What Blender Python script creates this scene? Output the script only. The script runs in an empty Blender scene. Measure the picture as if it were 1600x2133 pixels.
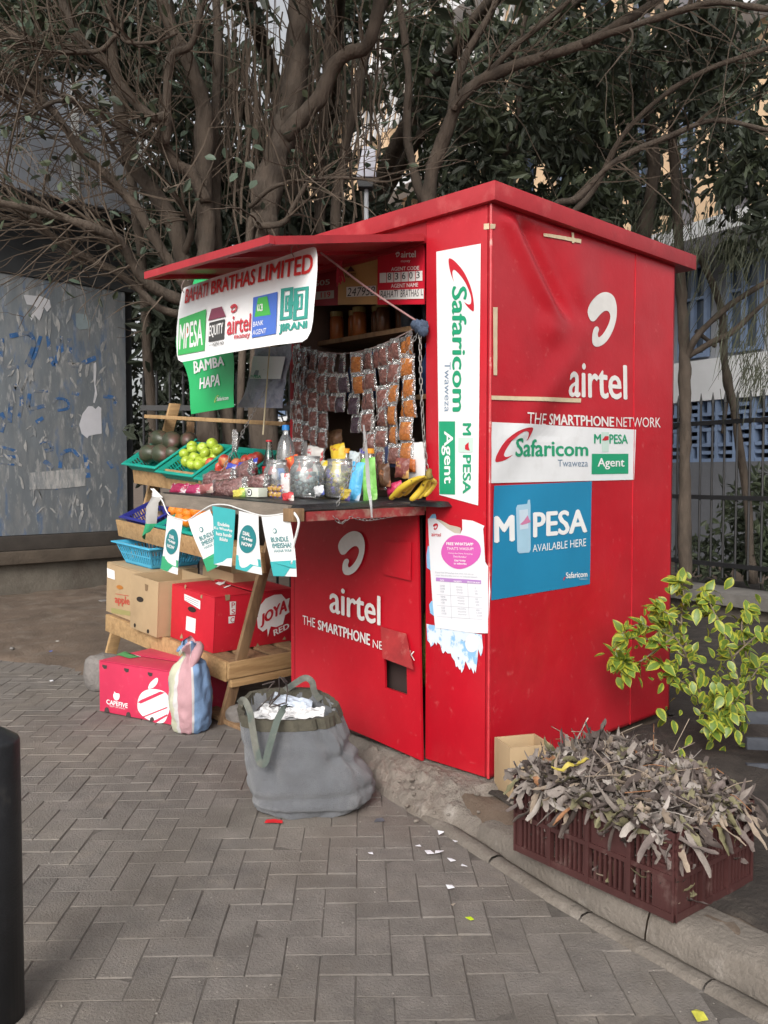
import bpy, bmesh, math, random
from mathutils import Vector as V, Matrix, noise
R = random.Random(11)
SC = bpy.context.scene
C = SC.collection
rad = math.radians

# ------------------------------------------------------------------ camera
F = 1821.0; EYE = 1.35; PITCH = math.atan((1066.5 - 990) / F); AZ = rad(45.7)
CAM = V((-2.7485, -2.2082, EYE))
FW = V((math.cos(AZ), math.sin(AZ), 0)); RT = V((math.sin(AZ), -math.cos(AZ), 0)); UP = V((0, 0, 1))
F3 = FW * math.cos(PITCH) - UP * math.sin(PITCH); U3 = UP * math.cos(PITCH) + FW * math.sin(PITCH)
cd = bpy.data.cameras.new('camera'); cam = bpy.data.objects.new('camera', cd); C.objects.link(cam)
cd.sensor_fit = 'VERTICAL'; cd.sensor_height = 36; cd.lens = 36 * F / 2133; cd.clip_end = 500; cd.clip_start = .05
m = Matrix((RT, U3, -F3)).transposed().to_4x4(); m.translation = CAM; cam.matrix_world = m
SC.camera = cam
SC.render.resolution_x = 768; SC.render.resolution_y = 1024

# ------------------------------------------------------------------ light
SUN_DIR = V((-.74, -.46, .56)).normalized()          # towards the sun
w = bpy.data.worlds.new('World'); SC.world = w; w.use_nodes = True
nt = w.node_tree; nt.nodes.clear()
out = nt.nodes.new('ShaderNodeOutputWorld'); bg = nt.nodes.new('ShaderNodeBackground')
sky = nt.nodes.new('ShaderNodeTexSky'); sky.sky_type = 'NISHITA'; sky.sun_disc = False
sky.sun_elevation = math.asin(SUN_DIR.z); sky.sun_rotation = math.atan2(SUN_DIR.x, SUN_DIR.y)
sky.dust_density = 5; sky.air_density = 1.2
hs = nt.nodes.new('ShaderNodeHueSaturation'); hs.inputs['Saturation'].default_value = .15
nt.links.new(sky.outputs[0], hs.inputs['Color']); nt.links.new(hs.outputs[0], bg.inputs[0])
bg.inputs[1].default_value = .15; nt.links.new(bg.outputs[0], out.inputs[0])
sl = bpy.data.lights.new('sun', 'SUN'); sl.energy = 1.5; sl.angle = rad(24); sl.color = (1, .93, .83)
so = bpy.data.objects.new('sun', sl); C.objects.link(so); so.location = (-3, -3, 8)
so.rotation_euler = SUN_DIR.to_track_quat('Z', 'Y').to_euler()
SC.view_settings.view_transform = 'Standard'; SC.view_settings.look = 'None'
SC.view_settings.exposure = .27; SC.view_settings.gamma = 1; SC.view_settings.use_curve_mapping = False

# ------------------------------------------------------------------ measuring helpers (a sight line met with a plane)
def ray(x, y): return F3 + RT * ((x - 800) / F) + U3 * ((1066.5 - y) / F)
def onZ(x, y, z=0.): d = ray(x, y); return CAM + d * ((z - CAM.z) / d.z)
def onX(x, y, X=0.): d = ray(x, y); return CAM + d * ((X - CAM.x) / d.x)
def onY(x, y, Y=0.): d = ray(x, y); return CAM + d * ((Y - CAM.y) / d.y)
def atD(x, y, D): d = ray(x, y); return CAM + d * (D / d.dot(FW))
def onP(x, y, P, n): d = ray(x, y); return CAM + d * ((P - CAM).dot(n) / d.dot(n))
def pix(p):
    v = V(p) - CAM; z = v.dot(F3)
    return (800 + F * v.dot(RT) / z, 1066.5 - F * v.dot(U3) / z) if z > .01 else (-1e4, -1e4)
def N3(p, s=1.): return noise.noise(V(p) * s)

# ------------------------------------------------------------------ materials
MATS = {}
def mat(name, col, rough=.6, var=.12, scale=6., bump=0., bscale=60., metal=0., coat=0., dirt=None, world=False, spec=.5, stretch=None, rnd=0., sheen=0., trl=0.):
    if name in MATS: return MATS[name]
    M = bpy.data.materials.new(name); M.use_nodes = True; n = M.node_tree.nodes; l = M.node_tree.links
    b = n['Principled BSDF']; b.inputs['Roughness'].default_value = rough; b.inputs['Metallic'].default_value = metal
    b.inputs['Coat Weight'].default_value = coat; b.inputs['Specular IOR Level'].default_value = spec
    b.inputs['Sheen Weight'].default_value = sheen
    if world: co = n.new('ShaderNodeNewGeometry').outputs['Position']
    else: co = n.new('ShaderNodeTexCoord').outputs['Object']
    if stretch:
        mp = n.new('ShaderNodeMapping'); mp.inputs['Scale'].default_value = stretch; l.new(co, mp.inputs[0]); co = mp.outputs[0]
    def nz(sc, det=5.):
        t = n.new('ShaderNodeTexNoise'); t.inputs['Scale'].default_value = sc; t.inputs['Detail'].default_value = det
        t.inputs['Roughness'].default_value = .62; l.new(co, t.inputs['Vector']); return t.outputs['Fac']
    def ramp(src, p0, p1, a=0., bb=1.):
        r = n.new('ShaderNodeMapRange'); r.inputs[1].default_value = p0; r.inputs[2].default_value = p1; r.inputs[3].default_value = a; r.inputs[4].default_value = bb
        l.new(src, r.inputs[0]); return r.outputs[0]
    cur = None
    f = ramp(nz(scale), .3, .7, 1 - var, 1 + var)
    if rnd:
        oi = n.new('ShaderNodeObjectInfo'); f2 = ramp(oi.outputs['Random'], 0, 1, 1 - rnd, 1 + rnd)
        mu = n.new('ShaderNodeMath'); mu.operation = 'MULTIPLY'; l.new(f, mu.inputs[0]); l.new(f2, mu.inputs[1]); f = mu.outputs[0]
    h = n.new('ShaderNodeVectorMath'); h.operation = 'SCALE'; h.inputs[0].default_value = col[:3]; l.new(f, h.inputs['Scale']); cur = h.outputs[0]
    for d in (dirt or []):
        dc, amt, ds, lo, hi = d
        mx = n.new('ShaderNodeMix'); mx.data_type = 'RGBA'
        l.new(ramp(nz(ds, 8.), lo, hi, 0., amt), mx.inputs[0]); l.new(cur, mx.inputs[6]); mx.inputs[7].default_value = (*dc, 1); cur = mx.outputs[2]
    l.new(cur, b.inputs['Base Color'])
    if bump:
        bp = n.new('ShaderNodeBump'); bp.inputs['Strength'].default_value = bump; bp.inputs['Distance'].default_value = .02
        l.new(nz(bscale, 6.), bp.inputs['Height']); l.new(bp.outputs[0], b.inputs['Normal'])
    if trl:
        o = n['Material Output']; tr = n.new('ShaderNodeBsdfTranslucent'); l.new(cur, tr.inputs[0])
        ms = n.new('ShaderNodeMixShader'); ms.inputs[0].default_value = trl; l.new(b.outputs[0], ms.inputs[1]); l.new(tr.outputs[0], ms.inputs[2]); l.new(ms.outputs[0], o.inputs[0])
    MATS[name] = M; return M
def clear(name, col=(1, 1, 1), rough=.06, gloss=.10, bump=0., bscale=40., body=0., bodycol=(.8, .8, .8)):
    """thin clear film, plastic or glass"""
    if name in MATS: return MATS[name]
    M = bpy.data.materials.new(name); M.use_nodes = True; n = M.node_tree.nodes; l = M.node_tree.links; n.remove(n['Principled BSDF']); o = n['Material Output']
    tr = n.new('ShaderNodeBsdfTransparent'); tr.inputs[0].default_value = (*col, 1)
    gl = n.new('ShaderNodeBsdfGlossy'); gl.inputs['Roughness'].default_value = rough
    fr = n.new('ShaderNodeFresnel'); fr.inputs[0].default_value = 1.5
    ad = n.new('ShaderNodeMath'); ad.operation = 'ADD'; ad.use_clamp = True; ad.inputs[1].default_value = gloss; l.new(fr.outputs[0], ad.inputs[0])
    mx = n.new('ShaderNodeMixShader'); l.new(ad.outputs[0], mx.inputs[0]); l.new(tr.outputs[0], mx.inputs[1]); l.new(gl.outputs[0], mx.inputs[2]); s = mx.outputs[0]
    if body:
        df = n.new('ShaderNodeBsdfDiffuse'); df.inputs[0].default_value = (*bodycol, 1)
        m2 = n.new('ShaderNodeMixShader'); m2.inputs[0].default_value = body; l.new(s, m2.inputs[1]); l.new(df.outputs[0], m2.inputs[2]); s = m2.outputs[0]
    if bump:
        tc = n.new('ShaderNodeTexCoord'); t = n.new('ShaderNodeTexNoise'); t.inputs['Scale'].default_value = bscale; l.new(tc.outputs['Object'], t.inputs['Vector'])
        bp = n.new('ShaderNodeBump'); bp.inputs['Strength'].default_value = bump; bp.inputs['Distance'].default_value = .02; l.new(t.outputs['Fac'], bp.inputs['Height'])
        l.new(bp.outputs[0], gl.inputs['Normal']); l.new(bp.outputs[0], fr.inputs['Normal'])
    l.new(s, o.inputs[0]); MATS[name] = M; return M
def flat(name, col, rough=.5, var=.04, **k): return mat(name, col, rough, var, 12., **k)

# ------------------------------------------------------------------ mesh builder and object helpers
WM = {}
def wmat(o): return WM.get(o.name, Matrix.Identity(4)) if o else Matrix.Identity(4)
class MB:
    def __init__(s): s.v = []; s.f = []; s.mi = []; s.cur = 0
    def add(s, vs, fs):
        k = len(s.v); s.v += [V(p) for p in vs]
        for f in fs: s.f.append([k + i for i in f]); s.mi.append(s.cur)
        return s
    def m(s, i): s.cur = i; return s
    def box(s, p0, p1, M=None):
        x0, y0, z0 = p0; x1, y1, z1 = p1
        vs = [V((x, y, z)) for z in (z0, z1) for y in (y0, y1) for x in (x0, x1)]
        if M is not None: vs = [M @ p for p in vs]
        return s.add(vs, [(0, 2, 3, 1), (4, 5, 7, 6), (0, 1, 5, 4), (1, 3, 7, 5), (3, 2, 6, 7), (2, 0, 4, 6)])
    def hexa(s, b, t):      # two quads, bottom and top
        return s.add(list(b) + list(t), [(3, 2, 1, 0), (4, 5, 6, 7), (0, 1, 5, 4), (1, 2, 6, 5), (2, 3, 7, 6), (3, 0, 4, 7)])
    def tube(s, pts, rs, n=6, cap=True):
        pts = [V(p) for p in pts]
        if not hasattr(rs, '__len__'): rs = [rs] * len(pts)
        k = len(s.v); up = V((.31, .17, .93)); prev = None
        for i, p in enumerate(pts):
            t = (pts[min(i + 1, len(pts) - 1)] - pts[max(i - 1, 0)])
            t = t.normalized() if t.length > 1e-9 else V((0, 0, 1))
            a = (prev - t * prev.dot(t)) if prev is not None else up.cross(t)
            if a.length < 1e-4: a = t.orthogonal()
            a.normalize(); prev = a; b = t.cross(a)
            for j in range(n):
                th = 2 * math.pi * j / n; s.v.append(p + (a * math.cos(th) + b * math.sin(th)) * rs[i])
        for i in range(len(pts) - 1):
            for j in range(n):
                j2 = (j + 1) % n; s.f.append([k + i * n + j, k + i * n + j2, k + (i + 1) * n + j2, k + (i + 1) * n + j]); s.mi.append(s.cur)
        if cap and n > 2:
            s.f.append([k + j for j in range(n)][::-1]); s.mi.append(s.cur)
            s.f.append([k + (len(pts) - 1) * n + j for j in range(n)]); s.mi.append(s.cur)
        return s
    def lathe(s, prof, n=20, c=(0, 0, 0), M=None, f=None, matf=None, closed=False):
        """prof: list of (r, z); f(theta, i, p) may move a point"""
        k = len(s.v); c = V(c)
        for i, (r, z) in enumerate(prof):
            for j in range(n):
                th = 2 * math.pi * j / n; p = V((r * math.cos(th), r * math.sin(th), z))
                if f: p = f(th, i, p)
                p = p + c
                s.v.append(M @ p if M is not None else p)
        for i in range(len(prof) - 1):
            for j in range(n):
                j2 = (j + 1) % n; s.f.append([k + i * n + j, k + i * n + j2, k + (i + 1) * n + j2, k + (i + 1) * n + j])
                s.mi.append(matf(i, j) if matf else s.cur)
        if prof[0][0] > 1e-4: s.f.append([k + j for j in range(n)][::-1]); s.mi.append(matf(0, 0) if matf else s.cur)
        if closed and prof[-1][0] > 1e-4:
            q = k + (len(prof) - 1) * n; s.f.append([q + j for j in range(n)]); s.mi.append(s.cur)
        return s
    def grid(s, fn, nu, nv, matf=None, thick=None):
        k = len(s.v)
        for j in range(nv + 1):
            for i in range(nu + 1): s.v.append(V(fn(i / nu, j / nv)))
        for j in range(nv):
            for i in range(nu):
                a = k + j * (nu + 1) + i; s.f.append([a, a + 1, a + nu + 2, a + nu + 1]); s.mi.append(matf(i, j) if matf else s.cur)
        if thick is not None:
            t = V(thick); k2 = len(s.v); cnt = (nu + 1) * (nv + 1); s.v += [s.v[k + q] + t for q in range(cnt)]
            for j in range(nv):
                for i in range(nu):
                    a = k2 + j * (nu + 1) + i; s.f.append([a, a + nu + 1, a + nu + 2, a + 1]); s.mi.append(s.cur)
            ring = [i for i in range(nu + 1)] + [j * (nu + 1) + nu for j in range(1, nv + 1)] + [nv * (nu + 1) + i for i in range(nu - 1, -1, -1)] + [j * (nu + 1) for j in range(nv - 1, 0, -1)]
            for q in range(len(ring)):
                a, b = ring[q], ring[(q + 1) % len(ring)]; s.f.append([k + a, k2 + a, k2 + b, k + b]); s.mi.append(s.cur)
        return s
    def poly(s, pts): return s.add(pts, [list(range(len(pts)))])
    def slab(s, pts, t):     # polygon with thickness vector t
        n = len(pts); t = V(t); pts = [V(p) for p in pts]
        return s.add(pts + [p + t for p in pts], [list(range(n)), list(range(2 * n - 1, n - 1, -1))] + [(i, i + n, (i + 1) % n + n, (i + 1) % n) for i in range(n)])
    def mesh(s, name, mats, smooth=False, sub=None):
        me = bpy.data.meshes.new(name); me.from_pydata([tuple(p) for p in s.v], [], s.f)
        for q in (mats if isinstance(mats, (list, tuple)) else [mats]): me.materials.append(q)
        for p, i in zip(me.polygons, s.mi): p.material_index = i; p.use_smooth = smooth
        me.update(); return me
    def build(s, name, mats, parent=None, smooth=False, bevel=0., world=True, fix=False):
        if parent is not None and world:
            inv = wmat(parent).inverted(); s.v = [inv @ p for p in s.v]
        me = s.mesh(name, mats, smooth)
        if fix or bevel:
            b = bmesh.new(); b.from_mesh(me); bmesh.ops.recalc_face_normals(b, faces=b.faces)
            if bevel:
                es = [e for e in b.edges if len(e.link_faces) == 2 and e.calc_face_angle(0) > .5]
                bmesh.ops.bevel(b, geom=es, offset=bevel, segments=2, affect='EDGES', profile=.6, clamp_overlap=True)
            b.to_mesh(me); b.free()
            if bevel:
                for p in me.polygons: p.use_smooth = True
                try: me.set_sharp_from_angle(angle=rad(40))
                except Exception: pass
        o = bpy.data.objects.new(name, me); C.objects.link(o)
        if parent is not None: o.parent = parent; WM[o.name] = wmat(parent).copy()
        return o
    def top(s, name, mats, label, cat, base, group=None, **k):
        base = V(base); s.v = [p - base for p in s.v]
        o = s.build(name, mats, None, **k); o.location = base; WM[o.name] = Matrix.Translation(base); return tag(o, label, cat, group)
def tag(o, label=None, cat=None, group=None, kind=None):
    if label: o['label'] = label
    if cat: o['category'] = cat
    if group: o['group'] = group
    if kind: o['kind'] = kind
    return o
def thing(name, label, cat, loc, group=None, M=None):
    o = bpy.data.objects.new(name, None); o.empty_display_size = .1; C.objects.link(o)
    mm = M if M is not None else Matrix.Translation(V(loc)); o.matrix_world = mm; o.matrix_basis = mm; WM[o.name] = mm.copy()
    return tag(o, label, cat, group)
def struct(o): o['kind'] = 'structure'; return o
def copy_tree(o, parent=None):
    c = o.copy(); C.objects.link(c); c.parent = parent
    for ch in [q for q in bpy.data.objects if q.parent == o]: copy_tree(ch, c)
    return c
def inst(o, M, parent=None):
    """a copy of a single-mesh object placed by matrix"""
    c = o.copy(); C.objects.link(c); c.parent = parent; c.matrix_basis = M; WM[c.name] = M; return c
def TRS(loc, rot=(0, 0, 0), sc=1.):
    from mathutils import Euler
    s = (sc,) * 3 if not hasattr(sc, '__len__') else sc
    return Matrix.LocRotScale(V(loc), Euler(rot), V(s))
def crom(pts, k=6):
    P = [V(p) for p in pts]; P = [P[0] * 2 - P[1]] + P + [P[-1] * 2 - P[-2]]; o = []
    for i in range(1, len(P) - 2):
        for j in range(k):
            t = j / k; a, b, c, d = P[i - 1:i + 3]
            o.append(.5 * ((2 * b) + (c - a) * t + (2 * a - 5 * b + 4 * c - d) * t * t + (3 * b - a - 3 * c + d) * t ** 3))
    return o + [P[-2]]
def crom2(pts, k=5, closed=True):
    n = len(pts); o = []
    for i in range(n):
        a, b, c, d = [V((*pts[(i + q) % n], 0)) for q in (-1, 0, 1, 2)]
        for j in range(k):
            t = j / k; p = .5 * ((2 * b) + (c - a) * t + (2 * a - 5 * b + 4 * c - d) * t * t + (3 * b - a - 3 * c + d) * t ** 3); o.append((p.x, p.y))
    return o

# ------------------------------------------------------------------ lettering and print
TX = {}
def text2d(s, bold=0., shear=0.):
    key = (s, bold, shear)
    if key in TX: return TX[key]
    cu = bpy.data.curves.new('lettering', 'FONT'); cu.body = s; cu.size = 1; cu.resolution_u = 3; cu.shear = shear
    ob = bpy.data.objects.new('lettering_source', cu); C.objects.link(ob)
    dg = bpy.context.evaluated_depsgraph_get(); me = bpy.data.meshes.new_from_object(ob.evaluated_get(dg))
    vs = [(p.co.x, p.co.y) for p in me.vertices]; fs = [list(p.vertices) for p in me.polygons]
    bpy.data.objects.remove(ob); bpy.data.curves.remove(cu); bpy.data.meshes.remove(me)
    if bold:
        n0 = len(vs); v0, f0 = vs, fs; vs = []; fs = []
        for k, (dx, dy) in enumerate(((0, 0), (bold, 0), (-bold, 0), (0, bold * .5), (0, -bold * .5))):
            vs += [(x + dx, y + dy) for x, y in v0]; fs += [[i + k * n0 for i in f] for f in f0]
    x0 = min(p[0] for p in vs); x1 = max(p[0] for p in vs); y0 = min(p[1] for p in vs); y1 = max(p[1] for p in vs)
    n1 = len(vs) // 5 if bold else len(vs)
    TX[key] = ([((x - x0) / (x1 - x0), (y - y0) / (y1 - y0), .00012 * (i // n1)) for i, (x, y) in enumerate(vs)], fs); return TX[key]
def quad(q, u, v):
    """q = TL,TR,BR,BL; u to the right, v up"""
    tl, tr, br, bl = q
    return tuple((bl[i] * (1 - u) + br[i] * u) * (1 - v) + (tl[i] * (1 - u) + tr[i] * u) * v for i in (0, 1))
def rq(x0, y0, x1, y1): return [(x0, y0), (x1, y0), (x1, y1), (x0, y1)]
def uvbox(q, u0, v0, u1, v1):
    """sub-quad of q; v measured downwards from the top"""
    g = lambda u, v: quad(q, u, 1 - v)
    return [g(u0, v0), g(u1, v0), g(u1, v1), g(u0, v1)]
class Print:
    """flat print laid on a surface S(x, y, lift)"""
    def __init__(s, S, lift=.0015): s.S = S; s.l = lift; s.it = []; s.c = 0
    def nb(s, kind): b = MB(); s.it.append((kind, b, s.c)); return b
    def text(s, t, q, bold=0., shear=0.):
        vs, fs = text2d(t, bold, shear); s.nb(1).add([s.S(*quad(q, u, v), s.l + d) for u, v, d in vs], fs); return s
    def poly(s, pts, q=None):
        if q: pts = [quad(q, u, v) for u, v in pts]
        s.nb(0).poly([s.S(x, y, s.l) for x, y in pts]); return s
    def rect(s, q, nu=1, nv=1): s.nb(0).grid(lambda u, v: s.S(*quad(q, u, v), s.l), nu, nv); return s
    def ell(s, cx, cy, rx, ry, n=28, rot=0.):
        c, t = math.cos(rot), math.sin(rot)
        return s.poly([(cx + c * rx * math.cos(a) - t * ry * math.sin(a), cy + t * rx * math.cos(a) + c * ry * math.sin(a)) for a in [2 * math.pi * i / n for i in range(n)]])
    def m(s, i): s.c = i; return s
    def done(s, name, mats, parent, label=None, join=False):
        ms = mats if isinstance(mats, (list, tuple)) else [mats]
        if join:
            b = MB()
            for _, q, i in s.it: b.add(q.v, q.f)
            s.it = [(0, b, 0)]
        o = None
        for kind, b, i in s.it:
            r = b.build('lettering' if kind and name in ('print', 'painted_lettering') else ('logo' if name == 'painted_lettering' else ('printed_shape' if name == 'print' else name)), ms[min(i, len(ms) - 1)], parent); o = o or r
        if label: o['label'] = label
        return o
_lg = [(862, 690), (868, 655), (890, 622), (925, 594), (960, 587), (992, 606), (1007, 650), (1008, 700), (1000, 745), (984, 790), (958, 832), (925, 855), (898, 853), (886, 828), (887, 790), (897, 764), (912, 757), (922, 770), (916, 795), (922, 810), (940, 796), (960, 765), (974, 728), (977, 700), (966, 680), (945, 682), (920, 705), (898, 730), (876, 728)]
LOGO = [((x - 862) / 146, 1 - (y - 587) / 268) for x, y in crom2(_lg, 4)]
_sw = [(488, 1392), (450, 1418), (408, 1428), (405, 1408), (420, 1372), (450, 1325), (495, 1283), (540, 1262), (580, 1258), (580, 1278), (568, 1305), (556, 1322), (562, 1296), (556, 1278), (530, 1280), (490, 1312), (458, 1358), (444, 1390), (452, 1402), (470, 1400)]
SWOOSH = [((x - 405) / 175, 1 - (y - 1258) / 170) for x, y in crom2(_sw, 4)]
# colours of print and paint
WHITE = flat('white_print', (.80, .80, .80), .45); BLACK = flat('black_print', (.02, .02, .02), .5); GREENP = flat('green_print', (.012, .30, .15), .5)
REDP = flat('red_print', (.50, .015, .03), .5); BLUEP = flat('blue_print', (.02, .24, .48), .4); GREYP = flat('grey_print', (.22, .22, .24), .6); TEALP = flat('teal_print', (.02, .36, .36), .5)
# ================================================================== SETTING
def lerp(a, b, t): return a + (b - a) * t
def sstep(a, b, x): t = max(0., min(1., (x - a) / (b - a))); return t * t * (3 - 2 * t)
KP = [onZ(*p) for p in [(1760, 2225), (1540, 2105), (1395, 2025), (1150, 1885), (1000, 1787), (875, 1705)]]
KP[0] = KP[1] + (KP[1] - KP[2]) * 2.2
KS = sorted([(p.y, p.x) for p in KP])
def bx(y):
    if y <= KS[0][0]: return KS[0][1] + (y - KS[0][0]) * .2
    for (y0, x0), (y1, x1) in zip(KS, KS[1:]):
        if y <= y1: return lerp(x0, x1, (y - y0) / (y1 - y0))
    if y < 3.05: return lerp(KS[-1][1], -.05, sstep(KS[-1][0], 2.2, y))
    return -.05 - .28 * (y - 3.05)
def gh(x, y):
    s = x - bx(y)
    if y < .12: h = lerp(-.05, .082, sstep(.10, .16, s))
    else:
        h = lerp(-.05, .03, sstep(-.12, .25, s + .16 * N3((x, y, 0), 1.7)))
        h += .05 * sstep(.3, 1.6, s)
    if s > .1: h += .018 * N3((x, y, 3), 3.) + .012 * N3((x, y, 5), 9.)
    return h
def axis(lo, hi, st, far):
    a = []; x = lo
    while x <= hi: a.append(x); x += st
    pre = []; d = st * 2; x = lo
    while x > -far: x -= d; d *= 1.5; pre.append(x)
    d = st * 2; x = hi; post = []
    while x < far: x += d; d *= 1.5; post.append(x)
    return pre[::-1] + a + post
gx = axis(-1.6, 3.2, .045, 130); gy = axis(-2.6, 7.6, .055, 130)
b = MB(); b.v = [V((x, y, gh(x, y))) for y in gy for x in gx]; nx = len(gx)
for j in range(len(gy) - 1):
    for i in range(nx - 1): b.f.append([j * nx + i, j * nx + i + 1, (j + 1) * nx + i + 1, (j + 1) * nx + i]); b.mi.append(0)
DIRT = mat('dirt', (.125, .090, .066), .95, .3, 2.2, .5, 45, world=True, dirt=[((.19, .155, .125), .7, 5., .5, .68), ((.05, .036, .028), .6, 1.3, .56, .7)])
struct(b.build('ground', DIRT, smooth=True))

# ---- herringbone pavers
PAV = mat('paver', (.163, .146, .133), .94, .22, 9., .5, 120, world=True, rnd=.12, dirt=[((.215, .186, .158), .75, 1.3, .46, .64), ((.075, .066, .06), .5, 60., .60, .72), ((.10, .086, .076), .6, 2.6, .50, .66), ((.24, .21, .18), .5, 6., .58, .68)])
pav = MB().box((-3.5, -4.5, -.08), (.1, 9, -.0105))
b = MB().grid(lambda u, v: (lambda y: (lambda x: (x, y, .006 * N3((x, y, 0), 2.3) - .0036 + .0010 * N3((x * 9, y * 9, 4))))(lerp(-4.5, bx(y) + .02, u)))(lerp(-5, 9, v)), 90, 280)
JOINT = mat('joint_sand', (.108, .095, .085), .98, .25, 30., .4, 200, world=True)
pavement = struct(b.build('pavement', JOINT))
def paver_mb(M, j=0.):
    q = MB(); L, W, h, e = .0990, .0490, 0., .0026
    def P(x, y, z): return M @ V((x, y, z))
    base = [(-L, -W), (L, -W), (L, W), (-L, W)]
    q.add([P(x, y, -.03) for x, y in base] + [P(x, y, -.0035) for x, y in base] + [P(x * (1 - e / L), y * (1 - e / W), 0) for x, y in base],
          [(0, 1, 5, 4), (1, 2, 6, 5), (2, 3, 7, 6), (3, 0, 4, 7), (4, 5, 9, 8), (5, 6, 10, 9), (6, 7, 11, 10), (7, 4, 8, 11), (8, 9, 10, 11)])
    return q
pme = paver_mb(Matrix.Identity(4)).mesh('paver', PAV)
PA = rad(47.2); O = onZ(1025, 1945); cells = []
ca, sa = math.cos(PA), math.sin(PA)
for i in range(-60, 61):
    for j in range(-30, 31):
        x0, y0 = i + 4 * j, i
        if abs(x0) > 60: continue
        for cx, cy, vert in ((x0 + 1, y0 + .5, 0), (x0 + 2.5, y0, 1)):
            wx, wy = cx * .1, cy * .1
            p = V((O.x + ca * wx - sa * wy, O.y + sa * wx + ca * wy, 0))
            ex = .04 if p.y < .3 else .28
            if p.x > bx(p.y) + ex or p.y > 8: continue
            X, Y = pix(p)
            if -1500 < X < 2600 and 990 < Y < 2900: cells.append(((p - CAM).length + (0 if -60 < X < 1660 and Y < 2200 else 50), p, PA + (math.pi / 2 if vert else 0)))
cells.sort(key=lambda c: c[0]); rest = MB()
for k, (d, p, a) in enumerate(cells):
    M = TRS((p.x, p.y, .006 * N3(p, 2.3) + R.uniform(-.0022, .0012)), (R.uniform(-.012, .012), R.uniform(-.010, .010), a + R.uniform(-.012, .012)))
    if k < 300:
        o = bpy.data.objects.new('paver', pme); C.objects.link(o); o.matrix_basis = M; o.parent = pavement
    else:
        q = paver_mb(M); rest.add(q.v, q.f)
if rest.v: rest.build('far_pavers', PAV, pavement)['kind'] = 'stuff'

# ---- kerb: low edging blocks and the concrete kerb behind them
CONC = mat('kerb_concrete', (.175, .152, .13), .93, .25, 5., .6, 60, world=True, dirt=[((.12, .098, .078), .7, 3., .5, .66), ((.32, .29, .26), .6, 9., .58, .7)])
kerb = struct(bpy.data.objects.new('kerb', None)); C.objects.link(kerb)
kl = crom([p for p in KP[::-1]] , 10); acc = [0]
for p, q in zip(kl, kl[1:]): acc.append(acc[-1] + (q - p).length)
def kat(s):
    for i in range(len(kl) - 1):
        if acc[i + 1] >= s: return kl[i].lerp(kl[i + 1], (s - acc[i]) / max(1e-6, acc[i + 1] - acc[i]))
    return kl[-1]
s0 = 0.; 
while s0 < acc[-1] - .1:
    s1 = min(acc[-1], s0 + R.uniform(.40, .47)); q = MB(); rr = R.uniform(-.004, .005)
    prof = [(0, -.04), (.004, .004), (.018, .016), (.042, .018), (.066, .010), (.07, -.04)]
    def kf(u, v, s0=s0, s1=s1, rr=rr):
        s = lerp(s0 + .003, s1 - .003, u); p = kat(s); t = (kat(s + .02) - kat(s - .02 if s > .02 else 0)); t.normalize(); nrm = V((-t.y, t.x, 0)); nrm = nrm if nrm.x > 0 else -nrm
        i = min(int(v * 5), 4); f = v * 5 - i; a = prof[i]; c = prof[min(i + 1, 5)]
        return p + nrm * (lerp(a[0], c[0], f)) + V((0, 0, lerp(a[1], c[1], f) + rr + .004 * N3(p, 14)))
    q.grid(kf, 8, 5); q.build('edging_block', CONC, kerb, smooth=True); s0 = s1
s0 = .28
while s0 < acc[-1] - .1:
    s1 = min(acc[-1], s0 + R.uniform(.75, .95)); q = MB()
    prof = [(.068, -.04), (.072, .02), (.080, .055), (.092, .082), (.112, .092), (.24, .094), (.262, .085), (.27, .0)]
    def kf(u, v, s0=s0, s1=s1):
        s = lerp(s0 + .003, s1 - .003, u); p = kat(s); t = (kat(s + .02) - kat(max(0, s - .02))); t.normalize(); nrm = V((-t.y, t.x, 0)); nrm = nrm if nrm.x > 0 else -nrm
        i = min(int(v * 7), 6); f = v * 7 - i; a = prof[i]; c = prof[min(i + 1, 7)]
        e = 1 - .0 * u; fade = sstep(.2, .75, s)
        return p + nrm * (lerp(a[0], c[0], f) + .006 * N3(p, 9)) + V((0, 0, lerp(a[1], c[1], f) * lerp(.7, 1, fade) + .005 * N3(p + V((0, 0, v * 3)), 11)))
    q.grid(kf, 14, 14); q.build('kerb_stone', CONC, kerb, smooth=True); s0 = s1

# ---- dark planting soil behind the kerb at right
SOIL = mat('planting_soil', (.035, .028, .024), .98, .4, 5., .8, 40, world=True, dirt=[((.07, .058, .048), .7, 9., .5, .66)])
struct(MB().grid(lambda u, v: (lambda y: (lambda x: (x, y, gh(x, y) + .014 * sstep(0, .04, u) + .02 * abs(N3((x, y, 9), 7))))(lerp(bx(y) + .255, 7.5, u ** 1.8)))(lerp(-.03, -6, v ** 1.5)), 90, 90).build('planting_bed', SOIL, smooth=True))
struct(MB().grid(lambda u, v: (lambda y: (lambda x: (x, y, gh(x, y) + .012 + .02 * abs(N3((x, y, 9), 7))))(lerp(1.52, 7.5, u ** 1.5)))(lerp(-.04, 4, v)), 50, 40).build('planting_bed', SOIL, smooth=True))

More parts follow.
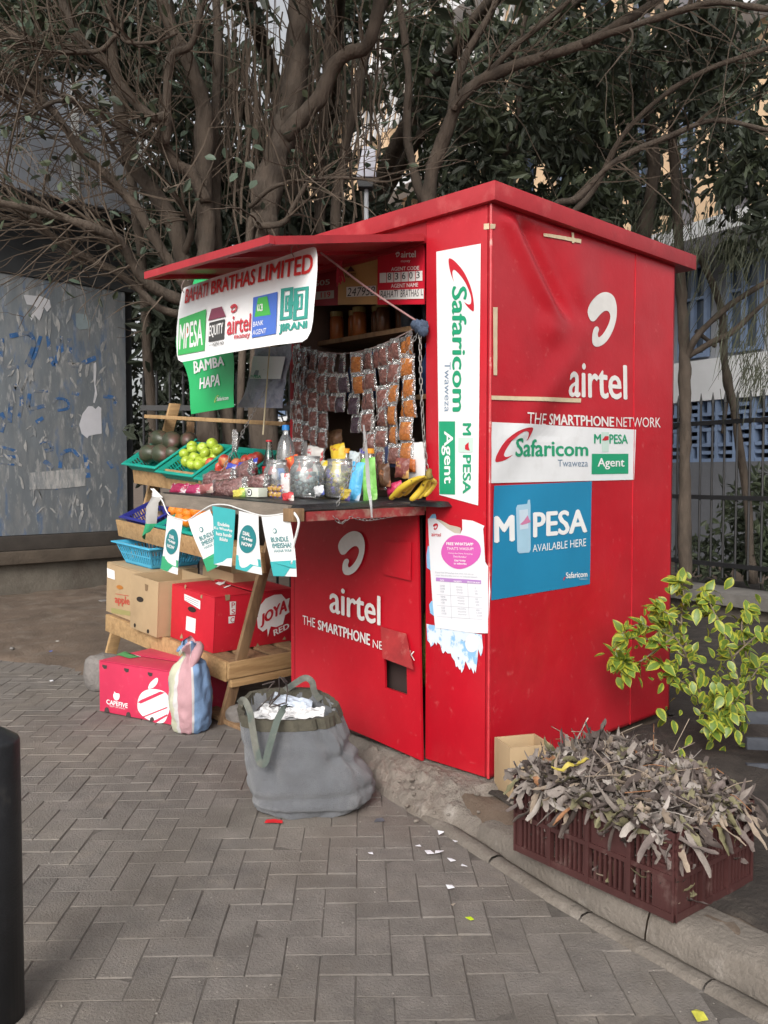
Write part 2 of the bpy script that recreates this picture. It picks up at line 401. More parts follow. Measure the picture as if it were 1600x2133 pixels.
# ---- rough cement apron under the kiosk
def apf(u, v):
    y = lerp(-.62, 1.32, u); 
    ox = -.05 if y > .95 else lerp(-.30, -.06, sstep(.05, .95, y))
    if y < .0: ox = lerp(-.30, -.34, sstep(0, -.5, y))
    ix = .10 if y > -.02 else lerp(.10, .55, sstep(0, -.2, y))
    x = lerp(ox + .03 * N3((y, 0, 2), 4), ix, v); p = V((x, y, 0))
    h = .088 * sstep(0, .62, v) * (1 - .55 * sstep(0, -.62, y)) + .02
    h += sstep(0, .2, v) * (.030 * N3(p, 6) + .045 * abs(N3(p, 12)) + .026 * abs(N3(p, 27)) + .012 * N3(p, 60)) * (1 - .75 * sstep(.45, .68, v) * (1 if y > -.02 else 0)) * (1 if x < -.03 or y < -.03 else .3)
    if x > -.02 and y > -.02: h = min(h, .117)
    h = lerp(-.03, h, sstep(0, .12, v))
    return (x, y, h)
CEM = mat('cement', (.225, .195, .168), .97, .28, 6., .9, 55, world=True, dirt=[((.15, .122, .10), .75, 4.5, .48, .62), ((.38, .35, .32), .55, 11., .58, .7)])
struct(MB().grid(apf, 130, 44).build('cement_apron', CEM, smooth=True))
b = MB()
for k in range(55):       # crumbs of cement on the apron
    p = V((R.uniform(-.33, -.02), R.uniform(-.5, .35), 0)); r = R.uniform(.003, .012)
    b.lathe([(0, -r), (r * .8, -r * .4), (r, 0), (r * .7, r * .5), (0, r * .7)], 7, (p.x, p.y, max(.0, .01 + .085 * sstep(-.34, -.10, p.x)) + R.uniform(-.01, .012)), f=lambda t, i, q: q * (1 + .35 * N3((t, i, k), 1.7)))
o = b.build('cement_crumbs', CEM); o['kind'] = 'stuff'; o['label'] = 'crumbs of broken cement on the apron at the kiosk corner'

# ================================================================== LEFT STRUCTURE (grey cabinet-like shelter wall with peeled posters)
BY = 7.2
gq = lambda x, y, d=0.: onY(x, y, BY - d)
PANEL = mat('grey_panel', (.165, .185, .205), .55, .14, 3., .1, 30, dirt=[((.25, .255, .26), .7, 5., .48, .62), ((.36, .36, .36), .75, 15., .55, .64), ((.07, .14, .27), .65, 5.5, .56, .66), ((.09, .10, .11), .6, 1.6, .55, .7)], stretch=(1.5, 1, .42))
PANELU = mat('upper_panel', (.27, .295, .34), .5, .2, 1.6, .05, 30, dirt=[((.32, .33, .35), .6, 1.2, .5, .7)])
STEEL = mat('light_steel_strip', (.46, .47, .47), .5, .2, 3.)
DARKM = mat('dark_metal', (.02, .022, .025), .6, .2, 5.)
PLW = mat('plinth_plaster', (.13, .115, .095), .95, .25, 2., .5, 20, world=True, dirt=[((.07, .05, .04), .8, 1.4, .48, .62)])
bb = thing('advertising_shelter', 'tall grey metal cabinet wall with peeled posters and blue scrawl at left', 'shelter', (1., BY + .3, 0))
zu_ = gq(100, 440).z; xl = gq(-500, 900).x; xr = gq(264, 900).x; zb = gq(0, 1117).z; zt = gq(130, 588).z
MB().box((xl, BY, zb), (xr, BY + .08, zt)).build('metal_panel', PANEL, bb, bevel=.006)
MB().box((xr - .05, BY + .081, zb - .1), (xr + .12, BY + .9, zt + .3)).build('side_panel', DARKM, bb)
MB().box((xl, BY - .05, zb - .16), (xr + .04, BY + .5, zb - .004)).build('ledge', mat('dark_ledge', (.05, .042, .036), .8, .3, 4.), bb, bevel=.01)
MB().box((xl, BY - .12, zb - .30), (xr + .06, BY + .5, zb - .163)).build('upper_course', mat('brown_course', (.085, .066, .05), .9, .3, 3., .4, 25), bb, bevel=.012)
MB().box((xl, BY - .02, -.1), (xr + .02, BY + .5, zb - .303)).build('plinth', PLW, bb, bevel=.015)
MB().box((xl, BY - .02, zt + .004), (xr + .15, BY + .6, zu_ - .03)).build('dark_band', mat('dark_band', (.03, .032, .035), .7, .3, 3.), bb)
zu = gq(100, 440).z; zu1 = gq(100, -400).z
D_ = .55
for (x0, x1, mt, nm, dd) in ((-500, 148, PANELU, 'upper_panel', 0.), (148, 164, STEEL, 'steel_strip', .02), (164, 288, PANELU, 'upper_panel', 0.), (288, 303, STEEL, 'steel_strip', .02)):
    X0 = gq(x0, 300, D_).x; X1 = gq(x1, 300, D_).x
    MB().box((X0 + .004, BY - D_ - dd, zu), (X1 - .004, BY - D_ + .06, zu1)).build(nm, mt, bb)
MB().box((xl, BY - D_ + .061, zu - .02), (gq(303, 300, D_).x, BY + .5, zu1)).build('upper_box', DARKM, bb)
ld = MB(); 
for x, y in ((86, 412), (184, 432), (241, 442), (330 / 2, 470)):
    p = gq(x, y, D_ + .002); ld.lathe([(.035, 0), (.035, .004)], 12, M=Matrix.Translation(p) @ Matrix.Rotation(rad(90), 4, 'X'), closed=True)
ld.build('bolt_hole', BLACK, bb)
SB = lambda x, y, l: gq(x, y, l)
SCR = mat('blue_scrawl', (.035, .11, .27), .6, .3, 6., dirt=[((.16, .175, .195), .97, 7., .46, .56), ((.34, .33, .32), .9, 13., .55, .60)])
pr = Print(SB, .003)
def stroke(P_, pts, w):
    q = crom([V((x, y, 0)) for x, y in pts], 5)
    for a, c in zip(q, q[1:]):
        d = (c - a); n = V((-d.y, d.x, 0)).normalized() * w; P_.poly([(a.x - n.x, a.y - n.y), (c.x - n.x, c.y - n.y), (c.x + n.x, c.y + n.y), (a.x + n.x, a.y + n.y)])
for pts, w in [([(5, 705), (5, 760), (40, 765)], 4), ([(20, 700), (60, 695), (70, 720), (55, 760)], 5), ([(85, 700), (70, 745), (62, 765)], 4), ([(100, 700), (105, 740), (115, 760), (124, 705)], 4), ([(145, 705), (150, 760), (200, 745)], 5), ([(128, 700), (130, 735)], 3),
               ([(30, 805), (22, 850), (20, 880)], 5), ([(30, 800), (45, 830), (40, 870)], 4), ([(62, 820), (60, 850), (95, 845)], 4), ([(70, 815), (100, 815)], 3), ([(110, 840), (120, 830), (140, 835), (142, 850), (120, 855)], 3), ([(150, 818), (165, 822)], 4), ([(215, 825), (240, 830), (238, 845)], 4),
               ([(2, 860), (8, 875), (2, 900)], 5), ([(75, 880), (90, 870)], 4), ([(82, 922), (100, 918), (108, 935), (90, 940)], 4), ([(92, 960), (110, 975)], 5), ([(125, 975), (130, 945), (150, 938), (165, 950)], 4), ([(178, 945), (184, 995)], 5), ([(225, 960), (235, 975)], 4), ([(150, 885), (160, 890)], 4), ([(100, 990), (112, 1000), (118, 1020)], 3), ([(0, 930), (35, 940)], 3), ([(0, 950), (38, 952)], 3), ([(0, 965), (30, 968)], 2), ([(70, 1000), (100, 1015)], 3)]: stroke(pr, pts, w)
o = pr.done('scrawl', SCR, bb, join=True); o['kind'] = 'stuff'
# remains of torn paper, one piece each
PAP = mat('old_paper', (.5, .5, .53), .8, .12, 9.); PAPD = mat('stained_paper', (.36, .355, .35), .9, .25, 14., dirt=[((.19, .205, .22), .9, 18., .42, .60)], stretch=(2.2, 1, .5))
def scrap(q, mt, name='paper_scrap'):
    pr = Print(SB, .005); pr.poly(q); return pr.done(name, mt, bb)
scrap([(165, 885), (172, 862), (184, 846), (192, 846), (199, 852), (205, 846), (211, 850), (212, 903), (199, 905), (185, 908), (182, 913), (170, 903)], mat('torn_white_paper', (.52, .52, .56), .7, .06, 5.))
scrap([(49, 614), (85, 617), (104, 625), (106, 640), (98, 650), (92, 640), (86, 660), (82, 668), (72, 656), (66, 668), (62, 660), (76, 640), (70, 636), (56, 634)], PAP)
scrap([(158, 652), (180, 655), (190, 675), (188, 684), (166, 687), (159, 680)], mat('pale_blue_scrap', (.22, .27, .29), .8, .15, 9.))
for k in range(80):
    if k < 14: x, y, wd, hh = R.uniform(0, 225), R.uniform(645, 700), R.uniform(2, 6), R.uniform(8, 26)
    elif k < 58: x, y, wd, hh = R.uniform(0, 240), R.uniform(720, 1000), R.uniform(1.5, 5), R.uniform(5, 20)
    else: x, y, wd, hh = R.uniform(40, 245), R.uniform(990, 1085), R.uniform(1.5, 4), R.uniform(6, 18)
    sl_ = R.uniform(-8, 8)
    pts = [(x + wd * math.cos(t) * R.uniform(.5, 1.2) + sl_ * math.sin(t), y + hh * math.sin(t) * R.uniform(.6, 1.15)) for t in [i * math.pi / 5 for i in range(10)]]
    pr = Print(SB, .0042 + .00002 * k); pr.poly(pts); pr.done('paper_scrap', PAPD, bb)
scrap([(60, 985), (178, 975), (178, 1012), (120, 1018), (62, 1020)], PAPD)
scrap([(195, 757), (200, 754), (201, 770), (199, 800), (203, 822), (197, 840), (194, 838), (198, 815), (195, 790)], PAP)

# ================================================================== FENCES
BLK = mat('black_paint', (.016, .016, .018), .5, .3, 8.)
FD = V((math.sin(rad(13)), math.cos(rad(13)), 0)); FN = V((-FD.y, FD.x, 0))
def fence(P0, s0, s1, zb_, zt_, step, label, plinth=True, dirv=FD, nrm=FN):
    t = thing('railing_fence', label, 'fence', P0)
    q = lambda s, z, n=0.: P0 + dirv * s + nrm * n + V((0, 0, z - P0.z))
    s = s0; pk = None
    while s < s1:
        a = MB().tube([q(s, zb_), q(s, zt_ - .10)], .011, 6).tube([q(s, zt_ - .10), q(s, zt_ - .085), q(s, zt_)], [.017, .015, .002], 6)
        a.build('picket', BLK, t); s += step
    for z in (zb_ + .10, zb_ + (zt_ - zb_) * .42, zt_ - .30):
        MB().hexa([q(s0 - .1, z, -.012), q(s1, z, -.012), q(s1, z, .02), q(s0 - .1, z, .02)], [q(s0 - .1, z + .04, -.012), q(s1, z + .04, -.012), q(s1, z + .04, .02), q(s0 - .1, z + .04, .02)]).build('rail', BLK, t)
    if plinth:
        MB().hexa([q(s0 - .3, -.2, -.12), q(s1, -.2, -.12), q(s1, -.2, .16), q(s0 - .3, -.2, .16)], [q(s0 - .3, zb_ - .22, -.12), q(s1, zb_ - .22, -.12), q(s1, zb_ - .22, .16), q(s0 - .3, zb_ - .22, .16)]).build('plinth_wall', mat('fence_plinth', (.10, .085, .07), .95, .3, 3., .4, 20, world=True), t)
        MB().hexa([q(s0 - .3, zb_ - .21, -.2), q(s1, zb_ - .21, -.2), q(s1, zb_ - .21, .24), q(s0 - .3, zb_ - .21, .24)], [q(s0 - .3, zb_ - .10, -.2), q(s1, zb_ - .10, -.2), q(s1, zb_ - .10, .24), q(s0 - .3, zb_ - .10, .24)]).build('coping', mat('fence_coping', (.16, .15, .14), .95, .3, 3., .4, 20, world=True), t)
    return t
PF = atD(1500, 1203, 8.); zf = atD(1500, 815, 8.).z
fence(PF, -2.4, 2.6, PF.z, zf, .132, 'black spiked iron railing behind the shrub at right')
PL = atD(440, 1120, 6.6); zl = atD(440, 772, 6.6).z
fence(PL, -1.3, .52, .06, zl, .10, 'dark iron railing in the shade behind the fruit rack', plinth=False, dirv=-RT, nrm=-FW)

# ================================================================== BUILDING BEHIND
PB = atD(1500, 990, 12.5)
def fs(x, y, n=0.): p = onP(x, y, PB + FN * n, FN) - PB; return p.dot(FD), p.z + PB.z
def fq(s, z, n=0.): return V((PB.x, PB.y, 0)) + FD * s + FN * n + V((0, 0, z))
def fbox(b, s0, s1, z0, z1, n0, n1): return b.hexa([fq(s0, z0, n0), fq(s1, z0, n0), fq(s1, z0, n1), fq(s0, z0, n1)], [fq(s0, z1, n0), fq(s1, z1, n0), fq(s1, z1, n1), fq(s0, z1, n1)])
bl = thing('office_building', 'pale building with cream pillars and blue window frames behind the trees', 'building', fq(0, 0))
WALLW = mat('white_wall', (.68, .69, .71), .9, .12, .8, dirt=[((.36, .36, .36), .5, .7, .5, .7)]); CREAM = mat('cream_plaster', (.62, .44, .28), .9, .12, 1.); GREYW = mat('grey_wall', (.13, .135, .15), .9, .25, .8, .3, 8); BLUF = mat('blue_frame', (.16, .22, .34), .5, .15, 3.)
GLS = mat('window_glass', (.05, .07, .10), .08, .3, .6); SLAB = mat('slab_soffit', (.30, .31, .33), .9, .15, .6)
SL, SR = fs(540, 500)[0], -5.
z0 = fs(1500, 962)[1]; z1 = fs(1500, 832)[1]; z2 = fs(1500, 745)[1]; z3 = fs(1500, 585)[1]; z4 = fs(1490, 520)[1]; z5 = fs(1490, 488)[1]
fbox(MB(), SR, SL, -.3, z0, -.4, .02).build('base_wall', GREYW, bl)
fbox(MB(), SR, SL, z1, z2, -.4, .03).build('spandrel_wall', WALLW, bl)
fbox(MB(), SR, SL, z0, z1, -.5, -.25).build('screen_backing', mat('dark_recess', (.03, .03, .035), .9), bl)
# pierced blue block screen
s_ = fs(1700, 900)[0]; cw = .30; ch = (z1 - z0) / 4
while s_ < fs(1405, 900)[0]:
    for r_ in range(4):
        q = MB(); a = s_; zz = z0 + r_ * ch
        fbox(q, a, a + .05, zz, zz + ch, -.2, 0); fbox(q, a + .05, a + cw - .01, zz, zz + .05, -.2, 0)
        if (r_ + int(s_ / cw)) % 2: fbox(q, a + .13, a + .19, zz + .05, zz + ch, -.2, -.01)
        else: fbox(q, a + .05, a + cw - .01, zz + ch * .5, zz + ch * .5 + .05, -.2, -.01)
        q.build('screen_block', BLUF, bl)
    s_ += cw
def window(s0, s1, za, zb2, cols=2, n=-.06):
    fr = MB(); t_ = .055
    fbox(fr, s0, s1, za, za + t_, n, n + .08); fbox(fr, s0, s1, zb2 - t_, zb2, n, n + .08)
    for k in range(cols + 1):
        sm = lerp(s0, s1 - t_, k / cols); fbox(fr, sm, sm + t_, za + t_, zb2 - t_, n, n + .08)
    fbox(fr, s0 + t_, s1 - t_, lerp(za, zb2, .62), lerp(za, zb2, .62) + .04, n, n + .06)
    wdw = fr.build('window', BLUF, bl); fbox(MB(), s0 + .01, s1 - .01, za + .01, zb2 - .01, n - .03, n).build('pane', GLS, wdw)
# storeys
lev = [(z2, z3, z4, z5)]; hh = z5 - z2 + 1.0
zz = z2
pil = [fs(x, 380)[0] for x in (1605, 1490, 1392)]; sp = pil[1] - pil[0]
allp = [pil[0] - sp * (pil[2] - pil[0]) / sp / 2 * k for k in ()] + pil
d_ = (pil[2] - pil[0]) / 2; s_ = pil[2] + d_
while s_ < SL: allp.append(s_); s_ += d_
for st in range(3):
    za = z2 + st * hh; zt2 = za + (z3 - z2)
    ptop = za + (z4 - z2)
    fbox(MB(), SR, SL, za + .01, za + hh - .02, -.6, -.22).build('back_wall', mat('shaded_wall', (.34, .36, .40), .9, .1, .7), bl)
    fbox(MB(), SR, SL, za + (z4 - z2), za + (z5 - z2), -.3, .75).build('slab', WALLW, bl)
    fbox(MB(), SR, SL, za + (z5 - z2) + .004, za + hh, -.3, .0).build('spandrel', mat('mid_grey_spandrel', (.14, .14, .16), .9, .2, .7), bl)
    for k, (a, c) in enumerate(zip([SR] + sorted(allp), sorted(allp))):
        if c - a > .6: window(a + .16, c - .16, za + .06, za + (z4 - z2) - .12, 2 if c - a < 1.6 else 3, -.14)
for s_ in allp:
    fbox(MB(), s_ - .13, s_ + .13, z5 + .01, z2 + 3 * hh, .0, .28).build('pillar', CREAM, bl)
# sloping white sun louvres high up, seen as stripes through the leaves
for k in range(30):
    s_ = fs(1060, 60)[0] + k * .24 - 1.2
    MB().hexa([fq(s_, z2 + 2.15 * hh, .3), fq(s_ + .06, z2 + 2.15 * hh, .3), fq(s_ + .06, z2 + 2.15 * hh, .36), fq(s_, z2 + 2.15 * hh, .36)],
              [fq(s_ - 1.0, z2 + 3.1 * hh, .3), fq(s_ - .94, z2 + 3.1 * hh, .3), fq(s_ - .94, z2 + 3.1 * hh, .36), fq(s_ - 1.0, z2 + 3.1 * hh, .36)]).build('louvre', WALLW, bl)

# ================================================================== TREES
BARK = mat('bark', (.085, .065, .050), .95, .35, 9., .8, 40, stretch=(1, 1, .35), dirt=[((.12, .10, .082), .6, 3., .52, .68), ((.035, .026, .02), .6, 5., .52, .66)])
TWIG = mat('twig_bark', (.10, .076, .057), .95, .3, 5.)
LEAFD = mat('dark_leaf', (.050, .062, .042), .5, .35, 3., trl=.25); LEAFM = mat('mid_leaf', (.080, .10, .058), .5, .35, 3., trl=.3); LEAFG = mat('grey_green_leaf', (.10, .14, .10), .55, .25, 4., trl=.2)
def rv(): return V((R.gauss(0, 1), R.gauss(0, 1), R.gauss(0, 1))).normalized()
def limb(b, pts, D0, D1, r0, r1, n=8, k=9, wob=.02):
    w = []
    for i, (x, y) in enumerate(pts):
        t = i / (len(pts) - 1); w.append(atD(x, y, lerp(D0, D1, t)))
    q = crom(w, k); L = len(q); Dm = (D0 + D1) / 2; sh = R.uniform(0, 50)
    q = [p + V((N3(p + V((sh, 0, 0)), 2.4), N3(p + V((0, sh, 0)), 2.4), N3(p + V((0, 0, sh)), 2.4))) * wob * (1 if 0 < i else 0) for i, p in enumerate(q)]
    rs = [lerp(r0, r1, i / (L - 1)) * Dm / F * (1 + .18 * N3(p, 4)) for i, p in enumerate(q)]
    rs = [r_ * .9 for r_ in rs]; k0 = len(b.v); b.tube(q, rs, n + 4)
    for i in range(k0, len(b.v)):
        p = b.v[i]; r_ = rs[min((i - k0) // (n + 4), L - 1)]; b.v[i] = p + (p - q[min((i - k0) // (n + 4), L - 1)]) * (.30 * N3(p, 9) + .16 * N3(V((p.x * 26, p.y * 26, p.z * 7))))
    return q, rs
def twigs(b, q, rs, n, lmin, lmax, droop=0., out=V((0, 0, .3)), sub=3, r=.007, store=None):
    for _ in range(n):
        i = R.randrange(1, len(q) - 1); p = q[i]; t = (q[i + 1] - q[i - 1]).normalized()
        d = (rv() * .8 + t * .5 + out).normalized(); L = R.uniform(lmin, lmax); pts = [p]; seg = 7
        for s in range(seg):
            d = (d + rv() * .22 + V((0, 0, -droop))).normalized(); pts.append(pts[-1] + d * L / seg)
        r0 = min(r * R.uniform(.6, 1.3), rs[i] * .7); b.tube(pts, [lerp(r0, .0018, s / seg) for s in range(seg + 1)], 4, cap=False)
        if store is not None: store += pts[3:]
        for _ in range(R.randrange(0, sub + 1)):
            j = R.randrange(2, seg); dd = ((pts[j + 1] - pts[j]).normalized() + rv() * .8).normalized(); pp = [pts[j]]
            for s in range(4): dd = (dd + rv() * .25).normalized(); pp.append(pp[-1] + dd * L * .11)
            b.tube(pp, [.003, .0026, .0022, .0018, .0014], 3, cap=False)
            if store is not None: store += pp[2:]
def leaf(b, p, d, L, W, nrm=None):
    d = d.normalized(); n = nrm or rv(); sd = d.cross(n)
    if sd.length < .05: sd = d.orthogonal()
    sd.normalize(); n = sd.cross(d); q = p + d * L
    b.add([p, p + d * L * .35 + sd * W * .5 + n * L * .07, p + d * L * .75 + sd * W * .38 + n * L * .04, q - n * L * .06, p + d * L * .75 - sd * W * .38 + n * L * .04, p + d * L * .35 - sd * W * .5 + n * L * .07], [(0, 1, 2, 3), (0, 3, 4, 5)])
def cloud(b, blobs, ncl, per, L, spread, droop=.5, mats=1):
    for _ in range(ncl):
        cx, cy, rx, ry, Da, Db = R.choice(blobs); a = R.uniform(0, 6.283); rr = math.sqrt(R.random())
        c = atD(cx + rx * rr * math.cos(a), cy + ry * rr * math.sin(a), R.uniform(Da, Db)); b.m(R.randrange(mats))
        tipd = (rv() + V((0, 0, -droop))).normalized()
        for _ in range(R.randrange(per // 2, per + 1)):
            p = c + rv() * spread * R.random(); d = (tipd * .6 + rv() * .8 + V((0, 0, -droop * .5)))
            leaf(b, p, d, L * R.uniform(.6, 1.3), L * R.uniform(.25, .42))

# -- the many-stemmed tree behind the stall, bare twigs to the left
t1 = thing('many_stemmed_tree', 'brown many-stemmed tree with bare twigs rising behind the stall', 'tree', atD(470, 1150, 6.3))
b = MB(); LB = []
A = [([(440, 1150), (432, 800), (428, 520), (424, 350), (420, 225), (400, 150), (365, 75), (338, -10), (310, -120)], 6.3, 6.2, 25, 13),
     ([(500, 1150), (470, 800), (452, 470), (450, 300), (452, 150), (449, -60)], 6.4, 6.5, 17, 9),
     ([(560, 1150), (548, 800), (550, 450), (566, 372), (592, 280), (612, 185), (620, 100), (630, 0), (640, -120)], 6.2, 6.5, 34, 26),
     ([(590, 285), (640, 232), (670, 200), (692, 138), (725, 112), (765, 98), (782, 50), (795, -60)], 6.3, 6.1, 19, 13),
     ([(455, 1150), (420, 800), (380, 530), (320, 400), (275, 330), (255, 250), (240, 130), (225, 0), (215, -100)], 6.2, 6.6, 22, 10),
     ([(345, 300), (352, 245), (322, 247), (280, 210), (225, 135), (185, 108), (152, 55), (118, -30)], 6.0, 5.7, 13, 9),
     ([(330, 292), (347, 255), (350, 190), (360, 115), (395, 95), (415, 30), (428, -30)], 6.0, 5.8, 10, 7),
     ([(400, 620), (345, 535), (282, 430), (212, 355), (160, 300), (122, 245), (60, 190), (-40, 150)], 6.1, 5.4, 14, 6),
     ([(410, 640), (330, 600), (285, 560), (255, 505), (180, 470), (60, 432), (-60, 410)], 6.0, 5.2, 14, 7),
     ([(400, 660), (330, 640), (250, 570), (150, 520), (80, 470), (0, 425), (-80, 380)], 6.0, 5.3, 10, 6),
     ([(430, 420), (395, 365), (365, 345), (340, 310), (328, 292)], 6.2, 6.0, 15, 12),
     ([(185, 110), (140, 112), (100, 100), (40, 80), (-40, 60)], 5.7, 5.3, 7, 4),
     ([(180, 112), (215, 105), (245, 75), (270, 88), (320, 85), (370, 65)], 5.7, 5.6, 6, 3),
     ([(300, 285), (240, 262), (180, 225), (120, 215), (60, 235), (0, 190)], 6.0, 5.3, 6, 3),
     ([(260, 345), (180, 230), (90, 190), (30, 200), (-20, 170)], 6.1, 5.4, 5, 3),
     ([(700, 1150), (690, 700), (700, 450), (712, 330), (735, 220), (760, 120), (800, 0), (830, -100)], 6.8, 6.9, 13, 9),
     ([(650, 1150), (655, 700), (668, 450), (672, 300), (680, 150), (690, -60)], 7.0, 7.0, 13, 9),
     ([(500, 900), (520, 480), (545, 470), (590, 465), (612, 430), (640, 385)], 6.2, 5.9, 9, 5),
     ([(520, 430), (560, 395), (620, 378), (700, 372), (790, 372)], 6.2, 5.7, 6, 3),
     ([(380, 540), (400, 480), (380, 430), (350, 390)], 6.3, 5.8, 8, 4)]
for pts, D0, D1, r0, r1 in A: LB.append(limb(b, pts, D0, D1, r0, r1))
b.build('trunk', BARK, t1, smooth=True)
b = MB(); st = []
for q, rs in LB:
    twigs(b, q[len(q) // 3:], rs[len(q) // 3:], 17, .35, 1.15, droop=.02, out=V((0, 0, .35)) - RT * .2, sub=4, store=st)
for k in (5, 7, 8, 9, 11, 13, 14): twigs(b, *LB[k], 24, .3, .9, droop=.03, out=-RT * .5 - FW * .1, sub=5, store=st)
for k in range(150):      # thin hanging shoots between the stems
    x = R.choice([R.gauss(520, 50), R.gauss(660, 60), R.uniform(280, 800)]); D = R.uniform(6.2, 7.6); y0 = R.uniform(-40, 200); y1 = y0 + R.uniform(150, 420)
    pts = [atD(x + R.uniform(-5, 5) + i * R.uniform(-3, 3), lerp(y0, min(y1, 520), i / 5), D) for i in range(6)]
    b.tube(pts, R.uniform(.003, .009), 4, cap=False)
b.build('twigs', TWIG, t1)
b = MB()
for p in R.sample(st, min(len(st), 520)):
    leaf(b.m(R.randrange(3)), p, rv() + V((0, 0, -.3)), R.uniform(.05, .10), R.uniform(.025, .045))
for x, y in ((426, 326), (468, 330), (510, 338), (495, 360), (535, 375), (550, 312), (535, 292)):
    p = atD(x, y, 5.75); leaf(b.m(2), p, RT * R.uniform(-.5, 1) + UP * R.uniform(-.6, .4) - FW * .2, .085, .05, -FW + UP * .4)
b.build('leaves', [LEAFD, LEAFM, LEAFG], t1)

# -- evergreen behind the kiosk with long boughs to the right
t2 = thing('broadleaf_tree', 'dark leafy tree whose long bough arches over the kiosk roof', 'tree', atD(880, 1150, 6.6))
b = MB(); LB = []
A = [([(860, 1150), (880, 700), (895, 400), (920, 300), (945, 240), (965, 202), (1010, 166), (1080, 136), (1150, 112), (1225, 86), (1280, 55), (1345, 15), (1420, -50)], 6.6, 5.9, 17, 9),
     ([(935, 258), (945, 190), (972, 110), (1008, 50), (1040, -10), (1060, -80)], 6.4, 6.4, 10, 7),
     ([(945, 230), (1000, 170), (1060, 110), (1120, 60), (1190, 0)], 6.3, 6.1, 8, 5),
     ([(1215, 92), (1300, 58), (1420, 22), (1500, 6), (1620, 20)], 5.95, 5.5, 9, 6),
     ([(1120, 470), (1160, 425), (1205, 412), (1275, 342), (1400, 280), (1490, 252), (1620, 275)], 6.6, 5.9, 9, 5),
     ([(1150, 480), (1225, 415), (1262, 345), (1300, 282), (1370, 210), (1450, 156), (1620, 92)], 6.8, 6.2, 7, 5),
     ([(1000, 450), (1050, 330), (1080, 240), (1075, 120), (1100, 0)], 7.4, 7.2, 8, 5),
     ([(880, 420), (850, 300), (850, 150), (830, 0)], 6.9, 7, 10, 8),
     ([(1340, 500), (1360, 350), (1350, 200), (1370, 60), (1380, -60)], 7.6, 7.6, 16, 11)]
for pts, D0, D1, r0, r1 in A: LB.append(limb(b, pts, D0, D1, r0, r1))
b.build('trunk', BARK, t2, smooth=True)
b = MB(); st = []
for q, rs in LB: twigs(b, q[len(q) // 4:], rs[len(q) // 4:], 14, .3, 1.1, droop=.03, out=V((0, 0, .1)) + RT * .2, sub=4, store=st)
b.build('twigs', TWIG, t2)
b = MB()
cloud(b, [(1120, 260, 150, 120, 6.6, 8.2), (1250, 220, 160, 150, 6.8, 8.5), (1000, 330, 90, 100, 6.8, 8.5), (1420, 150, 180, 120, 6.4, 8.5), (1500, 90, 160, 90, 6.2, 8), (1080, 420, 180, 60, 6.9, 8), (1240, 420, 110, 60, 6.9, 8.4), (1180, 90, 170, 70, 7, 8.8), (1570, 420, 60, 130, 6.6, 8), (940, 120, 110, 130, 7.2, 9)], 460, 26, .13, .20, .6, 3)
b.build('crown', [LEAFD, LEAFD, LEAFM], t2)

# -- slender tree by the railing with drooping needles
t3 = thing('slender_tree', 'thin forked tree with drooping needle foliage beside the iron railing', 'tree', atD(1425, 1215, 7.6))
b = MB(); LB = []
for pts, D0, D1, r0, r1 in [([(1428, 1225), (1426, 1000), (1428, 850), (1425, 730), (1420, 620), (1416, 520), (1408, 400), (1400, 250)], 7.6, 7.6, 15, 9),
                            ([(1428, 745), (1450, 700), (1500, 652), (1560, 610), (1640, 560)], 7.6, 7.2, 9, 5), ([(1432, 742), (1480, 715), (1530, 690), (1600, 625), (1660, 590)], 7.6, 7.2, 8, 5),
                            ([(1570, 1215), (1550, 1000), (1530, 860), (1510, 760), (1506, 660), (1495, 620), (1470, 560), (1450, 520)], 8.4, 8.2, 10, 7), ([(1520, 800), (1505, 900), (1510, 850)], 8.4, 8.3, 4, 3), ([(1490, 720), (1470, 705), (1450, 690)], 8.3, 8.2, 6, 5)]: LB.append(limb(b, pts, D0, D1, r0, r1, wob=.012))
b.build('trunk', BARK, t3, smooth=True)
b = MB()
for k in range(520):
    cx, cy, sx, sy = R.choice([(1560, 700, 38, 40), (1590, 640, 30, 50), (1530, 560, 40, 50), (1400, 500, 45, 25), (1380, 450, 40, 25), (1560, 470, 40, 60), (1475, 480, 30, 40), (1580, 760, 20, 20)])
    p = atD(R.gauss(cx, sx), R.gauss(cy, sy), R.uniform(6.6, 7.6)); d = (V((0, 0, -1)) + RT * R.uniform(-.7, .2) + rv() * .3).normalized(); L = R.uniform(.12, .35)
    b.tube([p, p + d * L * .5, p + d * L + V((0, 0, -.03))], [.0035, .003, .001], 3, cap=False)
b.build('needles', mat('needle', (.055, .060, .035), .7, .3, 3.), t3)

# -- background greenery: separate trees and shrubs beyond the railing
def bush(name, label, base, blobs, n, per, L, spread, mats, droop=.4, trunk=None):
    t = thing(name, label, 'tree' if trunk else 'shrub', base)
    if trunk:
        b = MB()
        for pts, D0, D1, r0, r1 in trunk: limb(b, pts, D0, D1, r0, r1)
        b.build('trunk', BARK, t, smooth=True)
    b = MB(); cloud(b, blobs, n, per, L, spread, droop, len(mats)); b.build('crown', mats, t); return t
bush('dense_tree', 'tall leafy tree in the gap between the stems above the banner', atD(600, 1150, 9.), [(560, 120, 190, 150, 8, 10.5), (720, 230, 160, 150, 8, 10.5), (560, 360, 180, 90, 8, 10), (760, 60, 130, 90, 8, 10), (420, 330, 120, 120, 8, 10)], 165, 24, .15, .27, [LEAFD, LEAFD, LEAFM], trunk=[([(640, 1150), (600, 600), (640, 200), (620, -100)], 9, 9, 20, 12)])
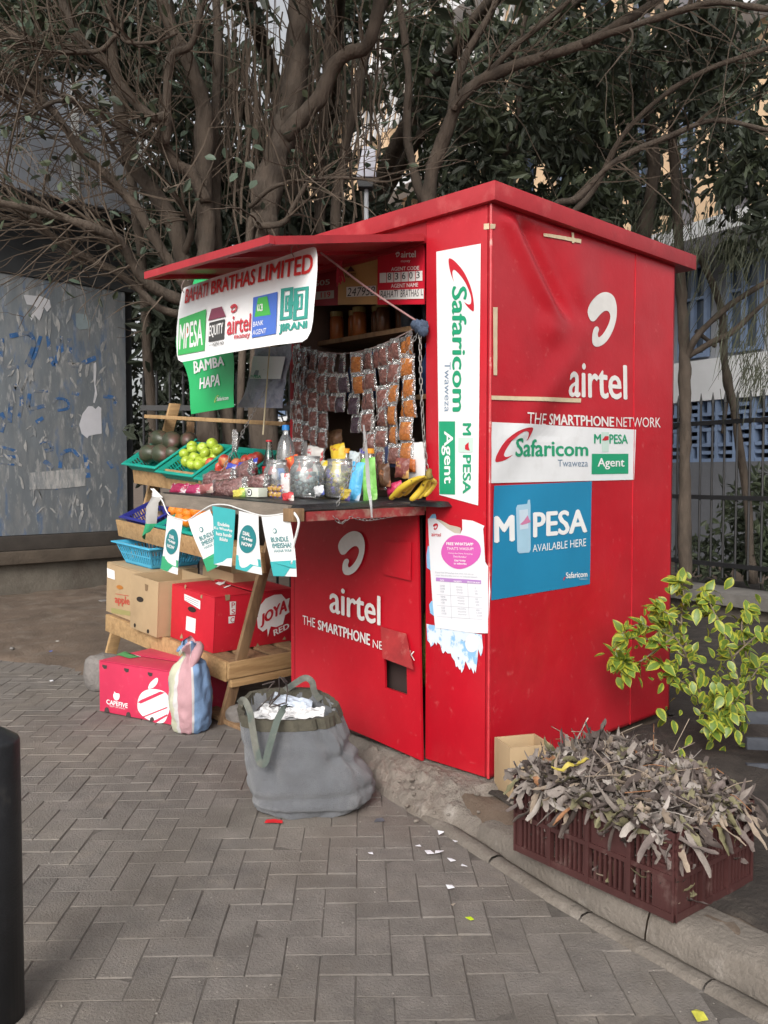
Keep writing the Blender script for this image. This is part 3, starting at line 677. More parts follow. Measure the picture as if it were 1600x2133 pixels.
bush('shaded_tree', 'shaded twiggy tree over the left metal shelter', atD(200, 1150, 8.6), [(180, 60, 260, 120, 6.4, 8.4), (360, 150, 130, 110, 6.8, 8.8), (90, 0, 220, 80, 6.2, 8)], 330, 24, .12, .24, [LEAFD, LEAFD, LEAFM, LEAFG], trunk=[([(330, 1150), (300, 600), (250, 200), (200, -100)], 7, 7, 12, 8)])
bush('dark_hedge', 'dark hedge in deep shade behind the railing and fruit rack', atD(430, 1150, 7.4), [(450, 900, 140, 170, 6.9, 7.9), (480, 700, 160, 120, 6.9, 8.2), (385, 650, 60, 110, 6.9, 8), (560, 560, 200, 100, 7, 8.3), (700, 480, 200, 60, 7, 8.4), (300, 700, 50, 300, 10.8, 12.2), (300, 520, 60, 120, 10.8, 12.2), (430, 400, 110, 90, 8.6, 10.2), (380, 520, 90, 110, 8.6, 10.2)], 760, 26, .15, .26, [LEAFD])
bush('backlit_tree', 'leafy tree in front of the cream pillars at upper right', atD(1500, 1150, 10.), [(1300, 120, 220, 110, 8.8, 10.6), (1540, 260, 110, 130, 8.8, 10.6), (1120, 180, 180, 140, 8.8, 10.6), (1340, 360, 150, 90, 8.8, 10.6), (960, 240, 150, 170, 8.8, 10.6)], 190, 24, .17, .30, [LEAFD, LEAFM], trunk=[([(1330, 1150), (1330, 500), (1300, 200), (1300, -100)], 10, 10, 16, 10)])
bush('low_shrub', 'low green shrub behind the railing at the right edge', atD(1580, 1190, 8.8), [(1575, 1060, 60, 70, 8.5, 9.6), (1500, 1150, 90, 40, 8.5, 9.6), (1590, 1150, 40, 50, 8.4, 9.)], 90, 20, .13, .2, [LEAFM, LEAFD])
# overhead canopy, mostly unseen, added to shade the stall from above
ct = thing('overhead_shade_tree', 'leafy tree canopy added overhead to shade the stall, mostly out of view', 'tree', V((4.6, 6.4, 0)))
b = MB()
for x, y in ((-1.5, 1.2), (1.5, 2.5), (1.6, -1.2), (3.4, .6), (-.6, 3.6)):
    e = V((x, y, 5.4)); s_ = V((4.6, 6.4, 3.4)); b.tube(crom([s_, s_.lerp(e, .4) + V((0, 0, .9)), e], 6), [lerp(.12, .03, i / 12) for i in range(13)], 6)
b.tube(crom([V((4.6, 6.4, 0)), V((4.7, 6.3, 2)), V((4.6, 6.4, 3.5))], 4), [.2] * 9, 8); b.build('trunk', BARK, ct, smooth=True)
b = MB()
for k in range(330):
    c = V((R.uniform(-1.6, 5.5), R.uniform(-1.2, 7.), R.uniform(4.6, 6.4))); b.m(R.randrange(2)); X_, Y_ = pix(c)
    if -100 < X_ < 1700 and 30 < Y_ < 1000: continue
    for _ in range(20): leaf(b, c + rv() * .42 * R.random(), rv() + V((0, 0, -.3)), R.uniform(.12, .22), R.uniform(.06, .10))
b.build('crown', [LEAFD, LEAFM], ct)
# ================================================================== KIOSK
RED = mat('red_paint', (.44, .006, .017), .32, .12, 2.2, .08, 18, dirt=[((.50, .030, .042), .65, .9, .44, .68), ((.33, .008, .014), .5, 1.7, .52, .72), ((.56, .08, .085), .5, 26., .62, .72), ((.22, .07, .05), .7, 55., .70, .76)])
REDF = mat('faded_red_paint', (.36, .022, .030), .45, .16, 4., .1, 30, dirt=[((.50, .10, .10), .5, 7., .56, .7), ((.2, .015, .02), .5, 3., .55, .7)])
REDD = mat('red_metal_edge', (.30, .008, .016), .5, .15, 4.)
INT = mat('kiosk_inside', (.13, .085, .065), .8, .25, 3.)
WOOD = mat('pale_wood', (.42, .265, .125), .72, .2, 5., .25, 60, stretch=(1, 9, 9), dirt=[((.26, .145, .06), .7, 2.6, .5, .66), ((.16, .09, .045), .6, 7., .60, .7)])
WOODB = mat('brown_wood', (.24, .145, .075), .8, .22, 5., .3, 60, stretch=(6, 6, 1.), dirt=[((.12, .07, .04), .7, 3., .5, .66)])
WOODG = mat('weathered_wood', (.22, .185, .15), .85, .22, 6., .3, 60, stretch=(6, 1, 6), dirt=[((.12, .10, .085), .6, 4., .5, .66)])
K = thing('kiosk', 'red sheet-metal kiosk with phone-network stickers and an open serving hatch', 'kiosk', (.75, .64, .12))
KD, KW, ZB, ZT = 1.5, 1.285, .12, 2.43
def ga(x, z, cx, cz, sx, sz): return math.exp(-((x - cx) / sx) ** 2 - ((z - cz) / sz) ** 2)
def dent(x, z):
    d = -.030 * ga(x, z, .11, 2.20, .09, .19) + .040 * ga(x, z, .34, 2.24, .13, .17) - .022 * ga(x, z, .40, 2.03, .09, .09) - .012 * ga(x, z, .62, 2.2, .12, .2)
    t = x - (.24 + (2.32 - z) * .95); ev = sstep(2.0, 2.12, z) * sstep(2.42, 2.36, z)
    d = ev * (-.022 * math.exp(-((t + .075) / .065) ** 2) + .026 * math.exp(-((t - .03) / .045) ** 2) + .010 * math.exp(-((t - .13) / .09) ** 2)) - .014 * ga(x, z, .43, 1.99, .10, .07) - .010 * ga(x, z, .62, 2.2, .12, .2) + .008 * ga(x, z, .9, 2.0, .2, .3)
    e = (z - 1.42) - .85 * (x - .05)
    d += -.013 * math.exp(-(e / .10) ** 2) * sstep(.0, .2, x) * sstep(.85, .4, x) + .008 * math.exp(-((e + .2) / .12) ** 2) * sstep(.9, .4, x)
    d += .004 * N3((x, 0, z), 2.2) + .0012 * N3((x, 3, z), 8)
    if z < 1.5: d *= .55
    return d * sstep(0, .06, x) * sstep(KD, KD - .06, x) * sstep(ZT, ZT - .06, z)
wr = MB().grid(lambda u, v: (KD * u, dent(KD * u, lerp(ZB, ZT, v)), lerp(ZB, ZT, v)), 90, 130, thick=(0, .02, 0)).build('side_wall', RED, K, smooth=True)
def SR_(x, y, l=0.): p = onY(x, y, 0.); return V((p.x, dent(p.x, p.z) - l, p.z))
def SF_(X0=0.):
    def S(x, y, l=0.): p = onX(x, y, X0); return V((X0 - l, p.y, p.z))
    return S
SF = SF_(0.)
fp = MB().box((0, 0.021, ZB), (.03, .352, ZT)).build('front_panel', RED, K, bevel=.003)
# corner strip with worn paint and weld seam of the side wall
MB().tube([(-.001, .001, lerp(ZB, ZT - .01, i / 40)) for i in range(41)], [.006 + .0016 * N3((0, 0, i), .9) for i in range(41)], 6).build('corner_seam', mat('worn_red_edge', (.50, .03, .04), .4, .2, 12., dirt=[((.62, .30, .26), .8, 16., .60, .68)]), wr)
xs = onY(1322, 700).x
MB().tube([(xs, -.001 + dent(xs, z), z) for z in [lerp(ZB, ZT - .01, i / 60) for i in range(61)]], [.0035 + .0015 * N3((1, 0, i), 1.3) for i in range(61)], 5).build('weld_seam', RED, wr)
# other walls, floor, jambs
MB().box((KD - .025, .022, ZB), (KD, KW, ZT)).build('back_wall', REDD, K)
MB().box((.0, KW - .025, ZB), (KD - .027, KW, ZT)).build('side_wall', RED, K)
MB().box((.03, .022, ZB), (KD - .027, KW - .027, ZB + .03)).build('floor', INT, K)
for args in (((.06, .05, ZB + .031), (.075, KW - .03, ZT - .1)),): pass
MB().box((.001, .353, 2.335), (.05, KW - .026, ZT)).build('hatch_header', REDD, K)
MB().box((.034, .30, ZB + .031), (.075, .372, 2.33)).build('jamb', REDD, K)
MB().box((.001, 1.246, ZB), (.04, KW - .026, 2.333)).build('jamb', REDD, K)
MB().box((KD - .06, .03, ZB + .04), (KD - .028, KW - .03, ZT - .01)).build('lining', INT, K)
MB().box((.05, KW - .045, ZB + .04), (KD - .065, KW - .028, ZT - .01)).build('lining', INT, K)
MB().box((.08, .070, ZB + .04), (KD - .065, .080, ZT - .01)).build('lining', INT, K)
# roof tray
rf = MB().box((-.026, -.036, 2.425), (KD + .16, KW + .05, 2.50)).build('roof', REDF, K, bevel=.004)
# awning flap
aw = [V((.0, .36, 2.355)), V((-.80, .385, 2.205)), V((-.80, 1.25, 2.22)), V((.0, 1.33, 2.355))]
awn = MB().slab(aw, (0, 0, .012)).build('awning_flap', REDF, K)
def bar(p, q, wd, ht, nm, mt, par, up=V((0, 0, 1))):
    d = (q - p).normalized(); s = d.cross(up).normalized() * wd / 2; u = s.cross(d).normalized() * ht
    return MB().hexa([p - s, p + s, q + s, q - s], [p - s + u, p + s + u, q + s + u, q - s + u]).build(nm, mt, par, fix=True)
dn = V((0, 0, -.017))
bar(aw[1] + dn + V((.0, -.015, 0)), aw[2] + dn + V((0, .02, 0)), .024, .030, 'awning_rim', REDF, awn); bar(aw[0] + dn + V((-.02, -.005, 0)), aw[1] + dn + V((.016, -.005, 0)), .024, .030, 'awning_rim', REDF, awn); bar(aw[3] + dn + V((-.02, .006, 0)), aw[2] + dn + V((.016, .006, 0)), .024, .030, 'awning_rim', REDF, awn)
for t in (.33, .66): bar(aw[0].lerp(aw[3], t) + dn * 1.0 + V((-.03, 0, 0)), aw[1].lerp(aw[2], t) + dn * 1.0 + V((.02, 0, 0)), .025, .034, 'awning_rib', REDD, awn)
# lower door with torn metal
z4 = lambda x, y: (460 + x / 2.667, 1020 + y / 2.667)
def Z4(*p): return [z4(*q) for q in p]
SD = SF_(-.022)
dc = dict(tl=SD(614, 1040), tr=SD(869, 1040), br=SD(879, 1585), bl=SD(616, 1470))
def dpt(u, v, x=0.):   # u 0 left .. 1 right, v 0 bottom .. 1 top
    a = dc['bl'].lerp(dc['br'], u); c = dc['tl'].lerp(dc['tr'], u); p = a.lerp(c, v); return V((-.022 + x + .006 * N3(p, 2.2) * math.sin(math.pi * u), p.y, p.z))
us = [0, .25, .5, .745, .905, 1]; hv = lambda u: .0
vs_ = [0, .08, .235, .36, .7, 1]
b = MB()
for i in range(5):
    for j in range(5):
        if i == 3 and j == 2: continue
        for ii in range(3):
            for jj in range(3):
                g = lambda a, c: dpt(lerp(us[i], us[i + 1], a), lerp(vs_[j], vs_[j + 1], c))
                b.poly([g(ii / 3, jj / 3), g((ii + 1) / 3, jj / 3), g((ii + 1) / 3, (jj + 1) / 3), g(ii / 3, (jj + 1) / 3)])
dr = b.build('lower_door', RED, K)
md = dr.modifiers.new('solid', 'SOLIDIFY'); md.thickness = .012; md.offset = -1
bmm = bmesh.new(); bmm.from_mesh(dr.data); bmesh.ops.remove_doubles(bmm, verts=bmm.verts, dist=.0006); bmesh.ops.recalc_face_normals(bmm, faces=bmm.faces); bmm.to_mesh(dr.data); bmm.free()
MB().box((.045, .42, ZB + .04), (.055, 1.24, 1.19)).build('door_lining', mat('door_lining', (.035, .02, .018), .8), K)
gb = MB().lathe([(.02, 0), (.14, .02), (.17, .12), (.15, .25), (.08, .33), (.02, .35)], 18, (.30, .52, ZB + .24), f=lambda t, i, p: p * (1 + .12 * N3((math.cos(t), math.sin(t), i), 1.4))).build('stored_sack', mat('green_sack', (.18, .22, .04), .6, .3, 8.), K, smooth=True)
SDp = SF_(-.030)
pr = Print(SDp, .0); pr.poly([z4(905, 290), z4(1060, 292), z4(1057, 505), z4(985, 488), z4(908, 470)]); o = pr.done('welded_plate', RED, dr); o.modifiers.new('s', 'SOLIDIFY').thickness = .004
fl = [SDp(*z4(890, 760)), SDp(*z4(1030, 800)), SF_(-.055)(*z4(1072, 1000)), SF_(-.055)(*z4(900, 935))]
MB().slab(fl, (-.002, 0, 0)).build('torn_flap', mat('dull_red', (.30, .02, .022), .6, .25, 12., dirt=[((.42, .13, .11), .6, 18., .56, .7)]), dr)
SDl = SF_(-.0305)
pr = Print(SDl, .001); pr.poly(LOGO, Z4((653, 228), (800, 232), (800, 474), (653, 472))); pr.text('airtel', Z4((605, 520), (888, 592), (888, 757), (605, 680)), .022)
pr.text('THE', Z4((455, 697), (525, 715), (525, 765), (455, 747))).text('SMARTPHONE', Z4((540, 722), (830, 802), (830, 866), (540, 776)), .03).text('NE', Z4((845, 832), (900, 845), (900, 890), (845, 876))).text('K', Z4((1050, 892), (1080, 900), (1080, 950), (1050, 940)))
WPAINT = mat('white_wall_paint', (.72, .70, .68), .5, .05, 20.)
pr.done('painted_lettering', WPAINT, dr, 'white painted phone-network logo and slogan on the lower door')
# ---- counter
CT = [V((.02, .34, 1.237)), V((-.70, .36, 1.232)), V((-.70, 1.36, 1.266)), V((.02, 1.27, 1.264))]
def cz(x, y):
    u = (.02 - x) / .72; a = lerp(CT[0].z, CT[1].z, u); c = lerp(CT[3].z, CT[2].z, u); return lerp(a, c, (y - .34) / 1.0)
cn = MB().slab(CT, (0, 0, -.02)).build('counter_board', WOODG, K, fix=True)
bar(CT[1] + V((-.008, .03, -.050)), CT[2] + V((-.008, .0, -.052)), .022, .056, 'front_plank', WOODG, cn)
bar(CT[0] + V((-.06, -.01, -.055)), CT[1] + V((.03, -.012, -.055)), .02, .036, 'side_plank', mat('worn_red_wood', (.26, .03, .03), .7, .3, 8., dirt=[((.30, .22, .17), .8, 11., .5, .62)]), cn)
MB().box((-.745, .325, 1.178), (-.69, .385, 1.227)).build('corner_block', WOODB, cn, bevel=.003)
BP = mat('black_plastic_sheet', (.018, .018, .02), .42, .3, 9., .5, 14)
def cov(u, v):
    x = lerp(.05, -.712, u); y = lerp(.20 if u < .2 else .335, 1.33, v); z = cz(x, y) + .006 + .006 * abs(N3((x, y, 1), 9))
    if u > .985: z -= .022
    if v < .02: z -= .02
    return (x, y, z)
MB().grid(cov, 44, 50).build('black_cover', BP, cn, smooth=True)
# ---- interior shelves with goods
for z, nm in ((2.03, 0), (1.715, 1)):
    MB().box((.14, .09, z - .022), (.42, 1.235, z)).build('shelf', WOODB, K)
# ---- right wall print
z5_ = lambda x, y: (860 + x / 2.37, 360 + y / 2.37)
def Z5(*p): return [z5_(*q) for q in p]
pr = Print(SR_, .0022); pr.poly(LOGO, Z5((862, 587), (1010, 590), (1010, 858), (862, 855))); pr.text('airtel', Z5((770, 920), (1058, 950), (1058, 1122), (770, 1106)), .022)
pr.text('THE', Z5((553, 1182), (655, 1190), (655, 1247), (553, 1240))).text('SMARTPHONE', Z5((672, 1188), (992, 1205), (992, 1254), (672, 1244)), .03).text('NETWORK', Z5((1003, 1206), (1220, 1208), (1220, 1257), (1003, 1254)))
pr.done('painted_lettering', WPAINT, wr, 'white painted phone-network logo, name and slogan on the side wall')
def sticker(S, q, mt, name, label, nu=24, nv=10, lift=.003, thick=.0):
    pr = Print(S, lift); pr.rect(q, nu, nv); return pr.done(name, mt, K, label)
VIN = mat('white_vinyl', (.74, .75, .77), .4, .05, 5., dirt=[((.60, .60, .60), .4, 9., .58, .72)])
q = Z5((387, 1230), (1098, 1268), (1090, 1515), (375, 1532))
s1 = sticker(SR_, q, VIN, 'wall_sticker', 'wide white network sticker with red swoosh across the side wall')
GRN = GREENP
pr = Print(SR_, .0045); pr.m(0).text('Safaricom', Z5((500, 1308), (862, 1332), (862, 1398), (500, 1402)), .028).m(1).text('Twaweza', Z5((712, 1416), (860, 1416), (860, 1450), (712, 1450)))
pr.m(2).poly(SWOOSH, Z5((405, 1258), (580, 1258), (580, 1428), (405, 1428))).m(0).text('M', Z5((890, 1290), (925, 1290), (925, 1336), (890, 1336)), .03).text('PESA', Z5((966, 1290), (1057, 1292), (1057, 1338), (966, 1338)), .03)
pr.m(3).rect(Z5((927, 1280), (965, 1280), (962, 1378), (930, 1378))).m(0).rect(Z5((880, 1387), (1060, 1387), (1060, 1485), (878, 1488)))
pr.done('print', [GRN, flat('slate_print', (.16, .24, .34)), REDP, flat('mint_print', (.52, .66, .60))], s1)
pr = Print(SR_, .0055); pr.m(0).text('Agent', Z5((907, 1408), (1040, 1408), (1040, 1464), (907, 1464)), .02).m(1).poly([z5_(*p) for p in ((928, 1320), (945, 1300), (962, 1300), (962, 1318), (945, 1322))]); pr.done('print', [WHITE, REDP], s1)
BLV = mat('blue_vinyl', (.012, .215, .40), .4, .07, 3.)
q = Z5((400, 1545), (882, 1523), (872, 2030), (385, 2110))
s2 = sticker(SR_, q, BLV, 'wall_sticker', 'blue mobile-money poster with a pale phone stuck low on the side wall', lift=.0024)
pr = Print(SR_, .0042); pr.m(0).text('M', Z5((398, 1695), (500, 1688), (500, 1818), (398, 1828)), .045).text('PESA', Z5((590, 1675), (858, 1658), (858, 1775), (590, 1802)), .035).text('AVAILABLE HERE', Z5((588, 1836), (852, 1804), (852, 1842), (588, 1872)))
pr.text('Safaricom', Z5((752, 1972), (858, 1966), (858, 1994), (752, 2002)), .025).m(1).text('Twaweza', Z5((815, 1999), (858, 1997), (858, 2008), (815, 2010)))
pr.poly([z5_(*p) for p in ((515, 1640), (562, 1634), (566, 1615), (576, 1612), (578, 1640), (578, 1860), (570, 1874), (522, 1878), (512, 1868), (508, 1655))])
pr.m(3).poly([z5_(*p) for p in ((738, 2012), (742, 1998), (752, 1990), (748, 2000), (744, 2010))])
pr.done('print', [WHITE, flat('pale_blue_print', (.36, .56, .70)), flat('lilac_print', (.55, .45, .62)), REDP], s2)
pr = Print(SR_, .0052); pr.m(0).poly([z5_(*p) for p in ((522, 1665), (564, 1660), (566, 1755), (524, 1762))]).m(1); pr.done('print', [flat('screen_print', (.55, .66, .76)), REDP], s2)
pr = Print(SR_, .0060); pr.poly([z5_(*p) for p in ((524, 1735), (545, 1715), (562, 1690), (570, 1712), (580, 1722), (555, 1732), (535, 1738))]); pr.done('print', flat('pink_print', (.58, .20, .36)), s2)
TAPE = mat('masking_tape', (.62, .50, .34), .7, .12, 20.)
for q_ in (((648, 297), (826, 330), (822, 350), (650, 312)), ((778, 296), (790, 296), (788, 348), (777, 348)), ((392, 664), (415, 664), (412, 1000), (394, 998)), ((384, 1100), (832, 1114), (830, 1134), (384, 1120)), ((378, 252), (404, 254), (402, 276), (378, 278))):
    b = Print(SR_, .0045 + .0006 * (q_[0][0] == 778)); b.rect(Z5(*q_), 24, 3); b.done('tape_strip', TAPE, wr)
# ---- front panel: tall sticker
q = Z5((118, 390), (338, 350), (325, 1642), (133, 1590))
s3 = sticker(SF, q, VIN, 'front_sticker', 'tall white network sticker with lettering turned sideways beside the hatch', 6, 6)
pr = Print(SF, .0045); pr.m(0).text('Safaricom', Z5((272, 560), (262, 1180), (199, 1180), (196, 560)), .028).m(1).text('Twaweza', Z5((190, 935), (188, 1180), (160, 1180), (160, 935)))
pr.m(2).poly(SWOOSH, Z5((305, 430), (305, 680), (180, 660), (180, 425))).m(0).rect(Z5((132, 1227), (212, 1227), (212, 1588), (135, 1585))).text('M', Z5((292, 1236), (292, 1296), (250, 1296), (250, 1236)), .03).text('PESA', Z5((292, 1392), (290, 1585), (250, 1585), (250, 1392)), .03)
pr.m(3).rect(Z5((300, 1308), (300, 1380), (228, 1380), (228, 1308)))
pr.done('print', [GRN, flat('slate_print', (.16, .24, .34)), REDP, flat('mint_print', (.52, .66, .60))], s3)
pr = Print(SF, .0055); pr.m(0).text('Agent', Z5((203, 1275), (203, 1535), (146, 1535), (146, 1275)), .02).m(1).poly([z5_(*p) for p in ((280, 1330), (262, 1345), (262, 1365), (285, 1372), (280, 1352))]); pr.done('print', [WHITE, REDP], s3)
pr = Print(SF, .002); pr.poly([z5_(*p) for p in ((352, 252), (378, 250), (378, 278), (352, 280))]); pr.done('tape_strip', TAPE, fp)
# ---- torn paper notice on the front panel
z8 = lambda x, y: (880 + x / 5.6125, 1040 + y / 5.6125)
def Z8(*p): return [z8(*q) for q in p]
tp = thing('torn_notice', 'torn white tariff notice with pink bubble pasted low on the kiosk front', 'notice', SF(950, 1310))
PAPW = mat('notice_paper', (.70, .71, .75), .55, .05, 4.)
pr = Print(SF, .006); pr.poly(Z8((75, 225), (160, 220), (200, 255), (300, 340), (390, 395), (455, 400), (478, 350), (475, 235), (600, 250), (735, 310), (720, 350), (727, 420), (745, 730), (790, 800), (805, 1080), (775, 1565), (600, 1560), (160, 1500), (130, 1200), (105, 830), (85, 430))); o = pr.done('sheet', PAPW, tp)
pr = Print(SF, .0065); pr.poly(Z8((160, 228), (230, 245), (330, 300), (420, 320), (462, 335), (455, 400), (390, 395), (300, 340), (200, 255))); pr.done('curled_edge', mat('paper_back', (.45, .40, .33), .8, .1, 9.), tp)
pr = Print(SF, .0075); pr.m(0).poly([z8(465 + 228 * math.cos(t) * (1 + .04 * math.cos(2 * t + 1)), 610 + 198 * math.sin(t) * (1 + .05 * math.cos(3 * t + .6))) for t in [i * math.pi / 18 for i in range(36)]])
pr.m(1).rect(Z8((172, 912), (700, 945), (700, 990), (172, 955))).m(2).text('airtel', Z8((120, 382), (230, 395), (230, 435), (120, 432)), .015).poly(LOGO, Z8((138, 280), (195, 280), (195, 356), (138, 356)))
pr.m(3).text('Enjoy free WhatsApp that does not use up', Z8((165, 842), (610, 865), (610, 888), (165, 866))).text('your data bundles and at no reduced speeds', Z8((168, 875), (655, 900), (655, 922), (168, 898)))
for k in range(4):
    y = 985 + k * 128 + (2 if k else 0)
    if k: pr.rect(Z8((182, y - 6), (712, y + 30), (712, y + 33), (182, y - 3)))
for xx in (335, 540): pr.rect(Z8((xx, 960), (xx + 3, 960), (xx + 22, 1395), (xx + 19, 1395)))
rows = [('20MB', 'Daily', '5'), ('50MB', 'Daily', '10'), ('1GB', 'Daily', '99'), ('70MB', 'Weekly', '50'), ('200MB', 'Weekly', '100'), ('1GB', 'Weekly', '250'), ('1GB', 'Monthly', '500'), ('3GB', 'Monthly', '1,000'), ('10GB', 'Monthly', '2,500')]
for k, rw in enumerate(rows):
    y = 1000 + (k // 3) * 128 + (k % 3) * 33
    for c, (t_, xx) in enumerate(zip(rw, (218, 412, 625))): pr.text(t_, Z8((xx + k * 2.6, y + c * 14), (xx + 14 * len(t_) + k * 2.6, y + c * 14 + 2), (xx + 14 * len(t_) + k * 2.6, y + c * 14 + 22), (xx + k * 2.6, y + c * 14 + 20)))
pr.done('print', [flat('magenta_print', (.58, .10, .40)), flat('violet_print', (.42, .22, .52)), REDP, flat('pale_grey_print', (.38, .40, .46))], tp)
pr = Print(SF, .0082); pr.text('FREE WHATSAPP', Z8((295, 500), (610, 508), (610, 542), (295, 534)), .03).text("THAT'S WASSUP!", Z8((300, 556), (612, 562), (612, 594), (300, 590))).text('Using the New Amazing', Z8((318, 618), (600, 630), (600, 650), (318, 638))).text('Data Bundles!', Z8((378, 655), (528, 664), (528, 684), (378, 676)))
pr.text('Dial *544#', Z8((390, 702), (520, 708), (520, 730), (390, 726)), .03).text('to subscribe', Z8((382, 736), (532, 742), (532, 764), (382, 758)), .03).text('DATA', Z8((222, 934), (268, 937), (268, 957), (222, 954)), .02).text('VALIDITY', Z8((380, 947), (475, 953), (475, 973), (380, 967)), .02).text('PRICE IN KSH', Z8((540, 956), (688, 964), (688, 984), (540, 976)), .02); pr.done('print', WHITE, tp)
tq = thing('poster_remnant', 'ragged blue and white poster remnant beneath the torn notice', 'poster', SF(940, 1400))
PBLU = mat('remnant_paper', (.62, .70, .78), .6, .08, 5., dirt=[((.22, .45, .72), .95, 16., .50, .56), ((.05, .06, .14), .9, 30., .62, .66)])
pr = Print(SF, .004); pr.poly(Z8((55, 1455), (155, 1475), (400, 1530), (700, 1580), (715, 1730), (705, 1800), (688, 1835), (660, 1750), (648, 1900), (630, 2030), (618, 1985), (605, 2040), (575, 1960), (560, 1995), (510, 1890), (490, 1980), (465, 2030), (455, 1985), (440, 1990), (420, 1950), (400, 1960), (385, 1890), (350, 1840), (340, 1800), (300, 1800), (275, 1770), (255, 1800), (240, 1790), (215, 1700), (180, 1670), (175, 1705), (150, 1670), (135, 1700), (105, 1725), (95, 1680), (65, 1650))); pr.done('sheet', PBLU, tq)
pr = Print(SF, .0052); pr.ell(*z8(588, 1680), 14, 19); pr.done('white_disc', PAPW, tq)
pr = Print(SF, .004); pr.poly(Z8((72, 540), (105, 560), (118, 800), (110, 835), (60, 800), (55, 650))).poly(Z8((85, 225), (120, 175), (160, 170), (172, 225))).poly(Z8((85, 1230), (115, 1185), (150, 1200), (150, 1370), (100, 1330))); pr.done('side_strip', mat('blue_strip', (.22, .45, .68), .6, .15, 14.), tq)

# ================================================================== BOARDS, BANNER AND POSTERS
z7 = lambda x, y: (600 + x / 4.445, 480 + y / 4.445)
def Z7(*p): return [z7(*q) for q in p]
SA = SF_(.022)
ag = thing('agent_board', 'red agent-code board with handwritten digits hung at the top of the hatch', 'sign', SA(836, 632))
b = MB().slab([SA(*z7(*p)) for p in ((830, 165), (1262, 140), (1262, 683), (828, 687))], (.006, 0, 0)).build('board', mat('red_board', (.52, .012, .03), .4, .06, 5.), ag, fix=True)
pr = Print(SA, .003); pr.m(0).text('airtel', Z7((1050, 195), (1187, 188), (1187, 250), (1050, 252)), .02).poly(LOGO, Z7((1000, 200), (1038, 198), (1038, 246), (1000, 248))).text('money', Z7((1050, 281), (1135, 276), (1135, 302), (1050, 304)))
pr.text('AGENT CODE', Z7((960, 342), (1218, 330), (1218, 364), (960, 377)), .012).text('AGENT NAME', Z7((958, 497), (1210, 485), (1210, 522), (958, 534)), .012)
for k in range(6):
    x0, x1 = 853 + k * 67, 853 + k * 67 + 61; y0 = 396 - k * 3.6; pr.rect(Z7((x0, y0), (x1, y0 - 3), (x1, y0 + 88), (x0, y0 + 91)))
pr.rect(Z7((850, 556), (1260, 541), (1260, 632), (850, 641))); pr.done('print', flat('cream_print', (.72, .70, .68)), ag)
pr = Print(SA, .0045)
for k, d in enumerate('83603'):
    x0 = 930 + k * 66; y0 = 398 - k * 4; pr.text(d, Z7((x0, y0), (x0 + 32, y0 - 1), (x0 + 32, y0 + 62), (x0, y0 + 63)), .0)
pr.text('BAHATI', Z7((862, 562), (1025, 552), (1025, 616), (862, 628)), .0, .15).text('BRATHAS', Z7((1048, 550), (1218, 545), (1218, 612), (1048, 620)), .0, .15).text('L', Z7((1238, 545), (1256, 544), (1256, 600), (1238, 602))); pr.done('handwriting', BLACK, ag)
SE = SF_(.05)
eq = thing('bank_agent_board', 'tan bank agent board with a handwritten number behind the red strings', 'sign', SE(745, 635))
MB().slab([SE(*z7(*p)) for p in ((468, 190), (828, 170), (828, 684), (462, 688))], (.006, 0, 0)).build('board', mat('tan_board', (.46, .27, .10), .45, .12, 5.), eq, fix=True)
pr = Print(SE, .003); pr.m(0).text('EQUITY', Z7((535, 398), (635, 393), (635, 436), (535, 442)), .02).poly(Z7((545, 385), (585, 330), (625, 378))).m(1).rect(Z7((545, 525), (820, 512), (820, 606), (545, 618))); pr.done('print', [flat('dark_brown_print', (.06, .02, .02)), flat('cream_print', (.72, .70, .68))], eq)
pr = Print(SE, .0045); pr.text('247958', Z7((552, 535), (812, 518), (812, 600), (552, 612)), .0, .2); pr.done('handwriting', BLACK, eq)
SG = SF_(.09)
rb = thing('till_number_board', 'dark red till board half hidden by the banner edge', 'sign', SG(670, 640))
MB().slab([SG(*z7(*p)) for p in ((150, 215), (462, 200), (462, 692), (150, 700))], (.006, 0, 0)).build('board', mat('dark_red_board', (.30, .012, .025), .5, .1, 5.), rb, fix=True)
pr = Print(SG, .003); pr.rect(Z7((240, 330), (450, 295), (450, 312), (240, 350))).text('505', Z7((248, 468), (392, 452), (392, 500), (248, 520)), .02).rect(Z7((235, 572), (430, 555), (430, 628), (235, 645))); pr.done('print', flat('dull_cream_print', (.46, .43, .40)), rb)
pr = Print(SG, .0045); pr.text('1 119', Z7((255, 580), (400, 566), (400, 618), (255, 632)), .02); pr.done('handwriting', REDP, rb)
# banner
z9 = lambda x, y: (350 + x / 5.161, 500 + y / 5.161)
def Z9(*p): return [z9(*q) for q in p]
def SBn(x, y, l=0.):
    p = onX(x, y, -.6); t = (p.z - 1.85) / .38; s = (p.y - .4) / .96
    return V((-.6 - l - .020 * math.sin(math.pi * max(0, min(1, s))) + .03 * max(0, min(1.1, t)) + .004 * N3((p.y, 0, p.z), 6), p.y, p.z))
bn = thing('hanging_banner', 'white agent banner with company logos hung under the awning', 'banner', onX(510, 740, -.6))
outl = Z9((92, 560), (112, 505), (160, 488), (480, 395), (800, 300), (1130, 195), (1400, 85), (1500, 58), (1528, 70), (1545, 150), (1556, 300), (1556, 500), (1545, 700), (1540, 860), (1525, 980), (1490, 1060), (1440, 1096), (1200, 1130), (900, 1180), (600, 1232), (300, 1290), (150, 1312), (108, 1290), (88, 1240), (72, 1100), (68, 950), (76, 780), (84, 660))
BAN = mat('banner_vinyl', (.84, .84, .85), .22, .03, 4., spec=.6)
b = MB(); 
cxy = z9(815, 700); N_o = len(outl); 
for r_ in range(6):
    pass
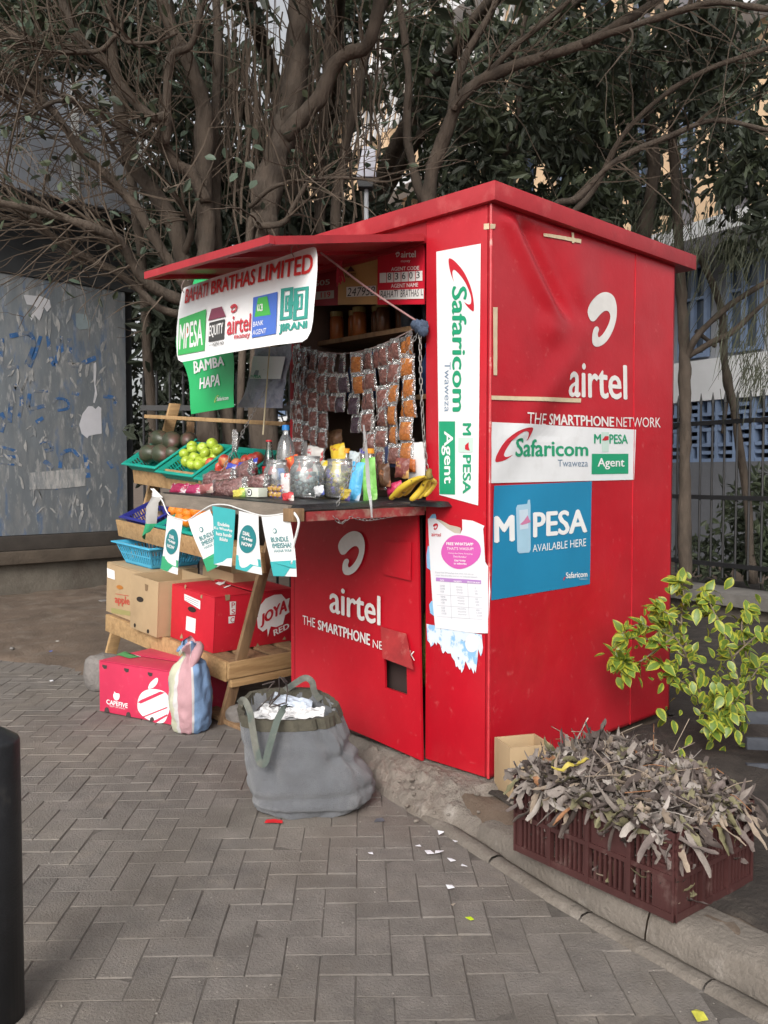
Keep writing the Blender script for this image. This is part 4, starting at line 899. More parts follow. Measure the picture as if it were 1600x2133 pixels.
ring = [[(cxy[0] + (x - cxy[0]) * t, cxy[1] + (y - cxy[1]) * t) for x, y in outl] for t in (.25, .5, .75, 1.)]
b.poly([SBn(x, y) for x, y in ring[0]])
for a, c in zip(ring, ring[1:]):
    for i in range(N_o): b.poly([SBn(*a[i]), SBn(*c[i]), SBn(*c[(i + 1) % N_o]), SBn(*a[(i + 1) % N_o])])
b.build('sheet', BAN, bn, smooth=True)
pr = Print(SBn, .0045)
pr.m(0).text('BAHATI', Z9((150, 520), (415, 448), (415, 600), (150, 680)), .03).text('BRATHAS', Z9((452, 440), (932, 300), (932, 478), (452, 590)), .03).text('LIMITED', Z9((965, 285), (1512, 125), (1512, 345), (965, 458)), .03)
pr.m(1).rect(Z9((102, 845), (412, 742), (420, 1190), (106, 1240))).m(2).rect(Z9((457, 892), (635, 850), (635, 1066), (460, 1100))).text('AGENT NO.', Z9((510, 1105), (640, 1088), (640, 1125), (510, 1145)), .01).rect(Z9((465, 1132), (505, 1126), (505, 1131), (465, 1137)))
pr.m(3).poly(Z9((443, 868), (645, 824), (590, 715), (472, 742))).m(4).text('airtel', Z9((665, 815), (916, 790), (916, 978), (665, 1030)), .022).text('money', Z9((745, 1030), (916, 1003), (916, 1068), (745, 1088)), .02).poly(LOGO, Z9((690, 690), (765, 690), (765, 785), (690, 785)))
pr.m(5).rect(Z9((930, 620), (1180, 555), (1185, 1010), (936, 1056)))
J = 6
def frame(x0, y0, x1, y1, t, sk=0.):
    for q in ((x0, y0, x1, y0 + t), (x0, y1 - t, x1, y1), (x0, y0 + t, x0 + t, y1 - t), (x1 - t, y0 + t, x1, y1 - t)): pr.rect(Z9((q[0], q[1] - sk * (q[0] - 1212)), (q[2], q[1] - sk * (q[2] - 1212)), (q[2], q[3] - sk * (q[2] - 1212)), (q[0], q[3] - sk * (q[0] - 1212))))
pr.m(6); frame(1212, 522, 1336, 868, 34, .18); frame(1344, 540, 1490, 890, 34, .18); frame(1258, 605, 1312, 780, 22, .18); frame(1372, 610, 1436, 780, 22, .18); pr.rect(Z9((1285, 665), (1400, 650), (1400, 690), (1285, 705))); pr.text('JIRANI', Z9((1212, 905), (1492, 862), (1492, 970), (1212, 1020)), .05).text('kcb', Z9((1212, 905), (1262, 898), (1262, 925), (1212, 932)))
pr.done('print', [flat('banner_red', (.60, .03, .03)), flat('banner_green', (.05, .42, .11)), flat('banner_black', (.05, .05, .05)), flat('banner_maroon', (.22, .05, .09)), flat('banner_airtel_red', (.55, .05, .07)), flat('banner_blue', (.07, .16, .55)), flat('banner_teal', (.04, .30, .25))], bn)
pr = Print(SBn, .006)
pr.m(0).text('MPESA', Z9((116, 905), (385, 845), (397, 1135), (120, 1182)), .02).text('EQUITY', Z9((466, 925), (625, 888), (625, 1030), (466, 1062)), .02).text('BANK', Z9((945, 884), (1050, 862), (1050, 915), (945, 938))).text('AGENT', Z9((945, 975), (1085, 948), (1085, 1005), (945, 1028))).m(1).poly(Z9((985, 625), (1080, 605), (1122, 805), (955, 832))).m(2).poly(Z9((180, 1055), (190, 980), (205, 938), (216, 960), (212, 1010), (205, 1050)))
pr.done('print', [WHITE, flat('kcb_green', (.07, .42, .08)), flat('banner_orange_red', (.62, .10, .04))], bn)
pr = Print(SBn, .0072); pr.text('KCB', Z9((985, 695), (1042, 685), (1042, 765), (985, 772)), .02); pr.done('print', WHITE, bn)
CORD = mat('grey_cord', (.24, .18, .17), .8, .2, 20.)
for x, y in ((120, 510), (1310, 115)):
    p = SBn(*z9(x, y)); MB().tube(crom([p + V((-.004, 0, -.02)), p + V((-.008, .01, .01)), p + V((.01, .0, .05)), V((p.x + .02, p.y, 2.245))], 5), .0022, 5).build('tie_cord', CORD, bn)
# green poster hanging behind the banner, with a curl
z1_ = lambda x, y: (300 + x / 2.5806, 460 + y / 2.5806)
def Z1(*p): return [z1_(*q) for q in p]
def SP(x, y, l=0.): p = onX(x, y, -.34); return V((-.34 - l + .05 * max(0, (p.y - 1.62)) / .2 * .4 + .012 * math.sin(p.z * 14), p.y, p.z))
gp = thing('hanging_poster', 'bright green poster with white lettering hanging at the left of the hatch', 'poster', SP(450, 860))
b = MB(); L_ = Z1((262, 300), (200, 500), (152, 682), (200, 790), (240, 900), (262, 1040)); R_ = Z1((345, 280), (430, 500), (466, 690), (476, 800), (487, 905), (496, 1001))
b.grid(lambda u, v: SP(*[lerp(crom([V((*p, 0)) for p in L_], 4)[int(v * 20)][k], crom([V((*p, 0)) for p in R_], 4)[int(v * 20)][k], u) for k in (0, 1)]), 6, 20).build('sheet', mat('green_poster', (.02, .42, .13), .4, .06, 4.), gp, smooth=True)
pr = Print(SP, .004); pr.m(0).text('BAMBA', Z1((255, 755), (422, 725), (426, 775), (262, 822)), .035).text('HAPA', Z1((298, 845), (408, 820), (414, 885), (304, 906)), .035).text('Safaricom', Z1((405, 948), (468, 940), (468, 962), (405, 970)), .02).m(1).poly(SWOOSH, Z1((392, 940), (412, 938), (412, 975), (392, 978))); pr.done('print', [WHITE, flat('lime_print', (.5, .6, .1))], gp)
def SN(x, y, l=0.): p = onX(x, y, -.14); return V((-.14 - l + .015 * math.sin(p.y * 22) + .01 * math.sin(p.z * 17), p.y, p.z))
ns = thing('hanging_plastic_sheet', 'crumpled grey plastic sheet with a paper slip hanging by the chain', 'sheet', SN(550, 850))
b = MB(); L_ = Z1((600, 690), (590, 740), (560, 850), (540, 920), (498, 1003)); R_ = Z1((800, 660), (795, 740), (775, 850), (760, 920), (738, 1006))
b.grid(lambda u, v: SN(*[lerp(crom([V((*p, 0)) for p in L_], 5)[int(v * 20)][k], crom([V((*p, 0)) for p in R_], 5)[int(v * 20)][k], u) for k in (0, 1)]) + V((.012 * N3((u * 7, v * 6, 1)), 0, 0)), 14, 20).build('sheet', mat('grey_poly_sheet', (.33, .34, .42), .22, .2, 14., .5, 30, dirt=[((.16, .17, .24), .7, 14., .52, .62)]), ns, smooth=True)
pr = Print(SN, .012); pr.poly(Z1((600, 728), (765, 730), (742, 850), (590, 852))); pr.done('paper_slip', PAPW, ns)
pr = Print(SN, .014); pr.m(0).text('M-PESA', Z1((598, 830), (650, 832), (650, 848), (598, 846)), .03).m(1)
for k in range(4): pr.rect(Z1((655, 745 + k * 18), (725, 747 + k * 18), (725, 750 + k * 18), (655, 748 + k * 18)))
pr.done('print', [GREENP, flat('pale_grey_print', (.38, .40, .46))], ns)
# bundle of red string and the tie rope with knotted blue cloth
rs_ = thing('string_bundle', 'bundle of red string dangling in front of the tan board', 'string', SF_(.0)(708, 590))
for k in range(9):
    p = SF_(.0)(703 + R.uniform(0, 13), 530); MB().tube(crom([p, p + V((-.004, R.uniform(-.01, .01), -.06)), p + V((.0, R.uniform(-.015, .015), -.12 - R.uniform(0, .03)))], 4), .0035, 5).build('strand', mat('red_string', (.52, .03, .06), .7, .2, 20.), rs_)
p0 = V((-.36, .62, 2.28)); p1 = V((-.03, .345, 1.985))
MB().tube(crom([p0, p0.lerp(p1, .5) + V((0, 0, -.01)), p1], 6), .0045, 6).top('tie_rope', mat('pink_grey_rope', (.33, .18, .18), .8, .2, 30.), 'pale rope running from the awning down to the blue knot', 'rope', p1)
b = MB()
for c, r in (((-.035, .345, 1.975), .032), ((-.05, .36, 1.985), .024), ((-.04, .33, 1.955), .022)):
    b.lathe([(0, -r), (r * .7, -r * .7), (r, 0), (r * .75, r * .65), (0, r)], 14, c, f=lambda t, i, p: p * (1 + .3 * N3((math.cos(t) * 2, math.sin(t) * 2, i * .9))))
b.top('cloth_knot', mat('blue_grey_cloth', (.055, .08, .13), .85, .3, 30., .6, 60), 'dark blue knotted cloth tied at the hatch jamb', 'cloth', (-.035, .345, 1.94), smooth=True)
# ================================================================== FRUIT RACK
TILT = rad(4.3); RK = Matrix.Translation((-.117, 1.788, 0)) @ Matrix.Rotation(TILT, 4, 'X') @ Matrix(((0, 1, 0, 0), (1, 0, 0, 0), (0, 0, 1, 0), (0, 0, 0, 1)))
def rk(a, b, z): return RK @ V((a, b, z))
def RB(b_, a0, a1, b0, b1, z0, z1, sh=0.):  # box in rack axes (a left, b back, z up)
    return b_.hexa([rk(a0, b0, z0), rk(a1, b0, z0), rk(a1, b1, z0), rk(a0, b1, z0)], [rk(a0, b0 + sh, z1), rk(a1, b0 + sh, z1), rk(a1, b1 + sh, z1), rk(a0, b1 + sh, z1)])
rack = thing('fruit_rack', 'stepped wooden fruit rack with sloping side rails left of the kiosk', 'rack', (-.117, 1.788, 0))
def rpart(nm, mt, *a, sh=0.): return RB(MB(), *a, sh=sh).build(nm, mt, rack, bevel=.003)
rpart('side_rail', WOODB, -.03, -.004, -.005, .062, -.01, 1.70, sh=.47)
rpart('side_rail', WOOD, 1.575, 1.60, .12, .20, -.10, 1.74, sh=.47)
rpart('back_leg', WOODB, .02, .06, .60, .64, 0, 1.60); rpart('back_leg', WOODB, 1.34, 1.38, .60, .64, 0, 1.62)
rpart('top_board', WOOD, .02, 1.60, .40, .53, 1.628, 1.652)
rpart('lip_board', WOOD, -.10, 1.53, .300, .322, 1.185, 1.312, sh=-.02); rpart('shelf_board', WOOD, -.02, 1.39, .325, .48, 1.19, 1.212); rpart('shelf_board', WOOD, -.02, 1.39, .50, .62, 1.27, 1.29)
rpart('lip_board', WOOD, -.12, 1.51, .185, .207, .832, .945, sh=-.025); rpart('shelf_board', WOOD, -.02, 1.39, .21, .36, .838, .86); rpart('shelf_board', WOOD, -.02, 1.39, .40, .56, .87, .892)
rpart('lip_board', WOOD, .0, 1.392, .045, .067, .225, .335); 
for k, b0 in enumerate((.07, .22, .37, .52)): rpart('shelf_slat', WOODB, .0, 1.39, b0, b0 + .11, .316, .334)
rpart('side_board', WOOD, -.053, -.032, .03, .66, .255, .345); rpart('side_board', WOOD, -.052, -.031, .05, .66, .205, .248)
rpart('foot_board', WOODB, -.20, .55, .02, .12, .006, .03)

# ---- baskets
def basket(name, label, M, w, d, h, mt, slope=.06, bars=.022, group=None, gaps=True, parts=True):
    t = thing(name, label, 'basket', (0, 0, 0), group, M)
    W2, D2 = w / 2, d / 2; w2, d2 = W2 - slope, D2 - slope
    def P(x, y, z): return V((x, y, z))
    def corner(k, z):
        f = z / h; X = lerp(w2, W2, f); Y = lerp(d2, D2, f); return [(-X, -Y), (X, -Y), (X, Y), (-X, Y)][k % 4]
    # rim
    b = MB(); o_ = .018
    oc = [(-W2 - o_, -D2 - o_), (W2 + o_, -D2 - o_), (W2 + o_, D2 + o_), (-W2 - o_, D2 + o_)]; ic = [(-W2, -D2), (W2, -D2), (W2, D2), (-W2, D2)]
    for k in range(4):
        a, c = oc[k], oc[(k + 1) % 4]; e, g = ic[(k + 1) % 4], ic[k]
        b.hexa([P(*a, h - .012), P(*c, h - .012), P(*e, h - .008), P(*g, h - .008)], [P(*a, h - .004), P(*c, h - .004), P(*e, h), P(*g, h)])
    b.build('rim', mt, t, world=False, bevel=.0015)
    MB().hexa([P(*corner(k, 0), 0) for k in range(4)], [P(*corner(k, .006), .006) for k in range(4)]).build('base', mt, t, world=False)
    for k in range(4):
        b = MB()
        def pt(u, z): a = corner(k, z); c = corner(k + 1, z); return P(lerp(a[0], c[0], u), lerp(a[1], c[1], u), z)
        n_ = V(((0, -1, 0), (1, 0, 0), (0, 1, 0), (-1, 0, 0))[k]) * -.004
        def band(u0, u1, za, zb_): b.slab([pt(u0, za), pt(u1, za), pt(u1, zb_), pt(u0, zb_)], n_)
        L = w if k % 2 == 0 else d; nb = max(4, int(L / bars))
        if gaps:
            band(0, 1, .001, h * .16); band(0, 1, h * .80, h - .004); band(.0, 1, h * .47, h * .53)
            for i in range(nb):
                u = i / nb
                band(u, u + .42 / nb, h * .16, h * .47); band(u, u + .42 / nb, h * .53, h * .80)
        else: band(0, 1, .001, h - .004)
        b.build('wall', mt, t, world=False)
    return t
TEAL = mat('teal_plastic', (.012, .30, .235), .35, .08, 4.); NAVY = mat('navy_plastic', (.025, .03, .22), .35, .1, 4.); SKYB = mat('sky_blue_plastic', (.07, .42, .66), .35, .08, 4.)
def rkM(a, b, z, pitch=0., yaw=0.): return RK @ Matrix.Translation((a, b, z)) @ Matrix.Scale(-1, 4, (1, 0, 0)) @ Matrix.Rotation(yaw, 4, 'Z') @ Matrix.Rotation(pitch, 4, 'X')
PT = rad(33)
BT = [(1.345, .435, 1.315), (.905, .435, 1.295), (.45, .435, 1.285)]
BM = [rkM(a, b, z, PT) for a, b, z in BT]
for Mx, lab in zip(BM, ('teal plastic basket heaped with dark mangoes at the rack top', 'teal plastic basket of green apples in the middle of the rack top', 'teal plastic basket holding red apples beside the green ones')):
    basket('fruit_basket', lab, Mx, .41, .33, .12, TEAL, .03, .02, 'teal fruit baskets on the top shelf')
basket('fruit_basket', 'empty-looking navy blue basket at the left end of the middle shelf', rkM(1.27, .36, .93, rad(24)), .36, .30, .12, NAVY, .03, .02)
MO = rkM(.80, .36, .93, rad(24)); basket('fruit_basket', 'teal basket of oranges on the middle shelf behind the bunting', MO, .42, .30, .11, TEAL, .03, .02)
basket('shopping_basket', 'empty sky blue plastic basket sitting on the brown cartons', rkM(1.24, .36, .672, 0., rad(4)), .41, .46, .145, SKYB, .055, .027)

# ---- fruit
GL = ['green apple at the far left of the front row', 'second green apple from the left in the front row', 'third green apple of the front row', 'fourth green apple of the front row', 'green apple at the right end of the front row', 'leftmost green apple of the second layer', 'green apple lying in the middle of the second layer', 'green apple on top at the left of the heap', 'green apple tucked behind the left top one', 'yellowish green apple left of the heap centre', 'green apple in the heap centre', 'topmost yellowish green apple at the back', 'green apple at the right end of the heap top', 'green apple under the right top one', 'green apple low by the right basket wall', 'half hidden green apple between front row and heap']
RL = ['leftmost red apple, beside the green ones', 'shiny red apple on top near the chain', 'low red apple behind the tomato net', 'red apple in the middle of the row', 'red apple right of the middle', 'red apple second from the cola bottle', 'red apple nearest the cola bottle', 'red apple at the front, left of middle', 'red apple at the front, right of middle']
OL = ['leftmost orange', 'second orange from the left', 'third orange from the left', 'orange right of the third one', 'topmost orange', 'upper orange at the right of the heap', 'rightmost orange', 'low orange seen between the two left pennants', 'low orange behind the slanting pennant', 'low orange behind the first pennant']
def fruit_mesh(name, prof, mats, n=16, wob=.05, stem=None, sd=0):
    b = MB().lathe(prof, n, f=lambda t, i, p: V((p.x * (1 + wob * N3((math.cos(t), math.sin(t), i * .2 + sd))), p.y * (1 + wob * N3((math.cos(t), math.sin(t), i * .2 + sd))), p.z)))
    if stem: b.m(1).tube(stem, [.0018, .0014], 5)
    return b.mesh(name, mats, True)
def sph(r, n=10, k=1., dimple=0.):
    o = []
    for i in range(n + 1):
        t = math.pi * i / n; z = -math.cos(t) * r * k; rr = math.sin(t) * r
        d = dimple * r; z -= d * math.exp(-(rr / (.35 * r)) ** 2) * (1 if i > n / 2 else -.6); o.append((max(rr, .00001), z))
    return o
STEM = flat('stem_brown', (.10, .06, .03), .8)
GAP = mat('green_apple_skin', (.36, .48, .045), .32, .18, 18., dirt=[((.52, .56, .16), .5, 30., .55, .7)], rnd=.1); RAP = mat('red_apple_skin', (.48, .05, .035), .32, .3, 22., dirt=[((.55, .32, .12), .75, 14., .5, .62)], rnd=.12)
ORG = mat('orange_skin', (.72, .20, .012), .42, .08, 10., .25, 220, rnd=.08); MAN = mat('mango_skin', (.050, .060, .035), .42, .25, 9., .1, 60, dirt=[((.13, .05, .05), .7, 8., .5, .64), ((.12, .11, .05), .5, 40., .6, .7)], rnd=.2)
apme = fruit_mesh('green_apple', sph(.038, 12, .92, .30), [GAP, STEM], 16, .05, [V((0, 0, .022)), V((.004, 0, .043))])
rame = fruit_mesh('red_apple', sph(.037, 12, .92, .28), [RAP, STEM], 16, .05, [V((0, 0, .022)), V((-.004, 0, .042))], 3)
orme = fruit_mesh('orange', sph(.040, 12, .96, .06), [ORG, STEM], 18, .03)
mame = fruit_mesh('mango', [(r * (1 + .10 * math.sin(z * 18)), z) for r, z in sph(.062, 12, 1.25)], [MAN, STEM], 18, .10, [V((0, 0, .07)), V((.004, 0, .085))])
def put(me, name, label, cat, p, group, sc=1., rot=None):
    o = bpy.data.objects.new(name, me); C.objects.link(o); o.matrix_basis = TRS(p, rot or (R.uniform(0, 6), R.uniform(-.6, .6), R.uniform(0, 6)), sc); return tag(o, label, cat, group)
def heap(me, name, cat, group, spots, Dpl, labf):
    for k, (x, y, dz) in enumerate(spots): put(me, name, labf(k), cat, Dpl(x, y, dz), group, R.uniform(.93, 1.08))
z2c = lambda x, y: (260 + x / 4.444, 840 + y / 4.444)
def bplane(Mx, hgt):
    P = Mx @ V((0, 0, hgt)); n = (Mx.to_3x3() @ V((0, 0, 1))).normalized(); return lambda x, y, dz=0.: onP(*z2c(x, y), P + n * dz, n)
g = bplane(BM[0], .10)
mang = [((232, 465), 0.), ((345, 470), 0.), ((455, 465), -.01), ((330, 335), .03), ((440, 355), .04), ((590, 345), .015)]
for k, ((x, y), dz) in enumerate(mang):
    put(mame, 'mango', ['brownish mango at the front left of the mango basket', 'brownish mango at the front middle of the mango basket', 'small mango beside the basket wall next to the apples', 'purplish mango at the back left of its basket', 'dark green mango lying on top of the mango heap', 'dark green mango at the back right of its basket'][k], 'mango', g(x, y, dz), 'mangoes in the left teal basket', [1.0, 1.05, .72, 1.02, 1.08, .95][k], (R.uniform(-.3, .3), rad(75) + R.uniform(-.2, .2), [2.2, 1.8, 2.6, 2.0, 1.5, 1.1][k]))
g = bplane(BM[1], .085)
ga_ = [((490, 520), 0), ((572, 540), 0), ((630, 565), .0), ((688, 570), -.005), ((762, 535), -.01), ((555, 470), .02), ((650, 505), .022), ((625, 430), .035), ((625, 400), .03), ((720, 415), .03), ((745, 465), .035), ((810, 375), .045), ((860, 430), .035), ((790, 470), .01), ((830, 500), -.01), ((700, 540), .0)]
for k, ((x, y), dz) in enumerate(ga_): put(apme, 'green_apple', GL[k] + ' in the middle teal basket', 'apple', g(x, y, dz), 'green apples in the middle basket', R.uniform(.95, 1.1))
g = bplane(BM[2], .075)
ra_ = [((805, 560), .02), ((925, 535), .035), ((880, 600), .0), ((1040, 560), .01), ((1120, 530), .02), ((1180, 525), .01), ((1230, 505), .02), ((980, 600), -.01), ((1080, 590), -.01)]
for k, ((x, y), dz) in enumerate(ra_): put(rame, 'red_apple', RL[k] + ' in the third teal basket', 'apple', g(x, y, dz), 'red apples in the third basket', R.uniform(.95, 1.12))
g = bplane(MO, .08)
or_ = [((455, 1010), 0), ((520, 1020), .0), ((590, 1035), .0), ((660, 1020), .01), ((615, 968), .04), ((740, 985), .02), ((800, 1000), .0), ((585, 1110), -.03), ((700, 1060), -.02), ((520, 1080), -.03)]
for k, ((x, y), dz) in enumerate(or_): put(orme, 'orange', OL[k] + ' in the basket under the counter edge', 'orange', g(x, y - 18, dz + .03), 'oranges in the middle-shelf basket', R.uniform(.95, 1.08))
# small avocado-like fruit in the navy basket
put(mame, 'avocado', 'dull green avocado lying in the navy blue basket', 'avocado', rk(1.26, .34, .985), None, .62, (0, rad(80), 1.4))

# ---- cartons
CARD = mat('cardboard', (.40, .285, .165), .85, .1, 4., .08, 80, dirt=[((.30, .20, .11), .5, 3., .52, .7)]); CARDI = mat('cardboard_inside', (.33, .235, .135), .88, .1, 4.)
CRED = mat('red_carton_print', (.52, .012, .028), .5, .1, 5., dirt=[((.60, .10, .09), .5, 26., .62, .72)]); CPINK = mat('crimson_carton_print', (.54, .03, .085), .5, .08, 5., dirt=[((.60, .14, .17), .4, 20., .6, .72)])
HOLE_SHADE = flat('hole_shade', (.02, .014, .01), .9)  # hand holes are flat patches, the dark of the opening painted on
def carton(name, label, P, ea, eb, h, mt, up=V((0, 0, 1)), open_=False, lid=None, group=None):
    """P near bottom corner; ea, eb full edge vectors; walls with thickness"""
    t = thing(name, label, 'box', P, group); U = up * h; na, nb = ea.normalized() * .007, eb.normalized() * .007
    def pan(nm, p, e, f, th, m_=mt): return MB().slab([p, p + e, p + e + f, p + f], th).build(nm, m_, t, fix=True, bevel=.0015)
    pan('panel', P, ea, U, nb); pan('panel', P + eb - nb, ea, U, nb)
    pan('panel', P + nb * 1.05, eb - nb * 2.1, U, na); pan('panel', P + ea - na + nb * 1.05, eb - nb * 2.1, U, na)
    pan('bottom', P + na * 1.1 + nb * 1.1, ea - na * 2.2, eb - nb * 2.2, up * .006, CARDI)
    if not open_:
        for s0, s1 in ((0, .47), (.53, 1.)): pan('lid_flap', P + U + up * .0015 + eb * s0, ea, eb * (s1 - s0), up * .006 + V((0, 0, 0)), lid or mt)
    return t
up_ = (RK.to_3x3() @ V((0, 0, 1))).normalized(); ea_ = (RK.to_3x3() @ V((1, 0, 0))).normalized(); eb_ = (RK.to_3x3() @ V((0, 1, 0))).normalized()
# red JOYA carton: near corner at right-front
P = rk(.19, .085, .336); jo = carton('fruit_carton', 'red fruit carton with a white splash logo on the rack shelf', P, ea_ * .455, eb_ * .56, .315, CRED, up_)
SJ = lambda x, y, l: onP(x, y, P, ea_) - ea_ * l; SJf = lambda x, y, l: onP(x, y, P, eb_) - eb_ * l
z3_ = lambda x, y: (150 + x / 3.2, 1000 + y / 3.2)
def Z3(*p): return [z3_(*q) for q in p]
pr = Print(SJ, .002); cl = [(1230, 905), (1205, 890), (1238, 915), (1240, 850), (1290, 790), (1345, 765), (1395, 760), (1425, 795), (1450, 785), (1440, 840), (1448, 880), (1420, 900), (1405, 960), (1360, 980), (1325, 975), (1315, 1000), (1305, 1045), (1300, 990), (1270, 1010), (1238, 985)]
pr.poly(Z3(*cl)); pr.text('RED', Z3((1340, 1000), (1445, 950), (1448, 985), (1345, 1040)), .03); pr.rect(Z3((1050, 810), (1092, 808), (1088, 895), (1052, 898))).rect(Z3((1042, 910), (1085, 905), (1080, 950), (1042, 956))).text('P', Z3((1185, 895), (1222, 890), (1205, 975), (1190, 980)), .03); pr.done('print', WHITE, jo)
pr = Print(SJ, .0035); pr.text('JOYA', Z3((1245, 905), (1425, 790), (1435, 895), (1255, 985)), .055, .2); pr.text('P', Z3((1062, 815), (1085, 815), (1085, 850), (1062, 850))).text('S', Z3((1062, 860), (1085, 858), (1085, 892), (1062, 894))).text('C', Z3((1055, 915), (1080, 912), (1078, 946), (1055, 950))); pr.done('print', REDP, jo)
pr = Print(SJf, .002); pr.rect(Z3((750, 757), (858, 805), (856, 862), (752, 800))).rect(Z3((765, 905), (828, 925), (822, 1022), (760, 998))); pr.done('address_label', WHITE, jo)
pr = Print(SJf, .0035)
for k in range(3): pr.rect(Z3((758, 772 + k * 12), (850, 812 + k * 14), (850, 815 + k * 14), (758, 775 + k * 12)))
pr.done('print', GREYP, jo)
pr = Print(SJf, .0025); pr.ell(*z3_(802, 862), 9, 5.5, rot=.4); pr.done('hand_hole_decal', HOLE_SHADE, jo)
pr = Print(SJf, .0025); pr.poly(Z3((765, 700), (758, 730), (752, 712), (755, 696))).poly(Z3((860, 765), (872, 765), (870, 790), (858, 785))).poly(Z3((830, 1110), (845, 1080), (850, 1115))).poly(Z3((720, 1055), (735, 1020), (742, 1055))); pr.done('notch_decal', CARDI, jo)
pr = Print(SJ, .0025); pr.poly(Z3((1018, 765), (1052, 762), (1050, 800), (1022, 803))).poly(Z3((1225, 1110), (1235, 1085), (1250, 1105))).poly(Z3((1400, 1065), (1415, 1040), (1425, 1062))); pr.done('notch_decal', CARDI, jo)
tp_ = P + up_ * .325; ST = lambda x, y, l: onP(x, y, tp_, up_) + up_ * l
pr = Print(ST, .001); pr.poly(Z3((955, 690), (975, 678), (1000, 682), (1025, 672), (1015, 690), (985, 703))).poly(Z3((1010, 715), (1060, 698), (1055, 706), (1015, 722))); pr.done('print', WHITE, jo)
# brown open carton and printed apple carton
P = rk(.665, .005, .336); bo = carton('open_carton', 'plain brown open carton with a hand hole on the rack shelf', P, ea_ * .325, eb_ * .36, .335, CARD, up_, True)
SO = lambda x, y, l: onP(x, y, P, eb_) - eb_ * l
pr = Print(SO, .0015); pr.ell(*z3_(455, 795), 7.5, 5.5, rot=.35).ell(*z3_(420, 968), 2.2, 4.5).ell(*z3_(508, 1008), 2.6, 4.5); pr.done('hand_hole_decal', HOLE_SHADE, bo)
pr = Print(SO, .0015); pr.poly(Z3((487, 690), (510, 700), (506, 735), (497, 742), (489, 735))); pr.done('notch_decal', mat('cardboard_shade', (.2, .13, .07), .9), bo)  # flat patch, shade of the notch put into the cardboard colour
P = rk(1.005, .09, .336); ap = carton('fruit_carton', 'brown carton with red apple lettering under the blue basket', P, ea_ * .47, eb_ * .40, .325, CARD, up_)
SQ = lambda x, y, l: onP(x, y, P, eb_) - eb_ * l
pr = Print(SQ, .002); pr.m(0).text('apple', Z3((285, 765), (385, 780), (388, 850), (290, 835)), .03).m(1).rect(Z3((235, 585), (286, 605), (288, 665), (238, 648))).m(2).rect(Z3((262, 850), (390, 875), (390, 905), (266, 885)), 2, 1).m(0).rect(Z3((292, 756), (380, 770), (380, 774), (292, 760))); pr.done('print', [flat('brick_red_print', (.45, .06, .04)), WHITE, flat('olive_print', (.30, .27, .11))], ap)
pr = Print(SQ, .0025); pr.ell(*z3_(320, 714), 7, 4.2, rot=.3); pr.done('hand_hole_decal', flat('orange_inside', (.42, .16, .03)), ap)
P = rk(.50, .42, .336); carton('brown_carton', 'brown carton standing behind the red one on the rack shelf', P, ea_ * .34, eb_ * .22, .38, CARD, up_, True)
# crimson CAPEFIVE carton on the ground
P = onZ(208, 1482) ; Q_ = onZ(350, 1510); e = (Q_ - P).normalized() * .60; e2 = V((-e.y, e.x, 0)).normalized() * .40
cp_ = carton('fruit_carton', 'crimson apple carton with white apple logo on the paving before the rack', P + V((0, 0, .004)), e, e2, .285, CPINK)
e2n = e2.normalized(); SCp = lambda x, y, l: onP(x, y, P, e2n) - e2n * l
z0_ = lambda x, y: (x / 3.0769, 1180 + y / 3.0769)
def Z0(*p): return [z0_(*q) for q in p]
pr = Print(SCp, .002); pr.text('CAPEFIVE', Z0((684, 850), (822, 878), (820, 908), (684, 880)), .025).poly(Z0(*crom2([(735, 850), (728, 830), (732, 812), (748, 812), (766, 816), (768, 835), (762, 852), (748, 858)], 3))).poly(Z0((735, 812), (733, 800), (744, 808)))
big = crom2([(900, 940), (884, 905), (888, 850), (915, 805), (970, 785), (1040, 795), (1080, 830), (1090, 900), (1075, 960), (1050, 1000), (1000, 1000), (940, 975)], 4); pr.poly(Z0(*big)).poly(Z0(*crom2([(952, 782), (965, 745), (1000, 715), (1015, 720), (1008, 750), (985, 775)], 4))); pr.text('FRUIT OF AFRICA', Z0((705, 888), (805, 908), (804, 916), (705, 897))); pr.done('print', WHITE, cp_)
pr = Print(SCp, .0032); pr.poly(Z0((885, 870), (905, 855), (1030, 800), (1060, 808), (905, 878))).poly(Z0((905, 965), (1070, 900), (1080, 905), (910, 972))).poly(Z0((980, 992), (1075, 945), (1078, 955), (1000, 1002))); pr.done('print', CPINK, cp_)
pr = Print(SCp, .0025)
for x, y in ((672, 640), (812, 662), (963, 688)): pr.poly(Z0((x - 14, y - 12), (x + 16, y - 6), (x + 14, y + 14), (x - 2, y + 16), (x - 14, y + 2)))
for x, y in ((688, 912), (826, 943), (978, 975)): pr.poly(Z0((x - 17, y + 18), (x - 13, y - 4), (x - 3, y - 12), (x + 8, y - 8), (x + 17, y + 24)))
pr.done('notch_decal', flat('notch_shade', (.05, .035, .035), .9), cp_)  # notches are flat patches with their inner shade painted dark
tpc = P + V((0, 0, .298)); SCt = lambda x, y, l: onP(x, y, tpc, V((0, 0, 1))) + V((0, 0, l))
pr = Print(SCt, .001); pr.poly(Z0((745, 565), (800, 545), (900, 580), (830, 590))); pr.done('print', flat('leaf_green_print', (.05, .30, .10)), cp_)
pr = Print(SCt, .001); pr.poly(Z0((790, 548), (830, 556), (905, 578), (895, 582))); pr.done('print', WHITE, cp_)

